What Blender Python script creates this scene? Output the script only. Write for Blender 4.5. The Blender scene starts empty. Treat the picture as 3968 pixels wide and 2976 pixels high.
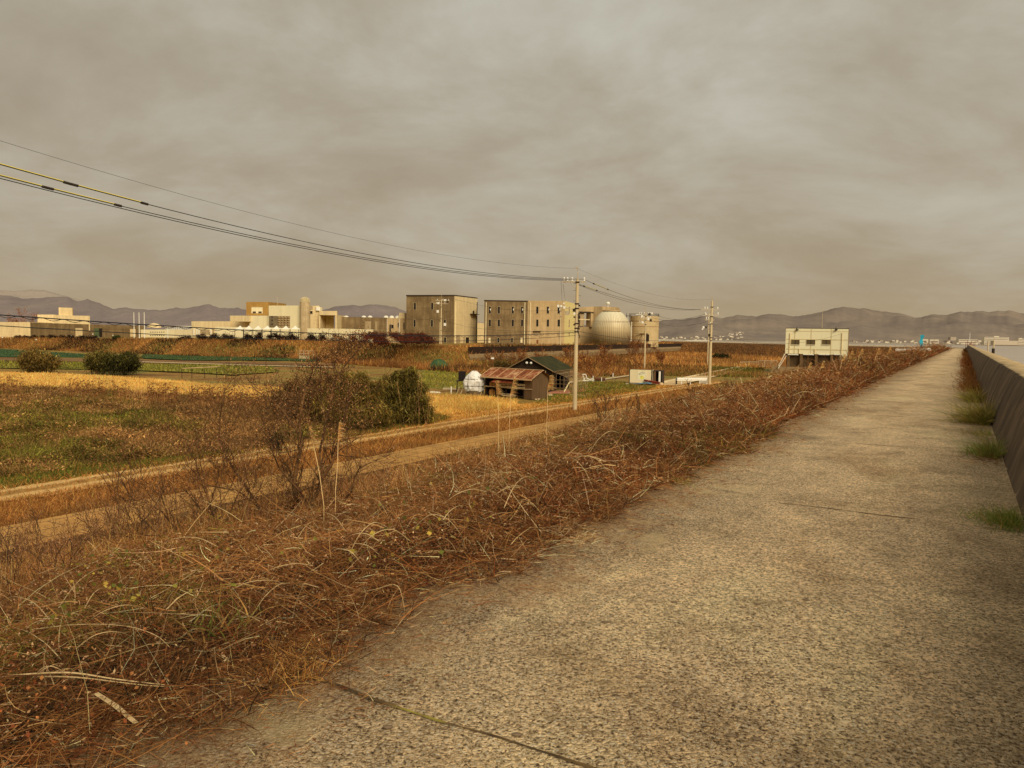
import bpy, math, random
import numpy as np
random.seed(7); rng = np.random.default_rng(11)
sc = bpy.context.scene
COL = sc.collection
PI = math.pi
# ------------------------------------------------------------------ camera model (photo pixels 3968 x 2976)
FPX = 2950.0; EYE = 6.4
_p = math.atan(188/2950); _r = math.atan(.016)
_F = np.array((0, math.cos(_p), -math.sin(_p))); _R0 = np.array((1., 0, 0)); _U0 = np.array((0, math.sin(_p), math.cos(_p)))
_R = math.cos(_r)*_R0 + math.sin(_r)*_U0; _U = -math.sin(_r)*_R0 + math.cos(_r)*_U0
CAM = np.array((0, 0, EYE))
def ray(px, py): return _F + (px-1984)/FPX*_R + (1488-py)/FPX*_U
def P(px, py, d):                      # point seen at a photo pixel, d metres ahead
    q = ray(px, py); return CAM + q*(d/q[1])
def G(px, py, z=0.0):                  # point on the level z
    q = ray(px, py); return CAM + q*((z-EYE)/q[2])
def PLN(px, py, A, B):                 # point on the vertical plane through A and B
    q = ray(px, py); n = np.array((-(B[1]-A[1]), B[0]-A[0], 0.))
    t = np.dot(np.array((A[0], A[1], 0))-CAM*np.array((1, 1, 0)), n)/np.dot(q, n); return CAM + q*t
TH = math.radians(30.6)
def UV(x, y): return y*math.sin(TH)-x*math.cos(TH), x*math.sin(TH)+y*math.cos(TH)
def XY(u, v): return v*math.sin(TH)-u*math.cos(TH), v*math.cos(TH)+u*math.sin(TH)
def lin(c): c = c/255.; return c/12.92 if c <= .04045 else ((c+.055)/1.055)**2.4
def S(r, g, b, k=1.0):                 # surface colour that shows as about this display colour in this light
    L = (.58, .52, .43)
    v = [max(.004, lin(c)/l*k) for c, l in zip((r, g, b), L)]; m = max(v)
    return tuple(x*min(1., .84/m) for x in v)
# ------------------------------------------------------------------ node materials
def newmat(name):
    m = bpy.data.materials.new(name); m.use_nodes = True; nt = m.node_tree; nt.nodes.clear()
    o = nt.nodes.new('ShaderNodeOutputMaterial'); b = nt.nodes.new('ShaderNodeBsdfPrincipled')
    nt.links.new(b.outputs[0], o.inputs[0]); b.inputs['Roughness'].default_value = .85
    try: b.inputs['Specular IOR Level'].default_value = .2
    except Exception: pass
    return m, nt, b
def nd(nt, t, ins=None, **kw):
    n = nt.nodes.new('ShaderNode'+t)
    for k, v in kw.items(): setattr(n, k, v)
    for k, v in (ins or {}).items():
        if hasattr(v, 'is_output') or isinstance(v, bpy.types.NodeSocket): nt.links.new(v, n.inputs[k])
        else: n.inputs[k].default_value = v
    return n
def coords(nt, scale=(1, 1, 1), rotz=0.0, loc=(0, 0, 0)):
    tc = nd(nt, 'TexCoord'); g = tc.outputs['Object']
    if rotz: g = nd(nt, 'Mapping', {'Vector': g, 'Rotation': (0, 0, rotz)}).outputs[0]
    return nd(nt, 'Mapping', {'Vector': g, 'Scale': scale, 'Location': loc}).outputs[0]
def noise(nt, vec, scale, detail=4, rough=.6, dist=0.):
    return nd(nt, 'TexNoise', {'Vector': vec, 'Scale': scale, 'Detail': detail, 'Roughness': rough, 'Distortion': dist}).outputs[0]
def ramp(nt, fac, stops):
    n = nd(nt, 'ValToRGB', {'Fac': fac}); e = n.color_ramp.elements
    while len(e) < len(stops): e.new(.5)
    for i, (p, c) in enumerate(stops): e[i].position = p; e[i].color = (*c, 1) if len(c) == 3 else c
    return n.outputs[0]
def mix(nt, fac, a, b, mode='MIX'):
    n = nt.nodes.new('ShaderNodeMix'); n.data_type = 'RGBA'; n.blend_type = mode
    for s, v in ((0, fac), (6, a), (7, b)):
        if isinstance(v, bpy.types.NodeSocket): nt.links.new(v, n.inputs[s])
        else: n.inputs[s].default_value = v if s == 0 else (*v, 1)
    return n.outputs[2]
def mth(nt, op, a, b=0.0, clamp=False):
    n = nt.nodes.new('ShaderNodeMath'); n.operation = op; n.use_clamp = clamp
    for i, v in enumerate((a, b)):
        if isinstance(v, bpy.types.NodeSocket): nt.links.new(v, n.inputs[i])
        else: n.inputs[i].default_value = v
    return n.outputs[0]
def bump(nt, b, h, strength=.3, dist=.02):
    n = nd(nt, 'Bump', {'Height': h, 'Strength': strength, 'Distance': dist}); nt.links.new(n.outputs[0], b.inputs['Normal'])
MATS = {}
def noisy(name, cols, scale=3., sc3=(1, 1, 1), detail=5, big=None, bigscale=.1, bigmix=.5, rough=.85, bmp=0., streak=0., metal=0., line=None):
    """mottled surface: cols ramp by noise; optional large blotches, vertical rain streaks, fine horizontal joint lines"""
    if name in MATS: return MATS[name]
    m, nt, b = newmat(name); v = coords(nt, sc3)
    n = len(cols); f = noise(nt, v, scale, detail, .65)
    c = ramp(nt, f, [(.28+.44*i/max(1, n-1), cols[i]) for i in range(n)]) if n > 1 else mix(nt, 0., cols[0], cols[0])
    if big: c = mix(nt, mth(nt, 'MULTIPLY', ramp(nt, noise(nt, coords(nt), bigscale, 3), [(.42, (0, 0, 0)), (.6, (1, 1, 1))]), bigmix), c, big)
    if streak:
        s = ramp(nt, noise(nt, coords(nt, (1.3, 1.3, .1)), 1.2, 5, .7), [(.40, (0, 0, 0)), (.72, (1, 1, 1))])
        c = mix(nt, mth(nt, 'MULTIPLY', s, streak), c, tuple(x*.42 for x in cols[0]))
    if line:
        sp, amt = line; sx = nd(nt, 'SeparateXYZ', {'Vector': coords(nt)}).outputs[2]
        fr = mth(nt, 'FRACT', mth(nt, 'DIVIDE', sx, sp)); ln = mth(nt, 'LESS_THAN', fr, .05)
        c = mix(nt, mth(nt, 'MULTIPLY', ln, amt), c, tuple(x*.35 for x in cols[0]))
    nt.links.new(c, b.inputs['Base Color']); b.inputs['Roughness'].default_value = rough; b.inputs['Metallic'].default_value = metal
    if bmp: bump(nt, b, f, bmp, .03)
    MATS[name] = m; return m
def attrmat(name, trans=.25, rough=.8):
    """plant matter: colour carried by each stem, broken up by fine noise"""
    if name in MATS: return MATS[name]
    m, nt, b = newmat(name); a = nd(nt, 'Attribute', attribute_name='Col').outputs[0]
    c = mix(nt, 1., a, ramp(nt, noise(nt, coords(nt), 9., 3), [(.3, (.72, .70, .66)), (.7, (1.18, 1.15, 1.1))]), 'MULTIPLY')
    nt.links.new(c, b.inputs['Base Color']); b.inputs['Roughness'].default_value = rough
    if trans:
        o = [n for n in nt.nodes if n.type == 'OUTPUT_MATERIAL'][0]
        t = nd(nt, 'BsdfTranslucent', {'Color': c}); ms = nd(nt, 'MixShader', {'Fac': trans, 1: b.outputs[0], 2: t.outputs[0]})
        nt.links.new(ms.outputs[0], o.inputs[0])
    MATS[name] = m; return m
# ------------------------------------------------------------------ objects
def tag(o, label=None, cat=None, group=None, kind=None):
    if label: o['label'] = label
    if cat: o['category'] = cat
    if group: o['group'] = group
    if kind: o['kind'] = kind
    return o
def thing(name, label, cat, loc=(0, 0, 0), group=None, rz=0.):
    o = bpy.data.objects.new(name, None); COL.objects.link(o); o.location = tuple(map(float, loc)); o.rotation_euler = (0, 0, rz)
    o.empty_display_size = .2; tag(o, label, cat, group); return o
def fastmesh(name, V, Fq, mat, parent=None, colors=None, smooth=False, local=False):
    """V (n,3); Fq (m,3) or (m,4) int array"""
    V = np.asarray(V, np.float32); Fq = np.asarray(Fq, np.int32); k = Fq.shape[1]
    if parent is not None and not local: V = V-np.array(parent.location, np.float32)
    me = bpy.data.meshes.new(name); me.vertices.add(len(V)); me.vertices.foreach_set('co', V.ravel())
    me.loops.add(Fq.size); me.loops.foreach_set('vertex_index', Fq.ravel())
    me.polygons.add(len(Fq)); me.polygons.foreach_set('loop_start', np.arange(0, Fq.size, k, dtype=np.int32))
    if smooth: me.polygons.foreach_set('use_smooth', np.ones(len(Fq), bool))
    me.update(calc_edges=True)
    if colors is not None:
        a = me.color_attributes.new('Col', 'FLOAT_COLOR', 'POINT'); c = np.ones((len(V), 4), np.float32); c[:, :3] = colors; a.data.foreach_set('color', c.ravel())
    me.materials.append(mat); o = bpy.data.objects.new(name, me); COL.objects.link(o)
    if parent is not None: o.parent = parent
    return o
class MB:
    def __init__(s): s.v = []; s.f = []
    def poly(s, pts):
        i = len(s.v); s.v += [tuple(map(float, p)) for p in pts]; s.f.append(tuple(range(i, i+len(pts)))); return s
    def prism(s, foot, z0, z1, z1b=None):
        """footprint polygon (xy) from z0 to z1 (z1 may be a list, one per corner)"""
        n = len(foot); i = len(s.v); zt = z1 if hasattr(z1, '__len__') else [z1]*n; zb = z0 if hasattr(z0, '__len__') else [z0]*n
        s.v += [(float(p[0]), float(p[1]), float(z)) for p, z in zip(foot, zb)]+[(float(p[0]), float(p[1]), float(z)) for p, z in zip(foot, zt)]
        s.f.append(tuple(range(i+n-1, i-1, -1))); s.f.append(tuple(range(i+n, i+2*n)))
        for a in range(n): b = (a+1) % n; s.f.append((i+a, i+b, i+n+b, i+n+a))
        return s
    def box(s, c, size, rz=0.):
        cx, cy, cz = c; x, y, z = (q/2 for q in size); co, si = math.cos(rz), math.sin(rz)
        return s.prism([(cx+a*co-b*si, cy+a*si+b*co) for a, b in ((-x, -y), (x, -y), (x, y), (-x, y))], cz-z, cz+z)
    def tube(s, p0, p1, r0, r1=None, n=8, cap=True):
        r1 = r0 if r1 is None else r1; p0 = np.array(p0, float); p1 = np.array(p1, float); d = p1-p0; d /= (np.linalg.norm(d)+1e-9)
        a = np.cross(d, (0, 0, 1) if abs(d[2]) < .9 else (1, 0, 0)); a /= np.linalg.norm(a); b = np.cross(d, a); i = len(s.v)
        for p, r in ((p0, r0), (p1, r1)):
            for k in range(n): t = 2*PI*k/n; s.v.append(tuple(p+r*(math.cos(t)*a+math.sin(t)*b)))
        for k in range(n): q = (k+1) % n; s.f.append((i+k, i+q, i+n+q, i+n+k))
        if cap: s.f.append(tuple(range(i+n-1, i-1, -1))); s.f.append(tuple(range(i+n, i+2*n)))
        return s
    def path(s, pts, r, n=6):
        for a, b in zip(pts[:-1], pts[1:]): s.tube(a, b, r, n=n)
        return s
    def lathe(s, c, prof, n=24, sx=1., sy=1.):
        i = len(s.v)
        for r, z in prof:
            for k in range(n): t = 2*PI*k/n; s.v.append((c[0]+r*math.cos(t)*sx, c[1]+r*math.sin(t)*sy, c[2]+z))
        for j in range(len(prof)-1):
            for k in range(n): q = (k+1) % n; s.f.append((i+j*n+k, i+j*n+q, i+(j+1)*n+q, i+(j+1)*n+k))
        s.f.append(tuple(range(i+n-1, i-1, -1))); m = i+(len(prof)-1)*n; s.f.append(tuple(range(m, m+n))); return s
    def build(s, name, mat, parent=None, local=False, smooth=False, bevel=0.):
        V = np.array(s.v, float)
        if parent is not None and not local: V = V-np.array(parent.location)
        me = bpy.data.meshes.new(name); me.from_pydata([tuple(v) for v in V], [], s.f); me.update(); me.materials.append(mat)
        if smooth:
            for p in me.polygons: p.use_smooth = True
        o = bpy.data.objects.new(name, me); COL.objects.link(o)
        if parent is not None: o.parent = parent
        if bevel: b = o.modifiers.new('b', 'BEVEL'); b.width = bevel; b.segments = 2
        if smooth:
            try: e = o.modifiers.new('e', 'EDGE_SPLIT'); e.split_angle = math.radians(40)
            except Exception: pass
        return o
# ------------------------------------------------------------------ plants: ribbons and tubes in bulk
def unit(a): return a/(np.linalg.norm(a, axis=-1, keepdims=True)+1e-9)
def ribbons(base, dirs, L, W, bend, segs, colors, tip=.15, tipcol=None):
    N = len(base); dirs = unit(dirs); side = unit(np.cross(dirs, rng.normal(size=(N, 3))))
    t = np.linspace(0, 1, segs+1); V = np.empty((N, segs+1, 2, 3), np.float32)
    for k, tt in enumerate(t):
        p = base+dirs*(L*tt)[:, None]+bend*((L*tt*tt)[:, None]); w = (W*(1-(1-tip)*tt)*.5)[:, None]
        V[:, k, 0] = p-side*w; V[:, k, 1] = p+side*w
    idx = (np.arange(N)*(2*(segs+1)))[:, None]; q = []
    for k in range(segs): q.append(np.stack([idx[:, 0]+2*k, idx[:, 0]+2*k+1, idx[:, 0]+2*k+3, idx[:, 0]+2*k+2], 1))
    C = np.repeat(colors[:, None, :], 2*(segs+1), 1).astype(np.float32)
    return V.reshape(-1, 3), np.concatenate(q), C.reshape(-1, 3)
def leaves(pos, size, colors, aspect=.5, up=None, wsc=1.):
    N = len(pos); d = unit(rng.normal(size=(N, 3)) if up is None else rng.normal(size=(N, 3))*.6+up); s = unit(np.cross(d, rng.normal(size=(N, 3))))
    a = d*size[:, None]; b = s*(size*aspect)[:, None]
    V = np.stack([pos-a*.5, pos+b*.5, pos+a*.5, pos-b*.5], 1).astype(np.float32)
    idx = (np.arange(N)*4)[:, None]+np.arange(4)[None]
    return V.reshape(-1, 3), idx, np.repeat(colors[:, None, :], 4, 1).reshape(-1, 3)
def tubes(P0, P1, R0, R1, n=5, colors=None):
    N = len(P0); d = unit(P1-P0); h = np.tile(np.array([0., 0, 1]), (N, 1)); h[np.abs(d[:, 2]) > .9] = (1, 0, 0)
    a = unit(np.cross(d, h)); b = np.cross(d, a); V = np.empty((N, 2, n, 3), np.float32)
    for k in range(n):
        t = 2*PI*k/n; o = math.cos(t)*a+math.sin(t)*b; V[:, 0, k] = P0+o*R0[:, None]; V[:, 1, k] = P1+o*R1[:, None]
    idx = np.arange(N)*2*n; q = []
    for k in range(n): m = (k+1) % n; q.append(np.stack([idx+k, idx+m, idx+n+m, idx+n+k], 1))
    C = None if colors is None else np.repeat(colors[:, None, :], 2*n, 1).reshape(-1, 3)
    return V.reshape(-1, 3), np.concatenate(q), C
def merge(parts):
    V, F, C, o = [], [], [], 0
    for v, f, c in parts: V.append(v); F.append(f+o); C.append(c); o += len(v)
    return np.concatenate(V), np.concatenate(F), np.concatenate(C)
def pick(pal, n, jit=.18):
    pal = np.array([p[:3] for p in pal]); c = pal[rng.integers(0, len(pal), n)]
    return np.clip(c*np.array((1.02, .90, .80))*np.exp(rng.normal(size=(n, 1))*jit*1.25)*(1+rng.normal(size=(n, 3))*.03), .004, .85)
def vnoise(x, y, s, seed=0):
    """cheap smooth value noise 0..1"""
    x = np.asarray(x, float)/s; y = np.asarray(y, float)/s; xi = np.floor(x).astype(np.int64); yi = np.floor(y).astype(np.int64); fx = x-xi; fy = y-yi
    fx = fx*fx*(3-2*fx); fy = fy*fy*(3-2*fy)
    def h(a, b):
        n = (a*374761393+b*668265263+seed*974711) & 0x7fffffff; n = ((n ^ (n >> 13))*1274126177) & 0x7fffffff; return ((n ^ (n >> 16)) & 0xffff)/65535.
    return (h(xi, yi)*(1-fx)+h(xi+1, yi)*fx)*(1-fy)+(h(xi, yi+1)*(1-fx)+h(xi+1, yi+1)*fx)*fy
def sstep(a, b, x): t = np.clip((x-a)/(b-a), 0, 1); return t*t*(3-2*t)
# ------------------------------------------------------------------ levee line
ROADZ = 4.8
_pts = [XY(0, v) for v in np.arange(-60, 226, 5.)]
_x, _y = _pts[-1]; _a = TH
for k in range(10):
    _a -= math.radians(4.6); _x += 2.6*math.sin(_a); _y += 2.6*math.cos(_a); _pts.append((_x, _y))
for k in range(24):
    _x += 8*math.sin(_a); _y += 8*math.cos(_a); _pts.append((_x, _y))
for k in range(20):
    _a -= math.radians(2.6); _x += 14*math.sin(_a); _y += 14*math.cos(_a); _pts.append((_x, _y))
LINE = np.array(_pts)
_tan = np.gradient(LINE, axis=0); _tan = unit(_tan); LNRM = np.stack([-_tan[:, 1], _tan[:, 0]], 1)   # points to the land side
LARC = np.concatenate([[0], np.cumsum(np.linalg.norm(np.diff(LINE, axis=0), axis=1))])-60
def sdist(x, y):
    x = np.asarray(x, float).ravel(); y = np.asarray(y, float).ravel(); out = np.empty(len(x)); A = LINE[:-1]; D = LINE[1:]-A; L2 = (D**2).sum(1)
    for i in range(0, len(x), 20000):
        p = np.stack([x[i:i+20000], y[i:i+20000]], 1)[:, None]; w = p-A[None]; t = np.clip((w*D).sum(2)/L2, 0, 1); e = w-t[..., None]*D; q = np.sqrt((e**2).sum(2))
        j = q.argmin(1); r = np.arange(len(j)); cr = D[j, 0]*w[r, j, 1]-D[j, 1]*w[r, j, 0]; out[i:i+20000] = np.sign(cr)*q[r, j]
    return out
def toe(v): return np.interp(v, [-60, 170, 225, 260], [20.5, 20.5, 15., 14.])
def bankz(s, v):
    """height of the land-side bank of the levee"""
    t = np.clip((s-3.0)/(toe(v)-3.0), 0, 1); return np.where(s <= 3.0, ROADZ-.02, (ROADZ-.02)*(1-t)-.15*t)
def sweep(prof, v0, v1, z=None):
    """sheet along the levee; prof = [(offset, z)...]; offset > 0 is the land side"""
    k = np.where((LARC >= v0-1e-3) & (LARC <= v1+1e-3))[0]; V = []; n = len(prof)
    for i in k:
        for s, zz in prof:
            zz = zz(LARC[i]) if callable(zz) else zz; V.append((*(LINE[i]+LNRM[i]*s), zz))
    F = [(a*n+b, (a+1)*n+b, (a+1)*n+b+1, a*n+b+1) for a in range(len(k)-1) for b in range(n-1)]
    return np.array(V), np.array(F)
# ------------------------------------------------------------------ the facility's raised platform, as a function of bearing
_PX = np.array([-3000, -400, 0, 500, 700, 1200, 1500, 1600, 1816, 1960, 2100, 2230, 2367, 2500, 2600, 2696, 2760, 9000.])
_PD = np.array([250, 250, 250, 215, 205, 195, 172, 160, 152.5, 169.5, 188.5, 211.5, 243.5, 287, 330, 380, 400, 400.])
_PZ = np.array([2.7, 2.7, 2.7, 3.4, 3.6, 4.0, 3.8, 3.7, 3.9, 3.9, 3.9, 3.9, 3.9, 3.9, 3.9, 3.9, 0, 0.])
def tz(x, y):
    x = np.asarray(x, float); y = np.asarray(y, float); px = np.where(y > 5, 1984+FPX*x/np.maximum(y, 5), np.where(x < 0, -3000, 9000))
    d = np.interp(px, _PX, _PD); zt = np.interp(px, _PX, _PZ); z = sstep(0, 1, (y-(d-13))/13)*zt
    u, v = UV(x, y); can = sstep(20.2, 21.5, u)*(1-sstep(27, 29.5, u+1.5*(vnoise(v, 0*v, 6, 5)-.5)))*sstep(84, 92, v)*(1-sstep(158, 163, v))
    z = z-1.3*can
    return z
def gz(x, y):
    """ground level incl. the levee's land side"""
    u, v = UV(np.asarray(x, float), np.asarray(y, float)); return np.where((u < 20.5) & (v < 190), bankz(u, v), tz(x, y))
# ================================================================== world, light, camera
cam = bpy.data.cameras.new('camera'); co = bpy.data.objects.new('camera', cam); COL.objects.link(co); sc.camera = co
cam.sensor_width = 36; cam.lens = 36*FPX/3968; cam.clip_start = .05; cam.clip_end = 20000
from mathutils import Matrix
M = Matrix.Identity(4)
for i in range(3): M[i][0] = _R[i]; M[i][1] = _U[i]; M[i][2] = -_F[i]; M[i][3] = CAM[i]
co.matrix_world = M
sc.view_settings.view_transform = 'Standard'; sc.view_settings.look = 'None'; sc.view_settings.exposure = 0
SUN_AZ = math.radians(154); SUN_EL = math.radians(34)     # azimuth measured from +y towards +x
sd = np.array((math.sin(SUN_AZ)*math.cos(SUN_EL), math.cos(SUN_AZ)*math.cos(SUN_EL), math.sin(SUN_EL)))
sl = bpy.data.lights.new('sun', 'SUN'); sl.energy = 2.9; sl.angle = math.radians(32); sl.color = (1., .87, .67)
so = bpy.data.objects.new('sun', sl); COL.objects.link(so)
from mathutils import Vector
so.rotation_euler = Vector(tuple(-sd)).to_track_quat('-Z', 'Y').to_euler()
w = bpy.data.worlds.new('World'); sc.world = w; w.use_nodes = True; nt = w.node_tree; nt.nodes.clear()
out = nt.nodes.new('ShaderNodeOutputWorld'); sky = nt.nodes.new('ShaderNodeTexSky'); sky.sky_type = 'NISHITA'; sky.sun_disc = False
sky.sun_elevation = SUN_EL; sky.sun_rotation = SUN_AZ; sky.dust_density = 4.
b1 = nd(nt, 'Background', {'Color': sky.outputs[0], 'Strength': .05}); tcd = nd(nt, 'TexCoord').outputs['Generated']
sp = nd(nt, 'SeparateXYZ', {'Vector': tcd}); zz = mth(nt, 'MAXIMUM', sp.outputs[2], 0.0); dn = mth(nt, 'ADD', zz, .30)
cx = mth(nt, 'DIVIDE', sp.outputs[0], dn); cy = mth(nt, 'DIVIDE', sp.outputs[1], dn)
cv = nd(nt, 'CombineXYZ', {'X': cx, 'Y': cy, 'Z': 0.3}).outputs[0]
cv1 = nd(nt, 'Mapping', {'Vector': cv, 'Scale': (.8, 1.0, 1), 'Rotation': (0, 0, .5), 'Location': (1.3, .6, 0)}).outputs[0]
n1 = noise(nt, cv1, 1.8, 9, .6, .3); n2 = noise(nt, nd(nt, 'Mapping', {'Vector': cv, 'Scale': (1., 1., 1), 'Rotation': (0, 0, -.5), 'Location': (4., 2., 0)}).outputs[0], 3.2, 6, .6, .2)
nn = mth(nt, 'ADD', mth(nt, 'MULTIPLY', n1, .8), mth(nt, 'MULTIPLY', n2, .2))
def L3(r, g, b): return (lin(r), lin(g), lin(b))
clo = ramp(nt, nn, [(.33, L3(156, 143, 123)), (.44, L3(168, 157, 138)), (.53, L3(181, 174, 158)), (.64, L3(196, 193, 180))])
grad = ramp(nt, zz, [(0., L3(174, 150, 112)), (.07, L3(167, 147, 115)), (.2, L3(172, 158, 132)), (.42, L3(182, 177, 158))])
col = mix(nt, ramp(nt, zz, [(0., (.18, .18, .18)), (.10, (.5, .5, .5)), (.3, (.8, .8, .8))]), grad, clo)
# cloud layer mixed over the sky texture at even strength
b2 = nd(nt, 'Background', {'Color': col, 'Strength': 1.07}); ad = nd(nt, 'AddShader', {0: b1.outputs[0], 1: b2.outputs[0]})
mx = nd(nt, 'MixShader', {'Fac': .93, 1: b1.outputs[0], 2: b2.outputs[0]}); nt.links.new(mx.outputs[0], out.inputs[0])
# ================================================================== the setting
st = lambda o: tag(o, kind='structure')
# --- ground (one polar sheet, fine where it shows)
ang = np.concatenate([np.arange(-48, 46, .25), np.arange(46, 312, 3.)]); ang = np.radians(ang)
rad = np.concatenate([[.01], np.geomspace(1.5, 70, 60), np.arange(71.5, 420, 1.9), np.geomspace(424, 2700, 26)])
AA, RR = np.meshgrid(ang, rad); gx = RR*np.sin(AA); gy = RR*np.cos(AA); sdv = sdist(gx, gy).reshape(gx.shape)
gzv = tz(gx, gy)+(vnoise(gx, gy, 3.1, 1)-.5)*.10*sstep(24, 36, sdv)+(vnoise(gx, gy, 14, 2)-.5)*.18*sstep(36, 60, sdv)-.05
gzv = np.where(sdv < 12, -4., gzv); na, nr = len(ang), len(rad)
i = np.arange(nr-1)[:, None]*na; j = np.arange(na)[None]; j2 = (j+1) % na
Fq = np.stack([(i+j), (i+j2), (i+na+j2), (i+na+j)], -1).reshape(-1, 4)
m, nt, b = newmat('field ground'); vv = coords(nt)
c1 = ramp(nt, noise(nt, vv, .09, 5, .6), [(.36, S(96, 66, 26)), (.46, S(122, 88, 38)), (.55, S(112, 92, 36)), (.66, S(84, 78, 30))])
c2 = ramp(nt, noise(nt, vv, 2.5, 6, .75), [(.3, (.45, .42, .38)), (.5, (.95, .95, .95)), (.7, (1.45, 1.4, 1.3))])
nt.links.new(mix(nt, 1., c1, c2, 'MULTIPLY'), b.inputs['Base Color']); bump(nt, b, noise(nt, vv, 3.5, 6, .7), .8, .15)
st(fastmesh('ground', np.stack([gx, gy, gzv], -1).reshape(-1, 3), Fq, m, smooth=True))
# --- water, far shore land
def disc(name, r0, r1, z, mat, n=180, rs=6):
    a = np.linspace(0, 2*PI, n, endpoint=False); r = np.geomspace(r0, r1, rs) if r0 > 0 else np.concatenate([[.01], np.geomspace(20, r1, rs)])
    A, Rr = np.meshgrid(a, r); V = np.stack([Rr*np.cos(A), Rr*np.sin(A), np.full_like(A, z)], -1).reshape(-1, 3)
    i = np.arange(len(r)-1)[:, None]*n; j = np.arange(n)[None]; F = np.stack([(i+j), (i+(j+1) % n), (i+n+(j+1) % n), (i+n+j)], -1).reshape(-1, 4)
    return fastmesh(name, V, F, mat)
m, nt, b = newmat('estuary water'); vv = coords(nt, (1, .35, 1), .6)
bc = ramp(nt, noise(nt, coords(nt, (.004, .02, 1)), 1., 5), [(.35, S(128, 110, 86)), (.65, S(150, 130, 104))]); nt.links.new(bc, b.inputs['Base Color'])
b.inputs['Roughness'].default_value = .16; b.inputs['Specular IOR Level'].default_value = .5; bump(nt, b, noise(nt, vv, 1.6, 5, .7), .25, .06)
st(disc('water', 0, 2750, -.45, m))
st(disc('far_land', 2600, 11000, 1.2, noisy('far plain', [S(110, 92, 66), S(128, 110, 82)], .01), rs=8))
# --- levee body, road, joints
lm, nt, b = newmat('levee earth'); vv = coords(nt)
c1 = ramp(nt, noise(nt, vv, .8, 6, .7), [(.3, S(46, 29, 13)), (.5, S(72, 48, 22)), (.7, S(100, 70, 34))]); nt.links.new(c1, b.inputs['Base Color']); bump(nt, b, noise(nt, vv, 5, 6, .7), 1., .2)
V, F = sweep([(-9, -4), (-1.2, 4.2), (-.9, ROADZ-.03), (3.0, ROADZ-.03)]+[((lambda q: q)(0), 0)]*0, -60, 900)
k = len(LARC); prof_t = np.linspace(0, 1, 9); VV = []
for i in range(k):
    for s, z in ((-9, -4), (-1.2, 4.2), (-.9, ROADZ-.03), (3.0, ROADZ-.03)): VV.append((*(LINE[i]+LNRM[i]*s), z))
    for t in prof_t[1:]:
        s = 3+t*(toe(LARC[i])-3); n_ = vnoise(LARC[i], s, 2.6, 3)-.5; VV.append((*(LINE[i]+LNRM[i]*s), (ROADZ-.02)*(1-t)-.15*t+n_*.35*math.sin(PI*t)))
n = 12; F = np.array([(a*n+b_, (a+1)*n+b_, (a+1)*n+b_+1, a*n+b_+1) for a in range(k-1) for b_ in range(n-1)])
st(fastmesh('levee_terrain', np.array(VV), F, lm, smooth=True))
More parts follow.
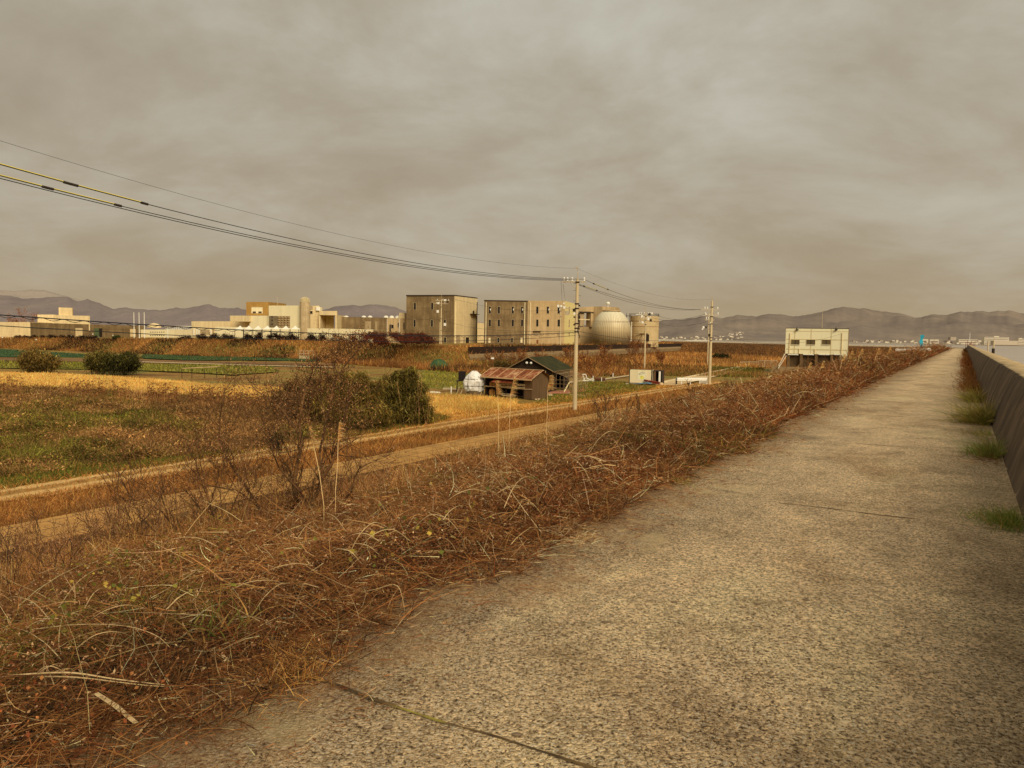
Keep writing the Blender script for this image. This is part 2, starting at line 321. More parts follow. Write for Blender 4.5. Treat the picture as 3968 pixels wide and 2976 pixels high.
def concrete_road_mat(name, stone, dark, light):
    m, nt, b = newmat(name); vv = coords(nt); rv = coords(nt, (1, 1, 1), TH)     # rv.y runs along the road
    big = noise(nt, coords(nt, (1.1, .45, 1), TH), .7, 6, .65, .6); base = ramp(nt, big, [(.32, tuple(x*.72 for x in light)), (.5, tuple(x*.98 for x in light)), (.66, tuple(min(.9, x*1.16) for x in light))])
    blot = noise(nt, coords(nt, (1.1, 1, 1), .3), 1.7, 8, .72, .4); base = mix(nt, 1., base, ramp(nt, blot, [(.32, (.60, .56, .48)), (.46, (.95, .94, .92)), (.56, (1.04, 1.03, 1.02)), (.68, (1.3, 1.28, 1.22))]), 'MULTIPLY')
    vor = nd(nt, 'TexVoronoi', {'Vector': vv, 'Scale': stone}, feature='DISTANCE_TO_EDGE').outputs[0]
    vc = nd(nt, 'TexVoronoi', {'Vector': vv, 'Scale': stone}); tone = ramp(nt, nd(nt, 'SeparateColor', {'Color': vc.outputs[1]}).outputs[0], [(0., (.55, .50, .42)), (.35, (.92, .9, .86)), (1., (1.45, 1.42, 1.34))])
    crack = ramp(nt, vor, [(.01, (0, 0, 0)), (.09, (1, 1, 1))]); cm = ramp(nt, noise(nt, vv, 19., 4, .7), [(.44, (0, 0, 0)), (.6, (1, 1, 1))]); c = mix(nt, .9, base, tone, 'MULTIPLY')
    fine = noise(nt, coords(nt, (1, 1, 1), .3), stone*1.05, 6, .8, .3); msk = ramp(nt, fine, [(.44, (1, 1, 1)), (.465, (0, 0, 0))]); c = mix(nt, mth(nt, 'MULTIPLY', msk, .9), c, dark); hl = ramp(nt, fine, [(.54, (0, 0, 0)), (.60, (1, 1, 1))]); c = mix(nt, mth(nt, 'MULTIPLY', hl, .85), c, S(255, 236, 194, 1.3))
    c = mix(nt, mth(nt, 'MULTIPLY', mth(nt, 'MULTIPLY', mth(nt, 'SUBTRACT', 1., crack), cm), .75), c, dark)
    rx_ = nd(nt, 'SeparateXYZ', {'Vector': rv}).outputs[0]; wob_ = noise(nt, vv, 1.4, 7, .75)      # rx_ = minus the distance from the wall side
    ed = mth(nt, 'ADD', mth(nt, 'MULTIPLY', rx_, -1.), mth(nt, 'MULTIPLY', mth(nt, 'SUBTRACT', wob_, .5), 3.2))
    eL = ramp(nt, mth(nt, 'MULTIPLY', ed, .2), [(.42, (0, 0, 0)), (.54, (1, 1, 1))]); grit = ramp(nt, noise(nt, vv, 30., 5, .8), [(.32, S(84, 52, 28)), (.47, S(158, 112, 66)), (.6, S(210, 170, 112))])
    c = mix(nt, mth(nt, 'MULTIPLY', eL, .72), c, grit)
    pal_ = mth(nt, 'MULTIPLY', ramp(nt, mth(nt, 'MULTIPLY', ed, .2), [(.28, (0, 0, 0)), (.4, (1, 1, 1))]), ramp(nt, noise(nt, vv, 1.1, 5, .6), [(.60, (0, 0, 0)), (.66, (1, 1, 1))])); c = mix(nt, mth(nt, 'MULTIPLY', pal_, .7), c, S(232, 196, 134))
    eR = ramp(nt, mth(nt, 'ADD', mth(nt, 'MULTIPLY', ed, -.25), .4), [(.36, (0, 0, 0)), (.62, (1, 1, 1))]); c = mix(nt, mth(nt, 'MULTIPLY', eR, .35), c, S(110, 84, 50))
    sta = ramp(nt, noise(nt, coords(nt, (1.3, .8, 1), TH, (7, 3, 0)), .55, 7, .7, .5), [(.50, (0, 0, 0)), (.66, (1, 1, 1))]); c = mix(nt, mth(nt, 'MULTIPLY', sta, .6), c, mix(nt, 1., c, (.55, .46, .36), 'MULTIPLY'))
    nt.links.new(c, b.inputs['Base Color']); b.inputs['Roughness'].default_value = .8
    h = mth(nt, 'ADD', mth(nt, 'MULTIPLY', vor, 1.4), fine); bump(nt, b, h, 1., .02); return m
RM = concrete_road_mat('exposed aggregate concrete', 52., S(42, 28, 15), S(250, 207, 148))
V, F = sweep([(-.62, ROADZ+.012), (.5, ROADZ+.02), (1.6, ROADZ+.018), (2.9, ROADZ+.008), (2.95, ROADZ-.2)], -60, 460)
road = st(fastmesh('concrete_road', V, F, RM))
jm = noisy('moss and dirt in joints', [S(36, 26, 14), S(60, 44, 24), S(88, 66, 34), S(124, 112, 36)], 3., detail=5)
for n_ in range(14):
    v0 = 2.47+5.15*n_; mb = MB(); us = np.linspace(-.55, 2.85, 90)
    jw = [.010*(.2+1.1*vnoise(q, v0, .12, 9))*(1 if n_ == 0 else .25+.9*(vnoise(q, v0, .5, 14) > .45))+(.009 if n_ == 0 else 0)*max(0, vnoise(q, v0, .3, 4)-.35) for q in us]; jo = [(vnoise(q, v0, .3, 8)-.5)*.035 for q in us]
    up = [(*XY(q, v0+o+w_), ROADZ+.0235) for q, o, w_ in zip(us, jo, jw)]; lo = [(*XY(q, v0+o-w_), ROADZ+.0235) for q, o, w_ in zip(us, jo, jw)]
    for a in range(89): mb.poly([lo[a], up[a], up[a+1], lo[a+1]])
    j_ = mb.build('joint', jm, road)
# --- sea wall on the right of the road
m, nt, b = newmat('stained and shaded sea wall concrete'); vv = coords(nt); rx = nd(nt, 'SeparateXYZ', {'Vector': coords(nt, (1, 1, 1), TH)}).outputs
fr = mth(nt, 'FRACT', mth(nt, 'DIVIDE', rx[1], 1.9)); ln = mth(nt, 'LESS_THAN', fr, .022)
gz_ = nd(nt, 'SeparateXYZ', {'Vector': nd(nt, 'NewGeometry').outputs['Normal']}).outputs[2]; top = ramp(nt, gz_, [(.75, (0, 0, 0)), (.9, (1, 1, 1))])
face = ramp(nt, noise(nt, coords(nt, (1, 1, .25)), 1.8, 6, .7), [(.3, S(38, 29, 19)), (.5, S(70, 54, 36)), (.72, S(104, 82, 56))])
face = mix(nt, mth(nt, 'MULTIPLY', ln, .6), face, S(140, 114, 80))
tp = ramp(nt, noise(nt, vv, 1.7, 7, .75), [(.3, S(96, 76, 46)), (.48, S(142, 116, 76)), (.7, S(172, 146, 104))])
nt.links.new(mix(nt, top, face, tp), b.inputs['Base Color']); bump(nt, b, noise(nt, vv, 14, 6, .8), .5, .02)  # stains, plus shade painted into the face and light into the top
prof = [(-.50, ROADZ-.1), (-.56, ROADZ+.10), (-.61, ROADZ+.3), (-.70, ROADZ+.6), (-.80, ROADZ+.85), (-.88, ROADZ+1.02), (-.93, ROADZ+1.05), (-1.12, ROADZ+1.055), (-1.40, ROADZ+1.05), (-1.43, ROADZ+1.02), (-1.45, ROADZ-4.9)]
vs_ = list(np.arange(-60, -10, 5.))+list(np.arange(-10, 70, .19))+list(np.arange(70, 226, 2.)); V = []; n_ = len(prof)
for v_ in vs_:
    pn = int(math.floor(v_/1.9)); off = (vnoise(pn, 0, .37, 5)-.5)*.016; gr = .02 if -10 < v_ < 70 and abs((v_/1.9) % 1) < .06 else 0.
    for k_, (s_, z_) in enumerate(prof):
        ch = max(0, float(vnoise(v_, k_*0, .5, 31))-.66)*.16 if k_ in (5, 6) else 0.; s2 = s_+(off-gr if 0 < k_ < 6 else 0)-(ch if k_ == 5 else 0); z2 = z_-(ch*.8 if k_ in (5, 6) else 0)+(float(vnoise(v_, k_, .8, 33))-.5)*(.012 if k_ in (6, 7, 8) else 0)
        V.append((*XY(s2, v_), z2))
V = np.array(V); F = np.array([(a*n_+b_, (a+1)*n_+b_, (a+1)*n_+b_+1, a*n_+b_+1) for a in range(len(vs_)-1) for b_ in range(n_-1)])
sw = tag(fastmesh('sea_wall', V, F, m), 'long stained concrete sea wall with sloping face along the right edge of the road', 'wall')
V, F = sweep([(-.55, ROADZ-.2), (-.56, ROADZ+.42), (-.9, ROADZ+.44), (-.95, ROADZ-3)], 226, 900)
tag(fastmesh('parapet_wall', V, F, noisy('pale parapet', [S(168, 150, 118), S(196, 180, 150)], 1.)), 'low pale parapet line along the top of the distant cross embankment', 'wall')
# brown cover of the distant embankment gets its own grass below
# --- drain, track, paved farm road
def strip(name, s0, s1, v0, v1, z, mat, wob=.0, dv=2., nc=7, crown=0., side=None, wd=1.):
    vs = np.arange(v0, v1+.01, dv); V = []
    for v in vs:
        for c in range(nc):
            t = c/(nc-1); s = s0(v) if callable(s0) else s0; e = s1(v) if callable(s1) else s1; u = s+(e-s)*t
            if wob and c in (0, nc-1): u += (vnoise(v, c, 1.1, 7)-.5)*wob*2
            x, y = XY(u, v); V.append((x, y, z+crown*math.sin(PI*t)+float(tz(x, y))*0))
    F = [(a*nc+c, (a+1)*nc+c, (a+1)*nc+c+1, a*nc+c+1) for a in range(len(vs)-1) for c in range(nc-1)]
    return fastmesh(name, np.array(V), np.array(F), mat)
m, nt, b = newmat('drain concrete blocks'); r_ = coords(nt, (1, 1, 1), TH)
br = nd(nt, 'TexBrick', {'Vector': nd(nt, 'Mapping', {'Vector': r_, 'Rotation': (0, 0, PI/2)}).outputs[0], 'Scale': 1., 'Mortar Size': .025, 'Brick Width': 2.0, 'Row Height': .95, 'Color1': (*S(150, 108, 54), 1), 'Color2': (*S(136, 98, 48), 1), 'Mortar': (*S(62, 44, 24), 1)})
nt.links.new(mix(nt, 1., br.outputs[0], ramp(nt, noise(nt, coords(nt), 1.5, 6, .7), [(.3, (.72, .7, .66)), (.7, (1.2, 1.18, 1.14))]), 'MULTIPLY'), b.inputs['Base Color'])
dr = st(strip('drain_path', 22.3, 25.1, -30, 94, .30, m, dv=1.)); 
mb = MB(); 
for u_, z0, z1 in ((22.3, -.4, .30), (25.1, -.1, .30)):
    for v_ in range(-30, 94, 4): mb.poly([(*XY(u_, v_), z0), (*XY(u_, v_+4), z0), (*XY(u_, v_+4), z1), (*XY(u_, v_), z1)])
mb.build('drain_edge', noisy('dark drain edge', [S(48, 34, 18), S(76, 56, 32)], 2.), dr)
m, nt, b = newmat('dirt track'); r_ = nd(nt, 'SeparateXYZ', {'Vector': coords(nt, (1, 1, 1), TH)}).outputs[0]      # across the track: -u
wv = mth(nt, 'ADD', r_, mth(nt, 'MULTIPLY', noise(nt, coords(nt), .25, 4), .7)); c_ = mth(nt, 'ABSOLUTE', mth(nt, 'ADD', wv, 31.0-.35))
rut = ramp(nt, c_, [(.30, (0, 0, 0)), (.5, (1, 1, 1))]); rg = noise(nt, coords(nt), 2.2, 6, .75)
dirt = ramp(nt, rg, [(.3, S(132, 98, 50)), (.5, S(168, 130, 74)), (.7, S(188, 150, 92))]); mid = ramp(nt, rg, [(.35, S(104, 72, 30)), (.65, S(150, 110, 54))])
nt.links.new(mix(nt, rut, mid, dirt), b.inputs['Base Color']); bump(nt, b, rg, .8, .05)
st(strip('dirt_track', 29.7, 32.3, -30, 112, .07, m, wob=.25, dv=.8, crown=.05))
cpm = noisy('worn farm road concrete', [S(136, 108, 66), S(164, 134, 88), S(180, 152, 104)], 1.5, detail=7)
fr_ = st(strip('paved_farm_road', lambda v: 33.2+.10*(v-104), lambda v: 36.2+.10*(v-104), 98, 176, .10, cpm, dv=3.))
mb = MB()
for v_ in range(100, 174, 3): mb.prism([XY(36.3+.1*(v_-104), v_), XY(36.3+.1*(v_-101), v_+3), XY(36.55+.1*(v_-101), v_+3), XY(36.55+.1*(v_-104), v_)], -.1, .28)
mb.build('kerb', noisy('kerb pale', [S(170, 146, 104), S(190, 168, 124)], 3.), fr_)
# --- patches of field
def patch(name, pts, z, mat, jag=.5, seed=0, step=1.0, ret=False):
    """sheet on the plain from an outline of photo points, with an uneven edge"""
    g = [G(px, py, z)[:2] for px, py in pts]; o = []
    for (a, b_) in zip(g, g[1:]+g[:1]):
        L = np.linalg.norm(b_-a); n = max(1, int(L/step)); nr_ = np.array((-(b_-a)[1], (b_-a)[0]))/(L+1e-9)
        for k in range(n): p = a+(b_-a)*k/n; o.append(p+nr_*(vnoise(p[0]*1., p[1]*1., 2.3*step, seed)-.5)*jag)
    import mathutils.geometry as mg
    pl = [Vector((p[0], p[1], 0)) for p in o]; tr = mg.tessellate_polygon([pl])
    V = np.array([(p[0], p[1], z) for p in o]); return st(fastmesh(name, V, np.array([tuple(t) for t in tr]), mat))
gold = noisy('golden stubble', [S(176, 134, 62), S(204, 164, 86), S(220, 184, 106)], 1.6, (1, .6, 1), detail=7, bmp=.4)
emer = noisy('young green crop', [S(28, 48, 24), S(42, 64, 32), S(74, 78, 36)], .5, detail=6, bmp=.3)
veg = noisy('yellow green vegetable rows', [S(70, 62, 24), S(104, 94, 34), S(122, 110, 44)], 1.1, (.25, 1.6, 1), detail=6, bmp=.6)
soil = noisy('brown fallow soil', [S(70, 46, 22), S(96, 66, 34), S(120, 84, 44)], .6, (.2, 1, 1), detail=6, bmp=.5)
fresh = noisy('fresh short grass', [S(62, 66, 16), S(90, 96, 24), S(120, 118, 40)], 2.2, detail=6, bmp=.6)
straw = noisy('straw coloured turf', [S(140, 96, 36), S(170, 122, 54), S(192, 146, 74)], 2., detail=7, bmp=.4)
pale = noisy('pale soil path', [S(140, 116, 80), S(166, 140, 98)], 1.2)
patch('gold_field', [(-500, 1430), (0, 1443), (250, 1449), (450, 1461), (600, 1470), (700, 1479), (850, 1491), (1060, 1500), (1200, 1525), (1240, 1575), (1000, 1556), (700, 1532), (400, 1512), (0, 1495), (-500, 1482)], .10, gold, .9, 1)
patch('gold_field_by_shed', [(1640, 1523), (1700, 1530), (1850, 1536), (2000, 1550), (2010, 1580), (1800, 1598), (1560, 1620), (1600, 1560)], .06, gold, .7, 2)
patch('straw_verge', [(1560, 1600), (1850, 1583), (2100, 1556), (2300, 1520), (2560, 1492), (2620, 1495), (2480, 1520), (2240, 1562), (1700, 1655), (1250, 1715), (1300, 1680)], .055, straw, .6, 3)
patch('green_field', [(-300, 1350), (0, 1352), (330, 1372), (330, 1385), (0, 1382), (-300, 1378)], .08, emer, .5, 4, 2.)
patch('green_field_strip', [(560, 1372), (800, 1380), (1100, 1384), (1300, 1392), (1290, 1400), (1000, 1396), (700, 1394), (545, 1388)], .08, emer, 1.2, 5, 2.)
patch('fallow_field', [(-300, 1382), (330, 1389), (560, 1393), (900, 1402), (1300, 1409), (1300, 1417), (900, 1410), (560, 1405), (0, 1397), (-300, 1392)], .06, soil, .8, 6, 2.)
patch('vegetable_field', [(-300, 1396), (0, 1399), (320, 1404), (600, 1411), (900, 1416), (1060, 1422), (1080, 1440), (900, 1452), (700, 1440), (400, 1430), (0, 1426), (-300, 1424)], .05, veg, .8, 7, 2.)
patch('vegetable_field_by_shed', [(1640, 1436), (1780, 1438), (1900, 1440), (1960, 1460), (1940, 1500), (1700, 1508), (1620, 1500)], .05, veg, .8, 8)
patch('soil_path', [(540, 1400), (900, 1411), (1300, 1421), (1300, 1424), (900, 1414), (540, 1403)], .09, pale, .1, 9)
patch('grass_verge', [(1250, 1700), (1500, 1648), (1700, 1606), (1760, 1618), (1640, 1648), (1400, 1690), (1200, 1732)], .07, fresh, .8, 10)
patch('grass_verge_left', [(-300, 1890), (0, 1842), (300, 1800), (520, 1778), (900, 1740), (980, 1755), (600, 1812), (300, 1850), (0, 1896), (-300, 1950)], .07, fresh, .9, 11)
patch('grass_yard', [(2240, 1478), (2420, 1480), (2470, 1492), (2560, 1494), (2500, 1512), (2330, 1538), (2180, 1560), (2060, 1566), (2120, 1532), (2200, 1525)], .065, fresh, .8, 12)
patch('rubble_yard', [(2115, 1515), (2190, 1512), (2260, 1506), (2270, 1516), (2180, 1526), (2110, 1524)], .08, noisy('reddish yard dirt', [S(120, 72, 46), S(160, 104, 70)], 3.), .4, 13)
patch('green_patch_right', [(2790, 1410), (2900, 1404), (2960, 1408), (2880, 1420), (2760, 1430), (2700, 1430)], .09, emer, .8, 14)
patch('field_path', [(2180, 1478), (2330, 1467), (2440, 1452), (2440, 1457), (2330, 1473), (2180, 1486)], .085, pale, .2, 15)
# --- hills
def hills(name, prof, D, depth, zc, col, seed, rough=1.):
    px = np.array([p[0] for p in prof], float); py = np.array([p[1] for p in prof], float); xs = np.arange(px[0], px[-1]+1, 9.)
    ys = np.interp(xs, px, py)+(vnoise(xs, xs*0, 14, seed)-.5)*3*rough+(vnoise(xs, xs*0, 5, seed+1)-.5)*1.6*rough; rows = 16; V = []
    for r in range(rows):
        t = r/(rows-1)
        for X, Y in zip(xs, ys):
            q = ray(X, Y); q = q/q[1]; crest = EYE+D*q[2]; d = D-depth*(1-t); sh = t**.8; x = q[0]*d
            bumpy = (vnoise(x, d, 320, seed+2)-.5)*.55*math.sin(PI*t)+(vnoise(x, d, 120, seed+3)-.5)*.22*math.sin(PI*t)
            V.append((x, d, zc+(crest-zc)*max(0, min(1, sh+bumpy)) if r < rows-1 else crest))
    for X, Y in zip(xs, ys): q = ray(X, Y); q = q/q[1]; V.append((q[0]*(D+depth), D+depth, zc))
    n = len(xs); F = [(a*n+c, a*n+c+1, (a+1)*n+c+1, (a+1)*n+c) for a in range(rows) for c in range(n-1)]
    return st(fastmesh(name, np.array(V), np.array(F), col, smooth=True))
def hillmat(name, a, b_, c_):
    m, nt, b = newmat(name); c1 = ramp(nt, noise(nt, coords(nt), .004, 7, .7), [(.35, a), (.5, b_), (.66, c_)])
    c2 = ramp(nt, noise(nt, coords(nt), .035, 4, .8), [(.35, (.92, .92, .92)), (.65, (1.07, 1.07, 1.07))]); nt.links.new(mix(nt, 1., c1, c2, 'MULTIPLY'), b.inputs['Base Color'])
    b.inputs['Roughness'].default_value = 1.; return m
HL = hillmat('hazy wooded hill', S(92, 80, 71), S(99, 85, 75), S(106, 92, 79)); HR = hillmat('hazy brown hill', S(90, 77, 64), S(97, 83, 68), S(108, 92, 73)); HP = hillmat('pale distant hill', S(120, 106, 88), S(123, 108, 90), S(126, 110, 92))  # haze is put into the hill colours, palest on the farthest ridge
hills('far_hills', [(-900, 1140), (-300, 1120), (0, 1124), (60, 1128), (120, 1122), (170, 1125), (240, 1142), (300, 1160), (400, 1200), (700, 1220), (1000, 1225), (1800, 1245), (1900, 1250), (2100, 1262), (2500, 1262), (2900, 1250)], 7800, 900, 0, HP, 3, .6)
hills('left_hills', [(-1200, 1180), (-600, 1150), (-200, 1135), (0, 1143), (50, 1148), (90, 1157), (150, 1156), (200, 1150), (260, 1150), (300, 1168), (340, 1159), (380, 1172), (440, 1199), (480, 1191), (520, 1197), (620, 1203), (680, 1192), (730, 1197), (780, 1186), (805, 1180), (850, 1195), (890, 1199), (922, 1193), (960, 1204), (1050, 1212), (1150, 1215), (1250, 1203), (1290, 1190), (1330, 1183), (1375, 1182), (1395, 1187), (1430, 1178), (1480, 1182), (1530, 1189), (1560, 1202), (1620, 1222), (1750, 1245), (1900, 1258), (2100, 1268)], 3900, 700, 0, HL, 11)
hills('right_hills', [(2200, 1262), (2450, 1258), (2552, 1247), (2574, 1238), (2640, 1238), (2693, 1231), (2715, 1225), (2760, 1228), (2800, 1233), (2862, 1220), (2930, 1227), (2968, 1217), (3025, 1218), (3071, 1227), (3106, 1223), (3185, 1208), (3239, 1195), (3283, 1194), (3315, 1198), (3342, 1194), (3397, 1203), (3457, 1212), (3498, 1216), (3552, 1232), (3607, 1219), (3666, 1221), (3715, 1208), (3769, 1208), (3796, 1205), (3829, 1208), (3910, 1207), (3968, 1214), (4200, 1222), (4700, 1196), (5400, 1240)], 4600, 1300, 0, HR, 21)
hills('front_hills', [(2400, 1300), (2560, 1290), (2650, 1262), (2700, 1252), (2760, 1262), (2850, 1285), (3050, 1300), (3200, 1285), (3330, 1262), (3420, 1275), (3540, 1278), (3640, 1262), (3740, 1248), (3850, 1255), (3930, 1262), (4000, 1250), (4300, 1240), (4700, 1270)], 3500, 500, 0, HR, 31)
# ================================================================== buildings
def plane_rect(A, B, x0, y0, x1, y1, o0, o1, grow=0.):
    A = np.array(A[:2]); B = np.array(B[:2]); t = (B-A)/np.linalg.norm(B-A); n = np.array((t[1], -t[0]))
    if np.dot(n, -A) < 0: n = -n
    p = PLN(x0, y0, A, B); q = PLN(x1, y1, A, B); a, c = sorted((np.dot(p[:2]-A, t), np.dot(q[:2]-A, t))); za, zb = sorted((p[2], q[2]))
    a -= grow; c += grow; za -= grow; zb += grow
    return [tuple(A+t*a+n*o0), tuple(A+t*c+n*o0), tuple(A+t*c+n*o1), tuple(A+t*a+n*o1)], za, zb
def slab(mb, A, B, x0, y0, x1, y1, out=.05, inn=-.1, grow=0.):
    f, za, zb = plane_rect(A, B, x0, y0, x1, y1, inn, out, grow); mb.prism(f, za, zb); return mb
def wall(mb, px0, px1, pt, d0, d1, z0, depth, back=None):
    a = P(px0, pt, d0); b = P(px1, pt if back is None else back, d1); t = unit((b-a)[:2]); n = np.array((-t[1], t[0]))
    if np.dot(n, a[:2]) < 0: n = -n
    zt = [a[2], b[2], b[2], a[2]]
    mb.prism([a[:2], b[:2], b[:2]+n*depth, a[:2]+n*depth], z0, zt); return a, b
glass = noisy('dark glass', [S(20, 16, 12), S(34, 28, 20)], 1., rough=.2)
frm = noisy('pale window surround', [S(150, 128, 92), S(170, 146, 106)], 2.)
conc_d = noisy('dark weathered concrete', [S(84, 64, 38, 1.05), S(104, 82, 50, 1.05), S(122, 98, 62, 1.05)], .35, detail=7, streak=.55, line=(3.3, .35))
conc_m = noisy('beige weathered concrete', [S(134, 108, 68, 1.1), S(154, 126, 84, 1.1)], .4, detail=7, streak=.45, line=(1.1, .25))
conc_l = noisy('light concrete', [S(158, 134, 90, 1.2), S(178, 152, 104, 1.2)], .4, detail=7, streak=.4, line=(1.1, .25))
cream = noisy('cream wall', [S(206, 184, 132, 1.2), S(222, 200, 148, 1.2)], .5, detail=6, streak=.22)
cream_d = noisy('stained cream concrete', [S(160, 136, 92, 1.45), S(184, 158, 110, 1.45)], .4, detail=7, streak=.5)
ochre = noisy('ochre brown panel', [S(128, 92, 40), S(146, 108, 50)], .5, detail=6, streak=.3)
yellow = noisy('sunlit yellow wall', [S(190, 166, 100, 1.05), S(204, 180, 114, 1.05)], .4, detail=6, streak=.2, line=(1.1, .2))
white = noisy('white painted metal', [S(206, 192, 160, 1.1), S(226, 212, 178, 1.2)], 2.)
darkm = noisy('dark metal', [S(34, 26, 18), S(52, 40, 26)], 2.)
greym = noisy('grey galvanised metal', [S(120, 104, 76, 1.2), S(150, 130, 98, 1.2)], 2., rough=.5)
rustm = noisy('rusty metal', [S(80, 44, 22), S(116, 66, 34)], 3.)
shade = noisy('deep shade', [S(26, 18, 10), S(40, 28, 16)], 1.)
panel = noisy('brown grey door panel', [S(110, 90, 60, 1.4), S(126, 104, 70, 1.4)], 1., streak=.4)
def window(parent, A, B, x0, y0, x1, y1, name='window', fr=.12, mat=None):
    fr = fr*.45
    o = slab(MB(), A, B, x0, y0, x1, y1, .03).build(name, mat or glass, parent)
    if fr:
        mb = MB(); f, za, zb = plane_rect(A, B, x0, y0, x1, y1, -.05, .10); (a, b_, c, d_) = [np.array(q) for q in f]; t = unit(b_-a)
        for s0, s1, z0, z1 in ((-fr, 0, za-fr, zb+fr), (None, fr, za-fr, zb+fr), (0, 0, zb, zb+fr), (0, 0, za-fr, za)):
            if s0 is None: p, q = b_, b_+t*fr; r, s = c+t*fr, c
            elif s0 < 0: p, q = a-t*fr, a; r, s = d_, d_-t*fr
            else: p, q, r, s = a, b_, c, d_
            mb.prism([p, q, r, s], z0, z1)
        e = mb.build('frame', frm); e.parent = o; e.data.transform(Matrix.Translation(-Vector(parent.location)))
    return o
def base(px, py, d, z): q = P(px, py, d); return (q[0], q[1], z)
# ---- long low building at the far left
b = thing('low_building', 'long low weathered concrete building with an upper storey and a small square tower', 'building', base(300, 1305, 262, 2.9))
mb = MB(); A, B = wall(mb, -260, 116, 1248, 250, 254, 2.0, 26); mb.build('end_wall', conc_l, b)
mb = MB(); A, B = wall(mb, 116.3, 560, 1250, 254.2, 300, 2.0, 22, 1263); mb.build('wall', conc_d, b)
for x0, y0, x1, y1, mt in ((292, 1271, 320, 1303, conc_l), (365, 1272, 384, 1306, noisy('green door', [S(60, 66, 38), S(74, 80, 46)], 1.)), (384, 1272, 396, 1306, shade), (504, 1275, 526, 1305, conc_l), (40, 0, 0, 0, None)):
    if mt: slab(MB(), A, B, x0, y0, x1, y1, .05).build('door', mt, b)
mb = MB(); wall(mb, 145, 212, 1219, 268, 270, 5.5, 12); mb.build('upper_storey', cream_d, b)
mb = MB(); wall(mb, 212.3, 348, 1221, 270.3, 276, 5.5, 12, 1224); mb.build('upper_storey', conc_l, b)
mb = MB(); wall(mb, 227, 280, 1191, 274, 276, 5.5, 8, 1193); mb.build('tower', conc_l, b)
# ---- flagpoles
for x in (520, 540, 560):
    q = base(x, 1306, 246, 3.9); f = thing('flagpole', 'bare white flagpole, '+{520: 'left one', 540: 'middle one', 560: 'right one'}[x]+' of the three beside the low building', 'flagpole', q, 'flagpoles beside the low building')
    zt = P(x, 1212, q[1])[2]; MB().tube((0, 0, -.3), (0, 0, zt-q[2]), .16, .09).build('pole', white, f, local=True)
    MB().lathe((0, 0, zt-q[2]), [(.02, 0), (.14, .08), (.02, .2)], 8).build('cap', white, f, local=True)
# ---- low block with small openings, truss canopy
b = thing('low_annex', 'low pale annex with two rows of small round openings behind the flagpoles', 'building', base(600, 1305, 300, 3.9))
mb = MB(); A, B = wall(mb, 545, 676, 1277, 296, 292, 3., 12); mb.build('wall', cream, b)
for k in range(7):
    for yy in (1285.5, 1298): slab(MB(), A, B, 582+k*8.5, yy, 586+k*8.5, yy+3, .04).build('window', glass, b)
mb = MB(); mb.lathe((*P(598, 1280, 304)[:2], 7.2), [(2.6, 0), (2.4, .8), (1.6, 1.5), (.1, 1.9)], 16); mb.build('roof', cream_d, b)
b = thing('truss_canopy', 'white steel truss canopy linking the annex and the white building', 'canopy', base(730, 1305, 236, 4.2))
mb = MB(); a = P(632, 1265, 238); c = P(832, 1266, 232); lo = np.array((0, 0, -.85)); mb.tube(a, c, .12); a2 = P(645, 1276, 238); c2 = P(832, 1277, 232); mb.tube(a2, c2, .12)
for k in range(22):
    t0, t1 = k/22, (k+.5)/22; t2 = (k+1)/22; mb.tube(a2+(c2-a2)*t0, a+(c-a)*t1, .05, n=5); mb.tube(a+(c-a)*t1, a2+(c2-a2)*t2, .05, n=5)
mb.build('truss', white, b)
for x in (650, 817): q = P(x, 1277, 236); MB().tube((q[0], q[1], 3.8), q, .16).build('post', white, b)
mb = MB(); a = P(640, 1264, 240); c = P(832, 1264, 234); mb.prism([a[:2], c[:2], c[:2]+(0, 3), a[:2]+(0, 3)], a[2], a[2]+.15); mb.build('roof', white, b)
# ---- main white complex
zc = 4.4
b = thing('main_plant_building', 'large cream and ochre plant building of stacked concrete blocks with a lattice recess', 'building', base(1040, 1300, 222, zc))
mb = MB(); A, B = wall(mb, 742, 893, 1245, 232, 229, zc, 20); mb.build('wing', cream_d, b)
for x0, x1 in ((776, 812), (823, 829)): window(b, A, B, x0, 1277, x1, 1297, fr=0, mat=panel)
for x in (752, 763, 772, 818): slab(MB(), A, B, x, 1274, x+3, 1299, .5, -.1).build('column', white, b)
mb = MB(); A, B = wall(mb, 893.5, 968, 1246, 229.5, 227, zc, 16); mb.build('wing_wall', cream_d, b)
mb = MB(); wall(mb, 891, 966, 1223, 222.5, 220.5, P(900, 1245.5, 222)[2], 12); mb.build('upper_box', cream_d, b)
mb = MB(); A, B = wall(mb, 954, 1039, 1170, 226, 225, P(1000, 1222, 225)[2], 12); mb.build('penthouse', ochre, b)
window(b, A, B, 975, 1190, 1018, 1214, mat=cream)
for x in (980, 1002): slab(MB(), A, B, x, 1207, x+12, 1213, .12).build('rail', darkm, b)
mb = MB(); wall(mb, 1039.5, 1102, 1173, 233, 236, P(1060, 1190, 225)[2], 10, 1177); mb.build('penthouse_side', ochre, b)
mb = MB(); mb.tube(P(1075, 1188, 228), P(1075, 1145, 228), .06, .03); mb.build('mast', greym, b)
mb = MB(); wall(mb, 966.5, 1041, 1223, 221.5, 220.5, zc, 10); mb.build('front_wall', cream, b)
mb = MB(); A, B = wall(mb, 1041, 1163, 1184, 219, 217, zc, 14); mb.build('tall_wall', cream, b)
f = slab(MB(), A, B, 1043, 1224, 1124, 1271, .06).build('recess', noisy('grey recess wall', [S(84, 70, 46), S(104, 86, 58)], .5, streak=.3), b)
for yy in (1225, 1238, 1253): slab(MB(), A, B, 1053, yy, 1057, yy+6, .12, .03).build('window', glass, b)
mb = MB()
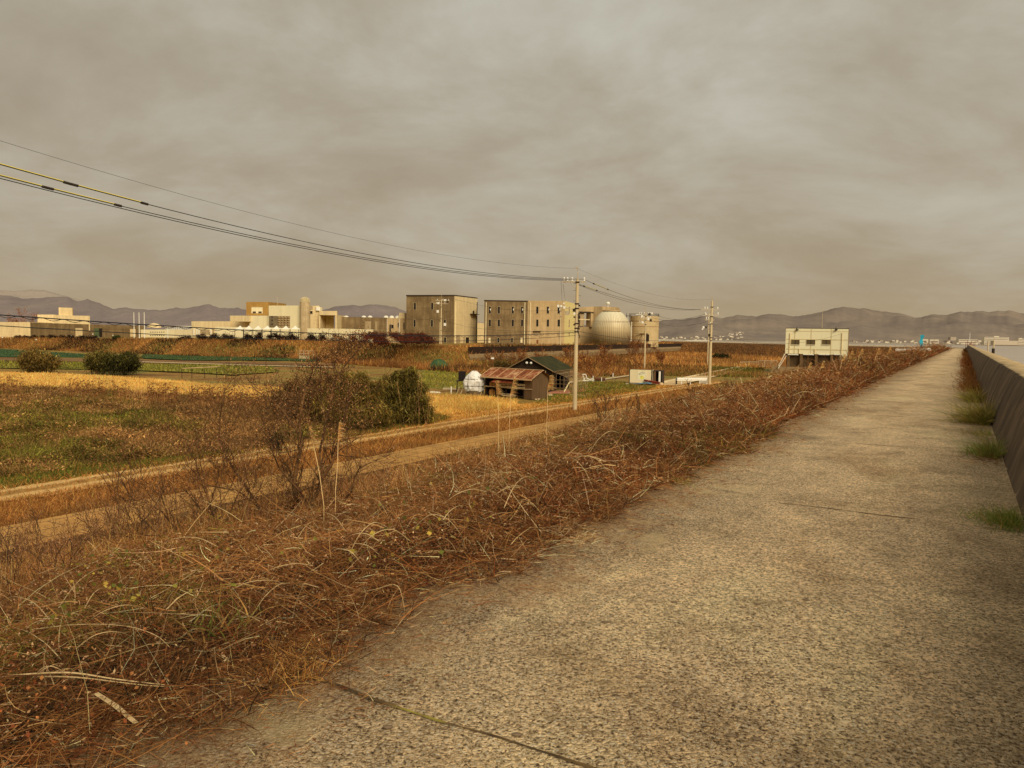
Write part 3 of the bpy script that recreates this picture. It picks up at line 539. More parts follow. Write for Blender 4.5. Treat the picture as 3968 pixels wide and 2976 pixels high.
for i_ in range(4):
    for j_ in range(5):
        x0 = 1076+i_*12; y0 = 1226+j_*9; f_, za, zb = plane_rect(A, B, x0, y0, x0+11, y0+8, .06, .06); a_, c_ = np.array(f_[0]), np.array(f_[1]); n_ = np.array((0, -.45)); ctr = (*((a_+c_)/2+n_), (za+zb)/2)
        cs = [(*a_, za), (*c_, za), (*c_, zb), (*a_, zb)]
        for k in range(4): mb.poly([cs[k], cs[(k+1) % 4], ctr])
mb.build('lattice_panel', noisy('coffered panel', [S(110, 88, 56, 1.2), S(130, 106, 70, 1.2)], 1.), b)
# ---- tower
q = P(1182, 1288, 216); b = thing('round_tower', 'tall round concrete tower with a ribbed domed cap rising beside the cream plant building', 'tower', (q[0], q[1], zc))
r = 19.5*216/FPX; zt = P(1182, 1170, 216)[2]; MB().lathe((0, 0, 0), [(r, -1.), (r, zt-zc)], 40).build('shaft', noisy('stained tower concrete', [S(140, 114, 76), S(160, 134, 92), S(176, 150, 106)], .6, detail=7, streak=.6), b, local=True, smooth=True)
h = zt-zc; R2 = r*.93; MB().lathe((0, 0, h), [(R2, 0), (R2*.97, .3), (R2*.86, .75), (R2*.62, 1.12), (R2*.3, 1.32), (.02, 1.36)], 40).build('dome', noisy('ribbed dome concrete', [S(120, 104, 66, 1.2), S(146, 128, 86, 1.2)], .9, detail=6), b, local=True, smooth=True)
mb = MB()
for k in range(18):
    t = 2*PI*k/18; mb.path([(R2*1.01*math.cos(t), R2*1.01*math.sin(t), h), (R2*.88*math.cos(t), R2*.88*math.sin(t), h+.77), (R2*.62*math.cos(t), R2*.62*math.sin(t), h+1.15), (0, 0, h+1.38)], .06, 4)
mb.build('rib', frm, b, local=True)
# ---- east part of the complex
b = thing('curved_wing', 'beige concrete wing with a concave cream bay beside the round tower', 'building', base(1270, 1290, 220, zc))
mb = MB(); A, B = wall(mb, 1200, 1237, 1185, 219, 220, zc, 12); mb.build('stair_block', conc_l, b)
window(b, A, B, 1203, 1186, 1211, 1199, mat=panel); window(b, A, B, 1202, 1205, 1211, 1216)
slab(MB(), A, B, 1224, 1189, 1239, 1204, .7).build('plant_box', white, b)
mb = MB(); A, B = wall(mb, 1239, 1306, 1205, 218, 219, P(1270, 1221, 218)[2], 12); mb.build('roof_beam', conc_l, b)
slab(MB(), A, B, 1251, 1206, 1265, 1217, .08).build('roof_window', frm, b)
c0 = P(1268, 1270, 224); mb = MB(); n_ = 20; rr = 29*222/FPX; i0 = 0; zt = P(1268, 1221, 219)[2]
for k in range(n_):
    t0 = PI*k/n_; t1 = PI*(k+1)/n_; p_ = lambda t: (c0[0]+rr*math.cos(t), c0[1]-1.+rr*.9*math.sin(t)); mb.poly([(*p_(t0), zc), (*p_(t1), zc), (*p_(t1), zt), (*p_(t0), zt)])
mb.build('curved_wall', noisy('warm cream curved wall', [S(196, 168, 108, 1.5), S(214, 186, 124, 1.5)], .5, streak=.2), b)
for x0, x1 in ((1235.5, 1241), (1299, 1306)): mb = MB(); wall(mb, x0, x1, 1221, 218.3, 218.3, zc, 10); mb.build('pier', conc_l, b)
# ---- long dark wing to the right
b = thing('long_brown_wing', 'long low brown concrete wing with white skylight domes on its flat roof', 'building', base(1400, 1297, 226, zc))
mb = MB(); A, B = wall(mb, 1306.5, 1499, 1227.5, 224, 224, 3.6, 18, 1231); mb.build('wall', conc_d, b)
for x0, y0, x1, y1 in ((1415, 1245, 1438, 1276), (1454, 1246, 1462, 1282)): slab(MB(), A, B, x0, y0, x1, y1, .06).build('door', panel, b)
for x in (1318, 1342, 1410, 1434, 1496, 1518, 1541): q = P(x, 1230, 228); MB().lathe((q[0], q[1], q[2]-.3), [(.75, 0), (.7, .5), (.4, .75), (.02, .85)], 12).build('skylight', white, b)
mb = MB(); A, B = wall(mb, 1499.5, 1576, 1232, 224.5, 226, 3.4, 16, 1234); mb.build('pale_wall', conc_m, b)
window(b, A, B, 1516, 1258, 1525, 1272); window(b, A, B, 1541, 1250, 1545, 1268); window(b, A, B, 1563, 1250, 1567, 1277)
slab(MB(), A, B, 1510, 1257, 1514, 1284, .5).build('balcony', darkm, b)
for x in (1499, 1547): mb = MB(); p_ = PLN(x+1, 1236, A, B); mb.tube((p_[0], p_[1]-.2, p_[2]), (p_[0], p_[1]-.2, 3.6), .09); mb.build('downpipe', white, b)
mb = MB(); wall(mb, 1547, 1568, 1212, 226.5, 226.5, P(1550, 1234, 226)[2], 4); mb.build('roof_hut', cream_d, b)
# ---- low front walls
b = thing('front_wall', 'low cream boundary wall standing behind the row of small white tents', 'wall', base(1000, 1300, 212, zc))
mb = MB(); wall(mb, 834, 1161, 1266, 213, 211, zc, .3, 1271); mb.build('wall_face', cream, b)
b = thing('garden_wall', 'low cream wall stepping down right of the round tower behind red hedges', 'wall', base(1300, 1298, 208, 4.0))
mb = MB(); wall(mb, 1191, 1336, 1272, 209, 207, 3.9, .3, 1274); mb.build('wall_face', cream, b)
mb = MB(); wall(mb, 1336.4, 1445, 1274, 207, 205, 3.9, .3, 1277); mb.build('wall_face', cream, b)
# ---- tents
for k, x in enumerate((931, 965, 1001, 1037, 1072, 1108, 1145)):
    q = base(x, 1300, 206, 4.6); nm = ('first', 'second', 'third', 'fourth', 'fifth', 'sixth', 'seventh')[k]
    t = thing('tent', 'small white peaked tent, %s from the left in the row before the cream wall' % nm, 'tent', q, 'row of small white peaked tents')
    wd = 17*206/FPX; za = P(x, 1276, q[1])[2]-q[2]; zb = P(x, 1262, q[1])[2]-q[2]; mb = MB(); prof = [(wd, za), (wd*.62, za+(zb-za)*.22), (wd*.3, za+(zb-za)*.6), (.03, zb)]
    rings = [[(-r_, -r_*.8, z_), (r_, -r_*.8, z_), (r_, r_*.8, z_), (-r_, r_*.8, z_)] for r_, z_ in prof]
    for a_, c_ in zip(rings[:-1], rings[1:]):
        for i_ in range(4): mb.poly([a_[i_], a_[(i_+1) % 4], c_[(i_+1) % 4], c_[i_]])
    mb.build('tent_roof', white, t, local=True)
    for sx in (-1, 1): MB().tube((sx*wd*.95, -wd*.75, -.6), (sx*wd*.95, -wd*.75, za), .07, n=6).build('post', darkm, t, local=True)
# ---- tower block A
b = thing('tower_block', 'square grey brown concrete tower block with slit windows and a side balcony', 'building', base(1700, 1329, 226, 3.9))
mb = MB(); A, B = wall(mb, 1575, 1761, 1147, 222, 217, 3.0, 14.5, 1147.5)
FA = (A, B); t_ = unit((B-A)[:2]); nn_ = np.array((-t_[1], t_[0])); C = P(1849, 1158, 231)
mb = MB(); mb.prism([A[:2], B[:2], C[:2], A[:2]+C[:2]-B[:2]], 3.0, A[2]); mb.build('wall', conc_d, b)
mb = MB(); s_ = unit((C-B)[:2]); o_ = np.array((s_[1], -s_[0]))*.06; mb.prism([B[:2]+o_, C[:2]+o_, C[:2]-o_*2, B[:2]-o_*2], 3.0, A[2]-.02); mb.build('side_wall', conc_l, b)  # side coloured lighter than the front, painting its sunlit face
mb = MB(); g = .12; mb.prism([A[:2]-(g, g), B[:2]+(g*.5, -g), C[:2]+(g, g), A[:2]+C[:2]-B[:2]+(-g, g)], A[2]+.01, A[2]+.3); mb.build('roof_edge', darkm, b)
for x, y in ((1608, 1173), (1675, 1173), (1607, 1239), (1674, 1239), (1724, 1239), (1674, 1307), (1725, 1307)): window(b, *FA, x-4, y, x+4.2, y+27 if y < 1300 else y+20)
f = slab(MB(), *FA, 1706, 1166, 1752, 1206, .05).build('louvre_panel', noisy('ribbed louvre', [S(70, 54, 32, 1.2), S(108, 86, 54, 1.2)], 1., (4, 4, .05)), b)
FS = (B, C)
for x0, y0, x1, y1 in ((1803.5, 1178, 1807, 1207), (1833, 1181, 1836.5, 1204), (1774, 1241, 1777, 1269), (1802, 1243, 1806, 1269), (1832, 1244, 1836, 1271), (1831, 1307, 1835, 1330)): window(b, *FS, x0, y0, x1, y1, fr=.09)
for x0, y0, x1, y1 in ((1767, 1298, 1782, 1331), (1795, 1306, 1800, 1330), (1804, 1307, 1816, 1330)): slab(MB(), *FS, x0, y0, x1, y1, .1).build('door', panel if x0 < 1800 else shade, b)
bal = slab(MB(), *FS, 1820, 1216, 1844, 1219.5, 1.2).build('balcony', darkm, b); slab(MB(), *FS, 1820, 1204, 1825, 1217, 1.1, 1.0).build('balcony_rail', darkm, b)
for x, F_, mt in ((1765, FS, cream), (1848, FS, darkm)): p_ = PLN(x, 1170, *F_); mb = MB(); mb.tube((p_[0]+.1, p_[1]-.15, p_[2]), (p_[0]+.1, p_[1]-.15, 3.2), .12); mb.build('downpipe', mt, b)
b = thing('pale_tank_house', 'pale hazy concrete block glimpsed in the gap between the two slit windowed blocks', 'building', base(1860, 1329, 262, 3.9))
mb = MB(); wall(mb, 1846, 1880, 1250, 262, 266, 3., 10, 1254); mb.build('wall', conc_l, b)
# ---- block B
b = thing('long_block', 'wide concrete block with rows of paired slit windows, darker left half and yellow lit end', 'building', base(2050, 1330, 226, 3.9))
mb = MB(); A, B = wall(mb, 1877, 2045, 1166, 220, 220.4, 3.0, 15); FA = (A, B); mb.build('wall', conc_d, b)
mb = MB(); A2, B2 = wall(mb, 2045.3, 2189, 1165, 220.6, 222, 3.0, 15, 1166); F2 = (A2, B2); mb.build('beige_wall', conc_m, b)
C = P(2262, 1190, 262); s_ = unit((C-B2)[:2]); mb = MB(); mb.prism([B2[:2]+(.03, 0), P(2229, 1176, 240)[:2], P(2229, 1176, 240)[:2]+(-6, 2), B2[:2]+(-6, 2)], 3.0, B2[2]-.03); FY = (B2+(.03, 0, 0), P(2229, 1176, 240)); mb.build('yellow_wall', yellow, b)  # sunlit brightness of this end is put into its yellow
for F_, xs in ((FA, (1898, 1933, 1987, 2023)), (F2, (2082, 2123, 2165))):
    for x in xs:
        for y in (1188, 1238): window(b, *F_, x-4, y, x+4, y+27)
for x in (1897, 1931, 1984, 2021): window(b, *FA, x-3.5, 1309, x+3.5, 1328, mat=cream if x in (1897, 2021) else glass)
for x in (1899, 1988, 2024, 2125, 2167): slab(MB(), *(FA if x < 2040 else F2), x, 1196, x+3, 1203, .3).build('sign_box', white, b)
slab(MB(), *F2, 2067, 1284, 2094, 1302, .08).build('shutter', panel, b); slab(MB(), *F2, 2066, 1282, 2096, 1284, .8).build('canopy', darkm, b)
slab(MB(), *F2, 2079, 1316, 2086, 1332, .08).build('door', rustm, b); slab(MB(), *F2, 2161, 1287, 2169, 1303, .08).build('shutter', panel, b)
for y0, y1 in ((1189, 1217), (1239, 1267), (1287, 1302)): window(b, *FY, 2203.5, y0, 2206, y1, fr=.08)
for x, F_, mt in ((1884, FA, cream), (2034, FA, cream), (2055, F2, cream)): p_ = PLN(x, 1172, *F_); mb = MB(); mb.tube((p_[0], p_[1]-.2, p_[2]), (p_[0], p_[1]-.2, 3.2), .13); mb.build('downpipe', mt, b)
mb = MB(); g = .12; mb.prism([A[:2]-(g, g), B[:2]+(0, -g), B[:2]+(0, 14), A[:2]+(-g, 14)], A[2]+.01, A[2]+.28); mb.build('roof_edge', darkm, b)
# ---- building C with the open frame
b = thing('frame_building', 'beige concrete building with an open roof frame and rounded end behind the egg shaped tank', 'building', base(2300, 1335, 268, 3.9))
zf = P(2260, 1266, 272)[2]; mb = MB(); wall(mb, 2236, 2300, 1267, 270, 272, 3., 14); mb.build('lower_wall', conc_m, b)
zo = P(2260, 1207, 271)[2]; mb = MB(); wall(mb, 2236, 2300, 1192, 270.2, 272, zo, 14, 1188); mb.build('upper_beam', conc_m, b)
for x0, x1 in ((2236, 2264), (2290, 2300)): mb = MB(); wall(mb, x0, x1, 1207, 270.5, 271, zf, 3); mb.build('pier', conc_m, b)
A = P(2236, 1207, 269.8); B = P(2300, 1207, 271.8); slab(MB(), A, B, 2246, 1208, 2297, 1214, .9).build('canopy', darkm, b); slab(MB(), A, B, 2240, 1236, 2296, 1241, .3, -.4).build('walkway', cream_d, b); slab(MB(), A, B, 2247, 1215, 2262, 1264, .2).build('shutter', panel, b)
mb = MB(); n_ = 10; pts = [P(2300, 1188, 272), P(2335, 1184.5, 270), P(2365, 1184, 271), P(2388, 1184.5, 274), P(2402, 1186, 280)]; mb.prism([p[:2] for p in pts]+[pts[-1][:2]+(0, 12), pts[0][:2]+(0, 16)], 3., pts[0][2]); mb.build('round_wall', conc_m, b)
q = P(2356, 1180, 276); MB().lathe((q[0], q[1], q[2]-1), [(.15, 0), (.15, .8), (.6, 1.), (.75, 1.5), (.4, 1.9), (.02, 2.)], 12).build('vent', white, b)
for x, y in ((2336, 1172), (2345, 1174)): MB().tube(P(x, 1186, 275), P(x, y, 275), .06).build('mast', greym, b)
# ---- egg digester
q = P(2367, 1335, 262); b = thing('egg_digester', 'egg shaped silvery digester tank clad in vertical ribs of shingled panels', 'tank', (q[0], q[1], 3.9))
k = 262/FPX; zh = lambda py: P(2367, py, 262)[2]-3.9
prof = [(64, 1340), (70, 1322), (74, 1302), (75, 1285), (73.5, 1268), (69, 1252), (62, 1238), (53, 1225), (43, 1214), (36, 1209)]
pr = []
ys = np.array([p[1] for p in prof][::-1], float); rs = np.array([p[0] for p in prof][::-1], float)
for yy in np.linspace(1340, 1209, 34): pr.append((np.interp(yy, ys, rs)*k, zh(yy)))
nseg = 60; V = []; 
for j_, (r_, z_) in enumerate(pr):
    for i_ in range(nseg*2):
        t = PI*i_/nseg; rr = r_*(1+(.012 if i_ % 2 else -.004)); rr += .05*(1-(j_ % 2)) if ((i_//2) % 4) in (1, 2) else 0; V.append((rr*math.cos(t), rr*math.sin(t), z_))
n2 = nseg*2; F = [(j_*n2+i_, j_*n2+(i_+1) % n2, (j_+1)*n2+(i_+1) % n2, (j_+1)*n2+i_) for j_ in range(len(pr)-1) for i_ in range(n2)]
m, nt, bb = newmat('silvery cladding panels'); sx = nd(nt, 'SeparateXYZ', {'Vector': coords(nt)}).outputs; ang_ = mth(nt, 'ARCTAN2', sx[1], sx[0])
st1 = mth(nt, 'FRACT', mth(nt, 'MULTIPLY', ang_, 60/(2*PI))); st1 = ramp(nt, st1, [(0., (.35, .35, .35)), (.1, (.5, .5, .5)), (.2, (1, 1, 1)), (.9, (1, 1, 1)), (1., (.5, .5, .5))])
rows = mth(nt, 'FRACT', mth(nt, 'MULTIPLY', sx[2], 2.4)); rw = ramp(nt, rows, [(0., (.55, .55, .55)), (.25, (1, 1, 1))]); sect = mth(nt, 'GREATER_THAN', mth(nt, 'FRACT', mth(nt, 'MULTIPLY', ang_, 15/(2*PI))), .5)
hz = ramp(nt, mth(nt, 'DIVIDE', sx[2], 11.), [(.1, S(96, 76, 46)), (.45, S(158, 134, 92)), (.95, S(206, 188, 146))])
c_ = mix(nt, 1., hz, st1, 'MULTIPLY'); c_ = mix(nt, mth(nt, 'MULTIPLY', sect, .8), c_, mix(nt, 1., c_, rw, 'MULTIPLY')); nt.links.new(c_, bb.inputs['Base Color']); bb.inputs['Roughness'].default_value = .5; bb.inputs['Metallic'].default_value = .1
fastmesh('shell', np.array(V), np.array(F), m, b, local=True)
MB().lathe((0, 0, zh(1210)), [(33*k, -.3), (33*k, .35), (36*k, .36), (36*k, .62), (.1, .7)], 40).build('cap', noisy('cap metal', [S(120, 98, 62, 1.3), S(150, 126, 86, 1.3)], 2.), b, local=True)
mb = MB(); a_, c_ = [], []
for i_ in range(25): t = PI+PI*i_/24; a_.append((74.5*k*math.cos(t), 74.5*k*math.sin(t), zh(1246)))
mb.path([(x*.985, y*.985, z) for x, y, z in a_], .05, 5); mb.build('ring_pipe', rustm, b, local=True)
# ---- cylinder tank
q = P(2495, 1330, 292); b = thing('round_tank', 'plain cylindrical pale storage tank with a railed rooftop platform', 'tank', (q[0], q[1], 3.9)); r = 55*292/FPX; k = 292/FPX; zh = lambda py: P(2495, py, 292)[2]-3.9
MB().lathe((0, 0, 0), [(r, -1), (r, zh(1226)), (r*.985, zh(1226)+.01)], 56).build('shell', noisy('painted tank steel', [S(150, 124, 80), S(168, 142, 96)], .5, streak=.3), b, local=True, smooth=True)
for y in (1245, 1266): MB().lathe((0, 0, zh(y)), [(r*1.001, -.06), (r*1.012, -.05), (r*1.012, .05), (r*1.001, .06)], 56).build('hoop', rustm, b, local=True)
mb = MB()
for i_ in range(40):
    t = 2*PI*i_/40; t2 = 2*PI*(i_+1)/40
    for zz_ in (.5, 1.): mb.tube((r*math.cos(t), r*math.sin(t), zh(1226)+zz_), (r*math.cos(t2), r*math.sin(t2), zh(1226)+zz_), .03, n=4, cap=False)
    mb.tube((r*math.cos(t), r*math.sin(t), zh(1226)), (r*math.cos(t), r*math.sin(t), zh(1226)+1.), .03, n=4)
mb.build('railing', darkm, b, local=True)
mb = MB(); x0 = -r*1.02; mb.box((x0-1., -1, zh(1226)+.05), (2.4, 2, .15)); mb.tube((x0-1.6, -1.8, 0), (x0-1.6, -1.8, zh(1215)), .09); mb.tube((x0-.5, -1.8, 0), (x0-.5, -1.8, zh(1215)), .09)
for i_ in range(16): mb.box((x0-1.05, -1.8, .6+i_*.5), (1.1, .08, .08))
mb.build('stair_tower', darkm, b, local=True)
mb = MB(); mb.box((-r*.2, -r*.9, zh(1226)+.55), (6., .3, .2)); mb.tube((-r*.95, -r*.35, 0.5), (-r*.95, -r*.35, zh(1248)), .25); mb.build('pipe', white, b, local=True)
mb = MB(); mb.box((r*.05, -r*1.0, 2.4), (1.3, .4, 2.6)); mb.build('door', shade, b, local=True); MB().box((-r*.35, -r*1.02, 4.), (5., .8, .12)).build('canopy', darkm, b, local=True)
for x in (2493,): MB().tube((0, 0, zh(1226)), (0, 0, zh(1150)), .05, .03).build('mast', greym, b, local=True)
# ---- pipe bridge along the platform
b = thing('pipe_bridge', 'long white horizontal pipes on short posts crossing behind the power poles', 'pipes', base(2600, 1322, 330, 3.9)); mb = MB()
for (x0, y0, d0), (x1, y1, d1), rr in (((2441, 1316, 300), (2760, 1320, 400), .16), ((2345, 1320.5, 262), (2560, 1322, 330), .2)): mb.tube(P(x0, y0, d0), P(x1, y1, d1), rr)
mb.build('pipe', white, b)
for x, d in ((2460, 305), (2500, 316), (2540, 328), (2580, 340), (2640, 362), (2700, 382)): q = P(x, 1318, d); MB().tube((q[0], q[1], 3.2), q, .12, n=6).build('post', greym, b)
# ---- dark wall on the revetment along the platform's front edge
b = thing('dark_retaining_wall', 'long dark board wall on a pale sloping concrete footing before the slit windowed blocks', 'wall', base(2000, 1370, 170, 3.))
mb = MB(); mb2 = MB(); xs = [1816, 1870, 1930, 1990, 2050, 2110, 2170, 2230, 2300, 2367, 2433, 2500, 2550, 2600, 2650, 2696]; prev = None
for x in xs:
    fr_ = (x-1816)/880; d = 1/((1-fr_)/147+fr_/375); p = P(x, 1344-13*fr_, d); zt = 4.05-.1*fr_; cur = (p[0], p[1])
    if prev: mb.prism([prev, cur, (cur[0]-.1, cur[1]+.2), (prev[0]-.1, prev[1]+.2)], 2.55, 4.05); mb2.poly([(prev[0]+.3, prev[1]-1.5, 2.0), (cur[0]+.3, cur[1]-1.5, 2.0), (cur[0], cur[1]-.02, 2.66), (prev[0], prev[1]-.02, 2.66)]); mb2.poly([(prev[0]+.3, prev[1]-1.5, 2.0), (cur[0]+.3, cur[1]-1.5, 2.0), (cur[0]+.3, cur[1]-1.5, .9), (prev[0]+.3, prev[1]-1.5, .9)])
    prev = cur
mb.build('board_wall', noisy('black brown boards', [S(26, 16, 8), S(44, 28, 14)], .6, (1, 1, .3)), b); mb2.build('footing', noisy('dull footing concrete', [S(96, 74, 44), S(118, 94, 60)], .8, detail=6), b)
mb = MB()
for x, y in ((2141, 1337), (2150, 1338)): mb.tube(P(x-7, y+28, 160), P(x, y, 161), .06)
mb.tube(P(2141, 1337, 161), P(2152, 1338, 161), .06); mb.build('ladder_rail', darkm, b)
# ---- pump station
zb = .3; q = P(3165, 1436, 150); b = thing('pump_station', 'white panelled pump station on dark brown sluice piers at the canal head', 'building', (q[0], q[1], zb))
A0 = P(3046, 1272, 150); B0 = P(3288, 1275, 145.4); zt = A0[2]; zm = P(3100, 1371, 149)[2]
t_ = unit((B0-A0)[:2]); n_ = np.array((-t_[1], t_[0])); 
pw = noisy('white metal panelling', [S(232, 212, 158, 1.5), S(236, 218, 166, 1.5)], .6, streak=.08)
mb = MB(); mb.prism([A0[:2], B0[:2], B0[:2]+n_*9, A0[:2]+n_*9], zm, zt); mb.build('body', pw, b)
mb = MB(); 
for x in (3079, 3142, 3220): slab(mb, A0, B0, x-.13, 1275, x+.13, 1370, .015)
for y in (1284, 1316, 1355): slab(mb, A0, B0, 3047, y-.12, 3287, y+.12, .018)
mb.build('panel_joint', noisy('joint', [S(160, 140, 96)], 1.), b)
mb = MB(); g = .05; mb.prism([A0[:2]-t_*g-n_*g, B0[:2]+t_*g-n_*g, B0[:2]+t_*g+n_*9.2, A0[:2]-t_*g+n_*9.2], zt+.01, zt+.09); mb.build('roof_edge', darkm, b)
mb = MB(); p_ = B0[:2]; mb.prism([p_-t_*1.3, p_-(0, 0), p_+n_*9, p_-t_*1.3+n_*9], 2.3, zm-.01); mb.build('leg_wall', pw, b)
mb = MB(); mb.prism([p_+t_*.02, p_+t_*.06, p_+t_*.06+n_*9, p_+t_*.02+n_*9], 2.3, zt-.1); mb.build('side_wall', noisy('shaded side', [S(120, 96, 60)], 1.), b)
for x0, x1 in ((3066, 3098), (3125.5, 3158.5), (3185.5, 3218.5)):
    f = window(b, A0, B0, x0, 1316.5, x1, 1335, fr=.07, mat=noisy('dim pump house glass', [S(88, 70, 40), S(60, 48, 30)], .5, rough=.3)); c_ = (x0+x1)/2
    e = slab(MB(), A0, B0, c_-.7, 1317, c_+.7, 1335, .07).build('mullion', darkm); e.parent = f; e.data.transform(Matrix.Translation(-Vector(b.location)))
    s_ = slab(MB(), A0, B0, x0-1, 1335.5, x1+1, 1337, .16).build('sill', white); s_.parent = f; s_.data.transform(Matrix.Translation(-Vector(b.location)))
for x in (3061, 3098.5, 3159, 3263): p_ = PLN(x, 1290, A0, B0); mb = MB(); mb.tube((p_[0], p_[1]-.13, p_[2]-(0 if x in (3061, 3263) else 3.1)), (p_[0], p_[1]-.13, zm), .08); mb.build('downpipe', noisy('rusty cream pipe', [S(196, 176, 128), S(176, 144, 96)], 1.), b)
for x in (3087, 3238): p_ = PLN(x, 1278, A0, B0); mb = MB(); mb.box((p_[0], p_[1]-.3, p_[2]), (.35, .3, .3)); mb.tube((p_[0], p_[1]-.1, p_[2]), (p_[0], p_[1]-.1, p_[2]+.6), .05); mb.build('floodlight', darkm, b)
mb = MB(); q_ = P(3185, 1272, 152); mb.tube((q_[0], q_[1], zt), (q_[0], q_[1], P(3185, 1179, 152)[2]), .05, .02); mb.build('mast', frm, b)
mb = MB(); mb.prism([A0[:2]+n_*.7+t_*.2, B0[:2]+n_*.7-t_*1.4, B0[:2]+n_*8.8-t_*1.4, A0[:2]+n_*8.8+t_*.2], -1.2, zm-.02); mb.build('sluice_wall', noisy('dark sluice concrete', [S(48, 34, 18), S(76, 56, 32)], .5, detail=6), b)
for x in (3050, 3100, 3158, 3218, 3252): p_ = PLN(x, 1380, A0, B0)[:2]; mb = MB(); mb.prism([p_, p_+t_*.5, p_+t_*.5+n_*2.2, p_+n_*2.2], -1.2, zm-.03); mb.build('pier', noisy('pier', [S(70, 50, 28), S(96, 72, 42)], 1.), b)
for x0, x1 in ((3053, 3094), (3112, 3154), (3172, 3214), (3232, 3260)): slab(MB(), A0, B0, x0, 1371.5, x1, 1376, .1).build('gate_beam', white, b)
mb = MB(); c0 = P(3262, 1432, 143); mb.prism([P(2990, 1426, 150)[:2], P(3290, 1430, 146)[:2], P(3290, 1430, 146)[:2]+n_*4, P(2990, 1426, 150)[:2]+n_*4], -1.5, P(3100, 1423, 148)[2]); mb.build('deck', noisy('deck concrete', [S(96, 74, 44), S(124, 98, 62)], 1.), b)
mb = MB()
for i_ in range(9): y0 = 1372+i_*6; slab(mb, A0, B0, 3039-i_*2.6, y0, 3030-i_*2.6+10, y0+2.5, 1.2, .2)
mb.build('stairs', white, b)
mb = MB(); a_ = PLN(3040, 1360, A0, B0); c_ = PLN(3008, 1418, A0, B0); mb.tube(a_-(0, 1.1, 0), c_-(0, 1.1, 0), .06); mb.tube(a_-(0, 1.1, .9), c_-(0, 1.1, .5), .06); mb.build('stair_rail', white, b)
# ---- fences by the pump station
def fence(name, label, x0, y0, x1, y1, h, n, d, mat, mesh=None):
    a = G(x0, y0, .1); c = G(x1, y1, .1); t = thing(name, label, 'fence', ((a+c)/2)); mb = MB()
    for k in range(n+1): p = a+(c-a)*k/n; MB().tube(p, p+(0, 0, h), .045, n=6).build('post', mat, t)
    mb.tube(a+(0, 0, h), c+(0, 0, h), .04, n=5); mb.tube(a+(0, 0, h*.15), c+(0, 0, h*.15), .04, n=5)
    for k in range(int(np.linalg.norm(c-a)/.22)): p = a+(c-a)*(k*.22/np.linalg.norm(c-a)); mb.tube(p+(0, 0, h*.15), p+(0, 0, h), .012, n=4, cap=False)
    mb.build('rail', mat, t); return t
fence('metal_fence', 'low upright bar fence beside the canal left of the pump station', 2868, 1418, 2938, 1416, .95, 8, 0, greym)
fence('mesh_fence', 'wider mesh fence panels adjoining the pump station stairs', 2938, 1424, 3010, 1423, 1.55, 3, 0, greym)
# ---- small lamps, sluice boxes along the platform
for k, (x, y, dn) in enumerate(((10, 1308, 'nearest the left end wall'), (140, 1316, 'beside the third hedge'), (276, 1302, 'before the pale door panel'), (360, 1295, 'near the green door'), (383, 1318, 'below the green door on the slope'), (438, 1300, 'right of the green door'), (639, 1319, 'by the round shrub under the truss'))):
    d_ = 232 if y > 1306 else 244; q = P(x, y+4, d_); zg = float(tz(q[0], q[1])); b = thing('bollard_lamp', 'small white headed bollard lamp on the bank, '+dn, 'lamp', (q[0], q[1], zg), 'bollard lamps along the left bank'); h = max(.7, q[2]+.45-zg)
    MB().tube((0, 0, -.1), (0, 0, h-.3), .07).build('post', darkm, b, local=True); MB().lathe((0, 0, h-.3), [(.12, 0), (.17, .1), (.17, .3), (.05, .38)], 8).build('lamp_head', white, b, local=True)
for x, y, dn in ((725, 1373, 'on the green strip left of the bare trees'), (1180, 1391, 'seen through the bare branches'), (1652, 1402, 'beside the green mound')):
    a = G(x, y, .1); b = thing('sluice_box', 'small concrete inlet box with pipe rails '+dn, 'inlet', a, 'small railed inlet boxes at the foot of the bank'); w_ = 1.1; h = 1.9
    MB().box((0, 0, .35), (2*w_, 1.2, .9)).build('box', noisy('inlet concrete', [S(130, 108, 72), S(150, 126, 86)], 1.), b, local=True); mb = MB()
    for sx in (-w_, 0, w_): mb.tube((sx, -.6, .7), (sx, -.6, h), .05); mb.tube((sx+.8, .6, .7), (sx+.8, .6, h), .05)
    mb.tube((-w_, -.6, h), (w_, -.6, h), .05); mb.tube((w_, -.6, h), (w_+.8, .6, h), .05); mb.tube((-w_, -.6, 1.3), (w_, -.6, 1.3), .05); mb.build('railing', greym, b, local=True)
# ---- far town
tw = noisy('far white wall', [S(160, 144, 116), S(170, 154, 126)], .02); tw2 = noisy('far beige wall', [S(132, 114, 92), S(140, 122, 98)], .02); rf = noisy('far roof', [S(104, 84, 70), S(120, 98, 82)], .02); twn = noisy('far window band', [S(110, 94, 74)], .02)
def farb(label, x0, x1, y0, y1, d, rows=0, cat='building', mt=tw, top=None):
    a = P(x0, y1, d); c = P(x1, y0, d); b = thing('far_building', label, cat, (a[0], d, a[2])); mb = MB(); mb.prism([(a[0], d), (c[0], d), (c[0], d+18), (a[0], d+18)], a[2]-3, c[2]); mb.build('wall', mt, b)
    for r_ in range(rows):
        z = a[2]+(c[2]-a[2])*(r_+.35)/rows; h = (c[2]-a[2])/rows*.35; MB().prism([(a[0]+2, d-.6), (c[0]-2, d-.6), (c[0]-2, d+.1), (a[0]+2, d+.1)], z, z+h).build('window', twn, b)
    if top: p = P(top[0], top[2], d); q = P(top[1], y0, d); MB().prism([(p[0], d+1), (q[0], d+1), (q[0], d+9), (p[0], d+9)], q[2]-1, p[2]).build('roof_block', mt, b)
    return b
farb('large cream far shore apartment slab with a small block on its roof', 3814, 3910, 1307, 1334, 2750, 5, top=(3853, 3872, 1302))
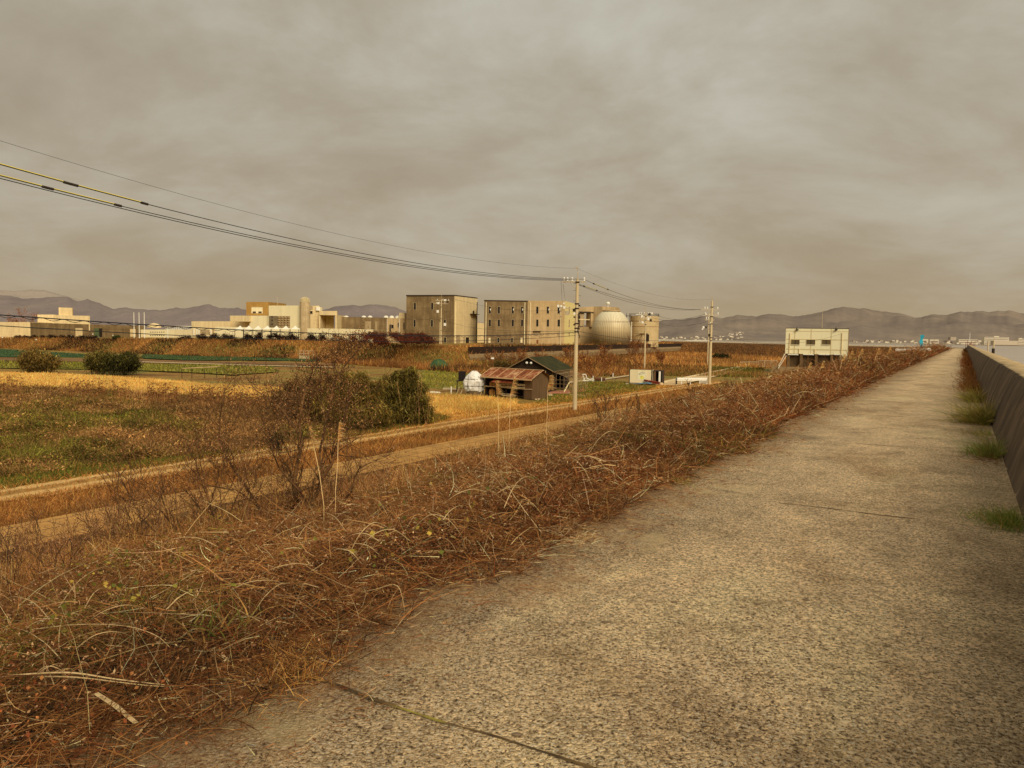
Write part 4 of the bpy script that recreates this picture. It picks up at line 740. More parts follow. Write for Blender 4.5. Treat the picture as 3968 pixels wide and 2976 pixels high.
farb('far shore building with rounded grey hall roofline right of the mast', 3850, 3945, 1321, 1335, 2700, 0, mt=noisy('far grey hall', [S(150, 132, 106)], .02))
farb('cream multi storey far shore building cut by the right edge', 3946, 4060, 1314, 1336, 2720, 4, top=(3950, 3962, 1310))
farb('long low white far shore school with two window bands behind the mast', 3715, 3790, 1316, 1330, 2760, 2)
farb('boxy white warehouse on the far shore, left of two', 3574, 3597, 1315, 1331, 2800, 1)
farb('boxy white warehouse on the far shore, right of two', 3603, 3638, 1316, 1332, 2800, 1)
farb('round topped pale hall beneath the hill left of the mast', 3683, 3706, 1306, 1316, 3000, 0, mt=tw2)
rr_ = np.random.default_rng(5)
def town(n, xa, xb, ya, yb, d0, d1):
    for k in range(n):
        x = rr_.uniform(xa, xb); y = rr_.uniform(ya, yb); d = rr_.uniform(d0, d1); a = P(x, y, d); w_ = rr_.uniform(5, 12); h = rr_.uniform(3, 6); zb_ = a[2]-2
        b = thing('far_house', 'tiny pale house in the distant town at the foot of the hills', 'house', (a[0], d, zb_), 'houses of the distant town'); MB().box((0, 0, h/2), (w_, 9, h)).build('wall', tw if rr_.random() < .6 else tw2, b, local=True)
        MB().prism([(-w_/2-.5, -5), (w_/2+.5, -5), (w_/2+.5, 5), (-w_/2-.5, 5)], h, h+.4).build('roof', rf, b, local=True)
town(46, 2560, 2900, 1304, 1318, 2850, 3000); town(12, 2820, 2880, 1288, 1300, 3050, 3150); town(30, 3290, 3560, 1319, 1330, 2800, 2950); town(20, 3590, 3830, 1322, 1334, 2700, 2900)
# ================================================================== utility poles and wires
polem = noisy('pale spun concrete pole', [S(150, 128, 88), S(172, 148, 106)], 1.2, (1, 1, .4), detail=6, streak=.2)
insm = noisy('porcelain', [S(214, 200, 170, 1.1), S(226, 214, 186, 1.1)], 3., rough=.3)
def pole(label, x, y, d=None, top=1080, z=0., rod=1.1, arms=(), small=(), boxes=(), r=.17):
    """pole whose base shows at photo point x, y"""
    q = G(x, y, z) if d is None else P(x, y, d); zb = z; t = thing('utility_pole', label, 'utility pole', (q[0], q[1], zb), 'concrete utility poles across the fields')
    h = P(x+ (y-top)*.022, top, q[1])[2]-zb; b = lambda mb, n, m: mb.build(n, m, t, local=True)
    mb = MB(); mb.lathe((0, 0, 0), [(r, -.5), (r*.94, h*.3), (r*.78, h*.7), (r*.66, h)], 20); o = mb.build('pole_shaft', polem, t, local=True, smooth=True)
    mb = MB(); k = 0
    for zz_ in np.arange(1.8, h-.4, .45): k += 1; s = 1 if k % 2 else -1; mb.tube((s*r*.6, 0, zz_), (s*(r+.14), 0, zz_), .012, n=4)
    b(mb, 'step_bolts', darkm)
    if rod: mb = MB(); mb.tube((0, 0, h-.2), (0, 0, h+rod), .03); mb.box((-.08, 0, h+rod), (.26, .08, .1)); b(mb, 'ground_wire_rod', greym)
    for (dz, l0, l1, yaw, ins) in arms:
        mb = MB(); c_, s_ = math.cos(yaw), math.sin(yaw); mb.box(((l0+l1)/2*c_, (l0+l1)/2*s_, h-dz), (l1-l0, .1, .1), yaw); mb.tube(((l0*.5)*c_, l0*.5*s_, h-dz), (0, 0, h-dz-.7), .025); b(mb, 'crossarm', greym)
        for u in ins:
            MB().lathe((u*c_, u*s_, h-dz+.05), [(.03, 0), (.1, .05), (.06, .12), (.11, .17), (.06, .24), (.09, .28), (.03, .36)], 8).build('insulator', insm, t, local=True)
    for (dz, u, sz, mt) in boxes:
        if mt == 'can': MB().lathe((u, 0, h-dz), [(.22, 0), (.26, .05), (.26, .62), (.2, .7), (.04, .74)], 14).build('transformer', greym, t, local=True)
        else: MB().box((u, 0, h-dz), (sz, sz*.8, sz*1.2)).build('switch_box', insm if mt == 'w' else darkm, t, local=True)
    for dz in small: mb = MB(); mb.lathe((0, 0, h-dz), [(r*.86, 0), (r*.9+.02, .01), (r*.9+.02, .1), (r*.86, .11)], 14); b(mb, 'clamp_band', darkm)
    return t, h, q
YA = math.radians(152)
p1, h1, q1 = pole('tall concrete pole in the verge of the dirt track, nearest of all', 2227, 1590, top=1080, rod=.95, arms=((.28, -1.3, .62, math.radians(-8), (-1.15, -.85, -.45, .58)),), small=(.35, 2.2, 2.6, 3.9, 4.3, 4.6), boxes=((2.7, -.24, .22, 'd'), (3.3, .2, .2, 'd'), (3.0, -.2, .16, 'w')), r=.19)
mb = MB(); hh = h1
for k in range(7): mb.box(((-1)**k*.2, -.05, h1-2.3-.33*k), (.16, .12, .14))
mb.path([(.12, -.2, h1-3.), (.2, -.22, h1-3.9), (.12, -.2, h1-4.4), (.3, -.2, h1-5.1)], .035, 5); mb.build('cable_bracket', darkm, p1, local=True)
mb = MB(); mb.tube((-.2, 0, h1-2.6), (-1., .0, h1-2.55), .03); mb.box((-.85, 0, h1-2.95), (.3, .3, .35)); mb.build('side_bracket', greym, p1, local=True)
p2, h2, q2 = pole('concrete pole with crossarms standing at the canal end of the white guard rail', 2749, 1492, top=1166, rod=.6, arms=((1.2, -1.45, .9, math.radians(-4), (-.95, -.6, .78)), (1.95, -1., .95, math.radians(-4), (-.85, .85)), (2.6, -.9, .4, math.radians(-4), (-.7, -.4))), small=(.9, 2.2, 3.2, 5.1, 5.5), boxes=((3.0, -.1, .22, 'w'), (4.7, -.2, .3, 'd')), r=.2)
p3, h3, q3 = pole('thin concrete pole rising directly behind the pole at the guard rail', 2741, 1420, top=1216, rod=0, arms=((.3, -.9, .5, 0, (-.6, .2)), (3.2, -1.6, .3, 0, ())), small=(1., 2.5), boxes=((3.1, -1.2, .4, 'w'), (3.1, -.6, .35, 'd'), (3.5, -1.4, .3, 'w')), r=.15)
p4, h4, q4 = pole('concrete pole crowded with switchgear rising behind the truck body', 2497, 1432, top=1212, rod=1.3, arms=((.3, -1.6, 1.7, .12, (-1.3, -.9, -.3, .5, .9, 1.3)), (1.1, -1.2, 1.3, .12, (-.9, -.4, .4, .9)), (2.0, -1.5, .4, .12, (-1.2, -.8))), small=(.8, 1.5, 2.4), boxes=((.3, .7, .4, 'd'), (.7, -.8, .35, 'w'), (1.2, .5, .4, 'w'), (1.5, 1.0, .4, 'd'), (1.9, -.6, .35, 'w'), (.1, 1.2, .3, 'w')), r=.18)
p5, h5, q5 = pole('slim concrete pole with white switchgear seen just left of the nearest pole', 2169, 1397, top=1184, rod=0, arms=((.5, -1.0, 2.2, 0, (-.8, -.2, .6, 1.2)),), small=(1.5, 3.), boxes=((.15, -.7, .55, 'w'), (.15, .1, .5, 'w'), (.5, .9, .5, 'w'), (-.6, .8, .35, 'w')), r=.2)
p6, h6, q6 = pole('tall jointed pole with tangled gear in front of the square tower block', 1708, 1392, top=1160, rod=1.2, arms=((.3, -1.5, 2.2, .1, (-1., .4, 1.2, 1.8)), (1.1, -1.8, 1.7, .1, (-1.2, -.5, .9))), small=(2., 5., 8.), boxes=((.2, .9, .4, 'w'), (1.0, -.8, .4, 'w'), (3.1, -.9, .55, 'w'), (6.4, 1.0, .6, 'w'), (.6, 1.6, .4, 'd')), r=.2)
MB().tube((-.35, 0, -.3), (-.3, 0, h6*.62), .12, .1, n=10).build('stay_pole', polem, p6, local=True)
# previous pole of the near line, just beyond the left edge
q0 = np.array((-21.5, 27.4, 0))
def zpl(px, py, A, B, off): n = np.array((-(B-A)[1], (B-A)[0], 0)); n = n/np.linalg.norm(n)*off; q = PLN(px, py, A+n, B+n); return q
def wire(label, A, B, pts, end, r=.018, mat=None, t0=-.03, name='power_line', group='overhead lines of the near pole row'):
    """parabola in the vertical plane A-B through photo points pts, ending at the world point end"""
    dAB = np.linalg.norm((B-A)[:2]); T, Z = [], []
    for x, y in pts: q = PLN(x, y, A, B); T.append(np.dot((q-A)[:2], (B-A)[:2])/dAB**2); Z.append(q[2])
    if end is not None: T.append(1.); Z.append(end[2])
    co_ = np.polyfit(T, Z, 2 if len(T) > 2 else 1); ts = np.linspace(t0, 1, 34); P_ = []
    for t in ts:
        xy = A[:2]+(B-A)[:2]*t; z = np.polyval(co_, t)
        P_.append(np.array((xy[0], xy[1], z)))
    if end is not None:
        dlt = np.array(end)-P_[-1]
        for k, t in enumerate(ts): P_[k] = P_[k]+dlt*(max(0, t)**3)
    w = thing(name, label, 'power line', P_[len(P_)//2], group); mb = MB(); mb.path(P_, r, 6); mb.build('cable', mat or cabm, w); return w, P_
cabm = noisy('black cable', [S(24, 24, 24), S(36, 36, 36)], 4., rough=.5); yelm = noisy('yellow sleeve', [S(190, 164, 48), S(206, 180, 70)], 4.)
A0_ = q0.copy(); B1 = np.array((q1[0], q1[1], 0.))
topz = P(2236, 1083, q1[1])[2]; e1 = P(2262, 1082, q1[1]-.1); e2 = P(2210, 1084, q1[1]+.1); e3 = P(2196, 1087, q1[1]+.1)
w1, P1_ = wire('thick black cable with yellow sleeves, uppermost of the three crossing the sky', A0_+(1.0, -.5, 0), e1*(1, 1, 0), [(0, 631), (560, 794), (1000, 901), (1561, 1006)], e1)
w2, P2_ = wire('thick black cable with a yellow sleeve, middle of the three crossing the sky', A0_, e2*(1, 1, 0), [(0, 677), (455, 798), (1000, 922), (1561, 1020)], e2)
w3, P3_ = wire('plain thick black cable, lowest of the three crossing the sky', A0_, e3*(1, 1, 0), [(0, 689), (1000, 931), (1561, 1026)], e3)
rt = P(2236, 1040, q1[1]); w4, P4_ = wire('hair thin ground wire running above all the black cables', A0_, rt*(1, 1, 0), [(0, 549), (452, 680), (1000, 827), (1543, 960)], rt, r=.007)
def sleeve(w, Pw, xa, xb, seat=.036):
    """yellow sleeve between two photo columns, clamps at both ends"""
    pts = []; 
    fine = [Pw[i]*(1-t)+Pw[i+1]*t for i in range(len(Pw)-1) for t in np.linspace(0, 1, 12, endpoint=False)]
    for p in fine:
        rel = p-CAM; f_ = np.dot(rel, _F); px = 1984+FPX*np.dot(rel, _R)/f_
        if f_ > 0 and xa <= px <= xb: pts.append(p)
    if len(pts) < 2: return
    o = MB().path([p+(0, 0, seat*.9) for p in pts[::3]+[pts[-1]]], .016, 6).build('sleeve', yelm, w)
    for p, a in ((pts[0], 1), (pts[-1], -1)):
        if xa < 1 and a == 1: continue
        d_ = unit(pts[1]-pts[0])*.16; MB().tube(p-d_, p+d_, .055, n=8).build('clamp', darkm, w)
sleeve(w1, P1_, -60, 262); sleeve(w1, P1_, 275, 566); sleeve(w2, P2_, -60, 182); sleeve(w2, P2_, 182, 462)
for y0, ym, ym2, yb, dz, nm in ((1221, 1265, 1297, 1287, 0, 'upper of the two low messenger cables crossing in front of the plant'), (1263, 1299, 1322, 1300, 0, 'lower of the two low messenger cables crossing in front of the plant')):
    e_ = P(2233, yb, q1[1]); w, Pw = wire(nm, A0_, e_*(1, 1, 0), [(0, y0), (700, ym), (1400, ym2)], e_, r=.026 if y0 < 1250 else .02)
    if y0 < 1250:
        mb = MB(); 
        for i_ in range(len(Pw)-1):
            for t in np.linspace(0, 1, 10, endpoint=False): p = Pw[i_]*(1-t)+Pw[i_+1]*t; p = p-(0, 0, .05+.05*math.sin((i_*10+t*10)*1.1)); mb.v.append(tuple(p))
        pts = [np.array(v) for v in mb.v]; MB().path(pts, .012, 4).build('lashed_line', cabm, w)
pp, hp, qp = (None, None, None)
t = thing('utility_pole', 'concrete pole just outside the left edge carrying the sky cables', 'utility pole', (q0[0], q0[1], 0), 'concrete utility poles across the fields')
hz_ = P3_[1][2]; MB().lathe((0, 0, 0), [(.19, -.5), (.13, hz_+.2)], 20).build('pole_shaft', polem, t, local=True, smooth=True); MB().box((.2, 0, hz_-.15), (2.4, .1, .1), -.5).build('crossarm', greym, t, local=True)
# spans onward
def span(label, a, b_, mid, r=.016, group='overhead lines between the poles'): 
    A = np.array(a); B = np.array(b_); q = PLN(mid[0], mid[1], A, B); T = np.dot((q-A)[:2], (B-A)[:2])/np.dot((B-A)[:2], (B-A)[:2]); zl = A[2]+(B[2]-A[2])*T; s = (zl-q[2])/(4*T*(1-T)); P_ = []
    for t in np.linspace(0, 1, 24): p = A+(B-A)*t; p[2] -= 4*s*t*(1-t); P_.append(p)
    w = thing('power_line', label, 'power line', P_[12], group); MB().path(P_, r, 5).build('cable', cabm, w); return w, P_
a2 = P(2716, 1199, q2[1]); w5, P5_ = span('upper black cable falling right from the nearest pole, yellow sleeved near its start', P(2263, 1083, q1[1]), a2, (2462, 1159)); sleeve(w5, P5_, 2300, 2357)
w6, P6_ = span('middle black cable falling right from the nearest pole', P(2219, 1093, q1[1]+.2), P(2714, 1200, q2[1]+.3), (2462, 1168)); sleeve(w6, P6_, 2262, 2312)
span('lowest black cable falling right from the nearest pole', P(2207, 1090, q1[1]+.3), P(2712, 1199, q2[1]+.5), (2462, 1176))
span('hair thin ground wire from the nearest pole to the canal pole', P(2238, 1041, q1[1]), P(2757, 1160, q2[1]), (2480, 1128), r=.006)
T4 = lambda x, y: P(x, y, q4[1]); T2 = lambda x, y: P(x, y, q2[1])
span('upper sagging wire between the switchgear pole and the canal pole', T4(2540, 1219), T2(2735, 1216), (2625, 1237), .02); span('middle sagging wire between the switchgear pole and the canal pole', T4(2530, 1231), T2(2745, 1222), (2625, 1243), .02)
span('lowest sagging wire between the switchgear pole and the canal pole', T4(2530, 1244), T2(2735, 1247), (2630, 1264), .02)
span('long wire from the tower block pole across the slit windowed block', P(1740, 1152, q6[1]), P(2180, 1200, q5[1]), (1900, 1190), .02); span('mid height wire from the tower block pole toward the nearest pole', P(1730, 1243, q6[1]), P(2232, 1282, q1[1]), (2000, 1283), .02)
span('cable running right from the nearest pole past the egg shaped tank', P(2240, 1284, q1[1]), T2(2748, 1305), (2450, 1315), .018); span('lower cable running right from the nearest pole past the egg shaped tank', P(2240, 1300, q1[1]), T4(2500, 1318), (2380, 1318), .018)
span('service wire dipping from the canal pole to the white pump station', T2(2757, 1297), P(3283, 1284, 148), (2908, 1325), .018)
span('left of the two steep drop lines from the nearest crossarm', P(2174, 1090, q1[1]), P(2180, 1172, q5[1]), (2176, 1130), .014); span('right of the two steep drop lines from the nearest crossarm', P(2182, 1102, q1[1]), P(2191, 1165, q5[1]), (2186, 1135), .014)
# ================================================================== farm yard
wood = noisy('dark weathered boards', [S(26, 17, 10), S(44, 30, 17)], 2., (6, 6, .4), detail=5); woodb = noisy('grey brown boards', [S(66, 46, 26), S(90, 66, 40)], 2., (5, 5, .4), detail=5); woodl = noisy('bleached timber', [S(150, 122, 82), S(184, 156, 112)], 3., (3, 3, 1))
def roofmat(name, cols, period, dirv, bright=None):
    m, nt, b = newmat(name); v = coords(nt); a = ramp(nt, noise(nt, coords(nt, (1, 1, 1)), 1.1, 6, .75), [(.32, cols[0]), (.5, cols[1]), (.66, cols[2])])
    nt.links.new(a, b.inputs['Base Color']); b.inputs['Roughness'].default_value = .7; return m
rustr = roofmat('rusted corrugated sheet', [S(62, 30, 14), S(112, 58, 28), S(156, 118, 80)], .3, 0); rustr2 = roofmat('red rusted sheet', [S(84, 36, 18), S(116, 54, 28), S(140, 84, 52)], .3, 0); greenr = noisy('mossy green roofing', [S(24, 23, 6), S(38, 36, 10), S(56, 50, 18)], .9, detail=6, bmp=.3)
# --- rusty roofed open shed
fl = G(1879, 1532); fr2 = G(2061, 1549); ex = unit((fr2-fl)[:2]); ey = np.array((-ex[1], ex[0])); Lx = np.linalg.norm((fr2-fl)[:2]); Dp = 2.5
sh = thing('open_shed', 'small open fronted farm shed with a rusty striped sheet roof and grey board end', 'shed', (fl[0], fl[1], 0), rz=0)
def W(u, v, z): p = fl[:2]+ex*u+ey*v; return (p[0], p[1], z)
def bx(mb, u0, u1, v0, v1, z0, z1): mb.prism([W(u0, v0, 0)[:2], W(u1, v0, 0)[:2], W(u1, v1, 0)[:2], W(u0, v1, 0)[:2]], z0, z1); return mb
He = 2.15; Hr = 2.9
mb = MB(); 
def gable(mb, u): mb.poly([W(u, 0.05, 0), W(u, Dp, 0), W(u, Dp, He), W(u, Dp*.5, Hr-.06), W(u, .05, He)])
gable(mb, Lx); gable(mb, Lx-1.15); mb.build('end_board_wall', woodb, sh); bx(MB(), Lx-1.15, Lx-.01, .02, .06, 0, He).build('front_board', woodb, sh)
bx(MB(), 0, Lx, Dp-.05, Dp, 0, He).build('back_wall', wood, sh); mb = MB(); gable(mb, .02); mb.build('left_wall', wood, sh)
mb = MB(); n_ = 60; u0, u1 = -.25, Lx+.35
for (va, za, vb, zb_) in ((-.45, He-.12, Dp*.5, Hr), (Dp+.3, He-.1, Dp*.5, Hr)):
    for k in range(n_):
        ua = u0+(u1-u0)*k/n_; ub = u0+(u1-u0)*(k+1)/n_; c = .03*(k % 2); d = .03*((k+1) % 2); mb.poly([W(ua, va, za+c), W(ub, va, za+d), W(ub, vb, zb_+d), W(ua, vb, zb_+c)])
mb.build('roof', rustr, sh)
mb = MB(); bx(mb, u0-.02, u1+.02, Dp*.5-.1, Dp*.5+.1, Hr+.01, Hr+.07); bx(mb, u0, u1, -.50, -.45, He-.22, He-.08)
for k in range(7): ua = u0+(u1-u0)*k/6; p, q = np.array(W(ua, -.46, He-.06)), np.array(W(ua, Dp*.5, Hr+.05)); mb.tube(p, q, .03, n=4)
mb.build('roof_batten', noisy('pale battens', [S(170, 140, 96), S(150, 110, 70)], 2.), sh)
mb = MB(); pts = []
for k in range(24): ua = 1.5+2.9*k/24; ub = 1.5+2.9*(k+1)/24; c = .025*(k % 2); d = .025*((k+1) % 2); mb.poly([W(ua, -.7+.05*(k > 10), He-.62+c), W(ub, -.7, He-.62+d), W(ub, .05, He-.32+d), W(ua, .05, He-.32+c)])
mb.build('awning', rustr2, sh)
for u in (0.02, 1.5, 3.0, Lx-1.2): bx(MB(), u, u+.1, -.02, .1, 0, He).build('post', wood, sh)
mb = MB(); 
for z in (1.0, 1.12, 1.32, 1.45): mb.tube(W(0 if z < 1.1 else 1.6, -.06, z), W(Lx-.9, -.08, z+.02), .035, n=5)
mb.tube(W(Lx-1.1, -.05, 1.0), W(Lx+.05, -.05, 1.05), .03); mb.build('rail', woodl, sh)
bx(MB(), .1, Lx-1.2, .1, Dp-.1, .85, .9).build('shelf', wood, sh)
for k, (u, z, r_) in enumerate(((.55, 1.22, .33), (1.15, 1.2, .32), (.6, .36, .4), (1.3, .32, .36))):
    b = thing('hay_bale', ('upper left', 'upper right', 'lower left', 'lower right')[k]+' round brown hay bale in the open shed', 'bale', W(u, .55, z-r_), 'hay bales in the open shed')
    mb = MB(); mb.lathe((0, 0, 0), [(r_*.5, 0), (r_*.95, r_*.35), (r_, r_), (r_*.9, r_*1.6), (r_*.4, r_*1.95)], 12, 1, .9); mb.build('bale', noisy('brown hay', [S(92, 58, 24, 1.5), S(132, 88, 40, 1.5)], 6., detail=6, bmp=1.), b, local=True)
rr_ = np.random.default_rng(3)
for k, (u0, u1, z0, nm) in enumerate(((1.7, 4.0, .92, 'pile of bleached battens on the upper shelf of the open shed'), (1.9, 4.2, .05, 'pile of dead branches and timber under the open shed'))):
    b = thing('timber_pile', nm, 'timber', W((u0+u1)/2, .2, z0)); mb = MB()
    for i_ in range(22): u = rr_.uniform(u0, u1-.9); v = rr_.uniform(-.35 if k else .0, .6); z = z0+rr_.uniform(.02, .32); L_ = rr_.uniform(.8, 1.6); mb.tube(W(u, v, z), W(min(u+L_, Lx-.9), v+rr_.uniform(-.2, .2), z+rr_.uniform(-.08, .12)), .03, .02, n=5)
    mb.build('timber_pieces', woodl if k else noisy('shelf timber', [S(110, 80, 48), S(150, 116, 74)], 3.), b)
# --- white tarpaulin covered heap
tc_ = G(1836, 1532, 0); tc_ = tc_+(0, .9, 0); b = thing('tarp_heap', 'bulky heap under a wrinkled white tarpaulin tied with dark ropes beside the open shed', 'tarpaulin', (tc_[0], tc_[1], 0))
rx_ = 42*tc_[1]/FPX; V = []; F = []; na_ = 44; nz = 18; Ht = P(1836, 1437, tc_[1])[2]
for j_ in range(nz+1):
    t = j_/nz; z = .28+(Ht-.28)*t
    for i_ in range(na_):
        a = 2*PI*i_/na_; rad_ = rx_*min(1.0, .86+.3*t if t < .35 else 1.0)*(1-.0*t)*(math.cos(max(0, (t-.45))/.55*PI/2*.86) if t > .45 else 1.); w_ = 1+.26*(vnoise(a*3, t*4, .8, 2)-.5)+.16*(vnoise(a*7, t*9, .7, 3)-.5)
        if abs(t-.3) < .03 or abs(t-.62) < .03: w_ *= .955
        zz_ = z+(0.35*(vnoise(a*2.2, 0, .9, 6)) if j_ == 0 else 0); V.append((rad_*w_*math.cos(a), rad_*w_*math.sin(a)*.8, zz_))
F = [(j_*na_+i_, j_*na_+(i_+1) % na_, (j_+1)*na_+(i_+1) % na_, (j_+1)*na_+i_) for j_ in range(nz) for i_ in range(na_)]
V.append((0, 0, Ht+.03)); 
tarpm = noisy('wrinkled white tarp', [S(120, 106, 86), S(196, 184, 162, 1.15), S(216, 208, 190, 1.2)], 3.2, detail=7, bmp=1.)
fastmesh('tarpaulin', np.array(V), np.array(F), tarpm, b, local=True, smooth=False); MB().poly(V[nz*na_:nz*na_+na_]).build('tarpaulin_top', tarpm, b, local=True)
mb = MB()
for t in (.3, .62): mb.path([(rx_*(1.0 if t < .5 else .93)*math.cos(a), rx_*(1.0 if t < .5 else .93)*math.sin(a)*.8, .28+(Ht-.28)*t) for a in np.linspace(0, 2*PI, 28)], .022, 4)
for a in (4.1, 5.2): mb.path([(rx_*1.01*math.cos(a), rx_*1.01*math.sin(a)*.8, .4), (rx_*1.01*math.cos(a), rx_*1.01*math.sin(a)*.8, .28+(Ht-.28)*.45), (rx_*.84*math.cos(a), rx_*.84*math.sin(a)*.8, .28+(Ht-.28)*.78)], .015, 4)
mb.build('rope', darkm, b, local=True); MB().lathe((0.05, 0, 0), [(rx_*.8, 0), (rx_*.8, .75)], 12, 1, .8).build('drum', noisy('drum under the tarp', [S(70, 54, 34), S(96, 76, 50)], 2.), b, local=True)
# --- stand with dark tank
q = G(1790, 1522, 0); b = thing('tank_stand', 'spindly metal stand carrying a black square water tank left of the white heap', 'water tank', (q[0], q[1], 0)); s_ = q[1]/FPX; zt = P(1790, 1477, q[1])[2]; w_ = 16*s_
mb = MB()
for sx in (-w_*1.2, w_*1.1):
    for sy in (0, .7): mb.tube((sx*1.15, sy, 0), (sx, sy, zt), .03)
mb.tube((-w_*1.2, 0, .6), (w_, 0, zt), .02); mb.box((-.05, .35, zt+.02), (w_*2.7, .8, .06)); mb.build('frame', darkm, b, local=True)
MB().box((-w_*.05, .35, zt+.05+18*s_), (w_*1.7, .7, 36*s_)).build('tank', noisy('matt black tank', [S(20, 15, 12), S(30, 22, 16)], 1.), b, local=True, bevel=.03)
# --- barn with mossy green roof
fr3 = G(2131, 1521, 0); az = math.radians(19); ey = np.array((math.sin(az), math.cos(az))); ex = np.array((math.cos(az), -math.sin(az))); bl = 4.9; bd = 8.6
def W(u, v, z): p = fr3[:2]+ex*u+ey*v; return (p[0], p[1], z)
bn = thing('barn', 'dark board barn with a mossy green gabled roof and two white gable lamps', 'barn', (fr3[0], fr3[1], 0)); He = 2.65; Hr = 3.95; m_ = -bl/2-.1
mb = MB(); mb.poly([W(-bl, 0, 0), W(0, 0, 0), W(0, 0, He), W(m_, 0, Hr-.08), W(-bl, 0, He)]); mb.poly([W(-bl, bd, 0), W(0, bd, 0), W(0, bd, He), W(m_, bd, Hr-.08), W(-bl, bd, He)]); mb.poly([W(-bl, 0, 0), W(-bl, bd, 0), W(-bl, bd, He), W(-bl, 0, He)]); mb.build('board_wall', wood, bn)
mb = MB(); mb.poly([W(0, 0, 0), W(0, 1.6, 0), W(0, 1.6, He), W(0, 0, He)]); mb.poly([W(0, 5.5, 0), W(0, bd, 0), W(0, bd, He), W(0, 5.5, He)]); mb.poly([W(0, 1.6, 1.9), W(0, 5.5, 1.9), W(0, 5.5, He), W(0, 1.6, He)]); mb.build('side_board_wall', wood, bn)
mb = MB()
for (ua, za, ub, zb_) in ((.42, He-.22, m_, Hr), (-bl-.55, He-.26, m_, Hr)):
    mb.poly([W(ua, -.4, za), W(ua, bd+.4, za), W(ub, bd+.4, zb_), W(ub, -.4, zb_)]); mb.poly([W(ua, -.4, za-.08), W(ua, bd+.4, za-.08), W(ub, bd+.4, zb_-.08), W(ub, -.4, zb_-.08)])
mb.build('roof', greenr, bn)
mb = MB()
for ua, za in ((.44, He-.24), (-bl-.58, He-.28)): mb.tube(W(ua, -.42, za), W(m_, -.42, Hr-.01), .05, n=4)
mb.tube(W(.45, -.4, He-.27), W(.45, bd+.4, He-.27), .04, n=4); mb.build('bargeboard', noisy('weathered trim', [S(96, 74, 46), S(120, 94, 60)], 3.), bn)
for u in (m_-.22, m_+.3): MB().lathe(W(u, -.2, Hr-.78), [(.05, 0), (.13, .05), (.16, .14), (.12, .24), (.03, .28)], 12).build('lamp', insm, bn)
MB().tube(W(-.55, -.08, 0), W(-.55, -.08, He-.2), .045).build('downpipe', woodl, bn); MB().box(W(-.35, -.2, 1.7), (.28, .2, .42)).build('meter_box', insm, bn)
bx2 = lambda mb, u0, u1, v0, v1, z0, z1: mb.prism([W(u0, v0, 0)[:2], W(u1, v0, 0)[:2], W(u1, v1, 0)[:2], W(u0, v1, 0)[:2]], z0, z1)
bx2(MB(), .02, .9, 1.6, 1.9, 0, 1.9).build('doorway_panel', wood, bn) if False else None
MB().prism([W(-bl+.1, 3, 0)[:2], W(-.1, 3, 0)[:2], W(-.1, 3.1, 0)[:2], W(-bl+.1, 3.1, 0)[:2]], 0, 2.4).build('inner_wall', shade, bn)
# lean-to greenhouse frame
gf = thing('greenhouse_frame', 'bare lean to greenhouse frame of thin grid tubes against the barn side', 'frame', W(1.6, 2., 0)); mb = MB()
for v in np.linspace(.3, 7.5, 9):
    pr_ = [(.1, 2.35), (.9, 2.15), (1.7, 1.85), (2.25, 1.5), (2.5, 1.0), (2.6, 0)]; mb.path([W(u, v, z) for u, z in pr_], .022, 4)
for u, z in ((.1, 2.35), (.9, 2.15), (1.7, 1.85), (2.3, 1.45), (2.55, .8)): mb.tube(W(u, .3, z), W(u, 7.5, z), .018, n=4)
mb.build('hoops', noisy('dull tube', [S(120, 96, 62), S(150, 122, 84)], 2.), gf); mb = MB()
for u in np.linspace(.15, 2.5, 6): mb.tube(W(u, .28, 0), W(u, .28, 2.3-.35*u), .022, n=4)
for z in (.5, 1., 1.45): mb.tube(W(.1, .26, z), W(2.55, .26, z), .02, n=4)
mb.build('front_grid', noisy('dark tube', [S(96, 74, 46), S(120, 94, 60)], 2.), gf)
a = G(2184, 1522); c = P(2206, 1482, a[1]+.3); b = thing('leaning_plank', 'long cream plank leaning against the greenhouse frame', 'plank', a); d_ = c-a; mb = MB(); s1 = np.array((.1, 0, .04)); mb.poly([a-s1, a+s1, c+s1, c-s1]); mb.poly([a-s1+(0, .05, 0), c-s1+(0, .05, 0), c+s1+(0, .05, 0), a+s1+(0, .05, 0)]); mb.poly([a+s1, a+s1+(0, .05, 0), c+s1+(0, .05, 0), c+s1]); mb.build('board', noisy('cream plank', [S(206, 182, 120), S(220, 196, 140)], 2.), b)
for k, (x0, y0, x1, y1) in enumerate(((2195, 1527, 2232, 1529), (2212, 1531, 2288, 1527), (2236, 1535, 2270, 1534), (2200, 1524, 2222, 1520))):
    a = G(x0, y0, .06); c = G(x1, y1, .06); b = thing('loose_plank', ('shortest grey board lying left of the pole foot', 'longest pale board lying across the yard grass', 'thin pale board lying just right of the pole', 'stub board lying by the reddish dirt')[k], 'plank', a); MB().tube(a, c, .05, n=4).build('board', woodl, b)
rr_ = np.random.default_rng(8)
for k in range(16):
    x = rr_.uniform(2075, 2150) if k < 11 else rr_.uniform(2060, 2120); y = rr_.uniform(1545, 1565) if k < 11 else rr_.uniform(1530, 1545); q = G(x, y, 0); b = thing('rubble_stone', 'pale broken rubble stone lying by the right end of the open shed', 'stone', q, 'rubble stones by the open shed')
    mb = MB(); r_ = rr_.uniform(.08, .17); mb.lathe((0, 0, -.02), [(r_*.8, 0), (r_, r_*.5), (r_*.5, r_), (.01, r_*1.05)], 6, 1.3, .9); mb.build('stone', noisy('rubble stone', [S(130, 100, 66), S(176, 150, 110)], 3.), b, local=True)
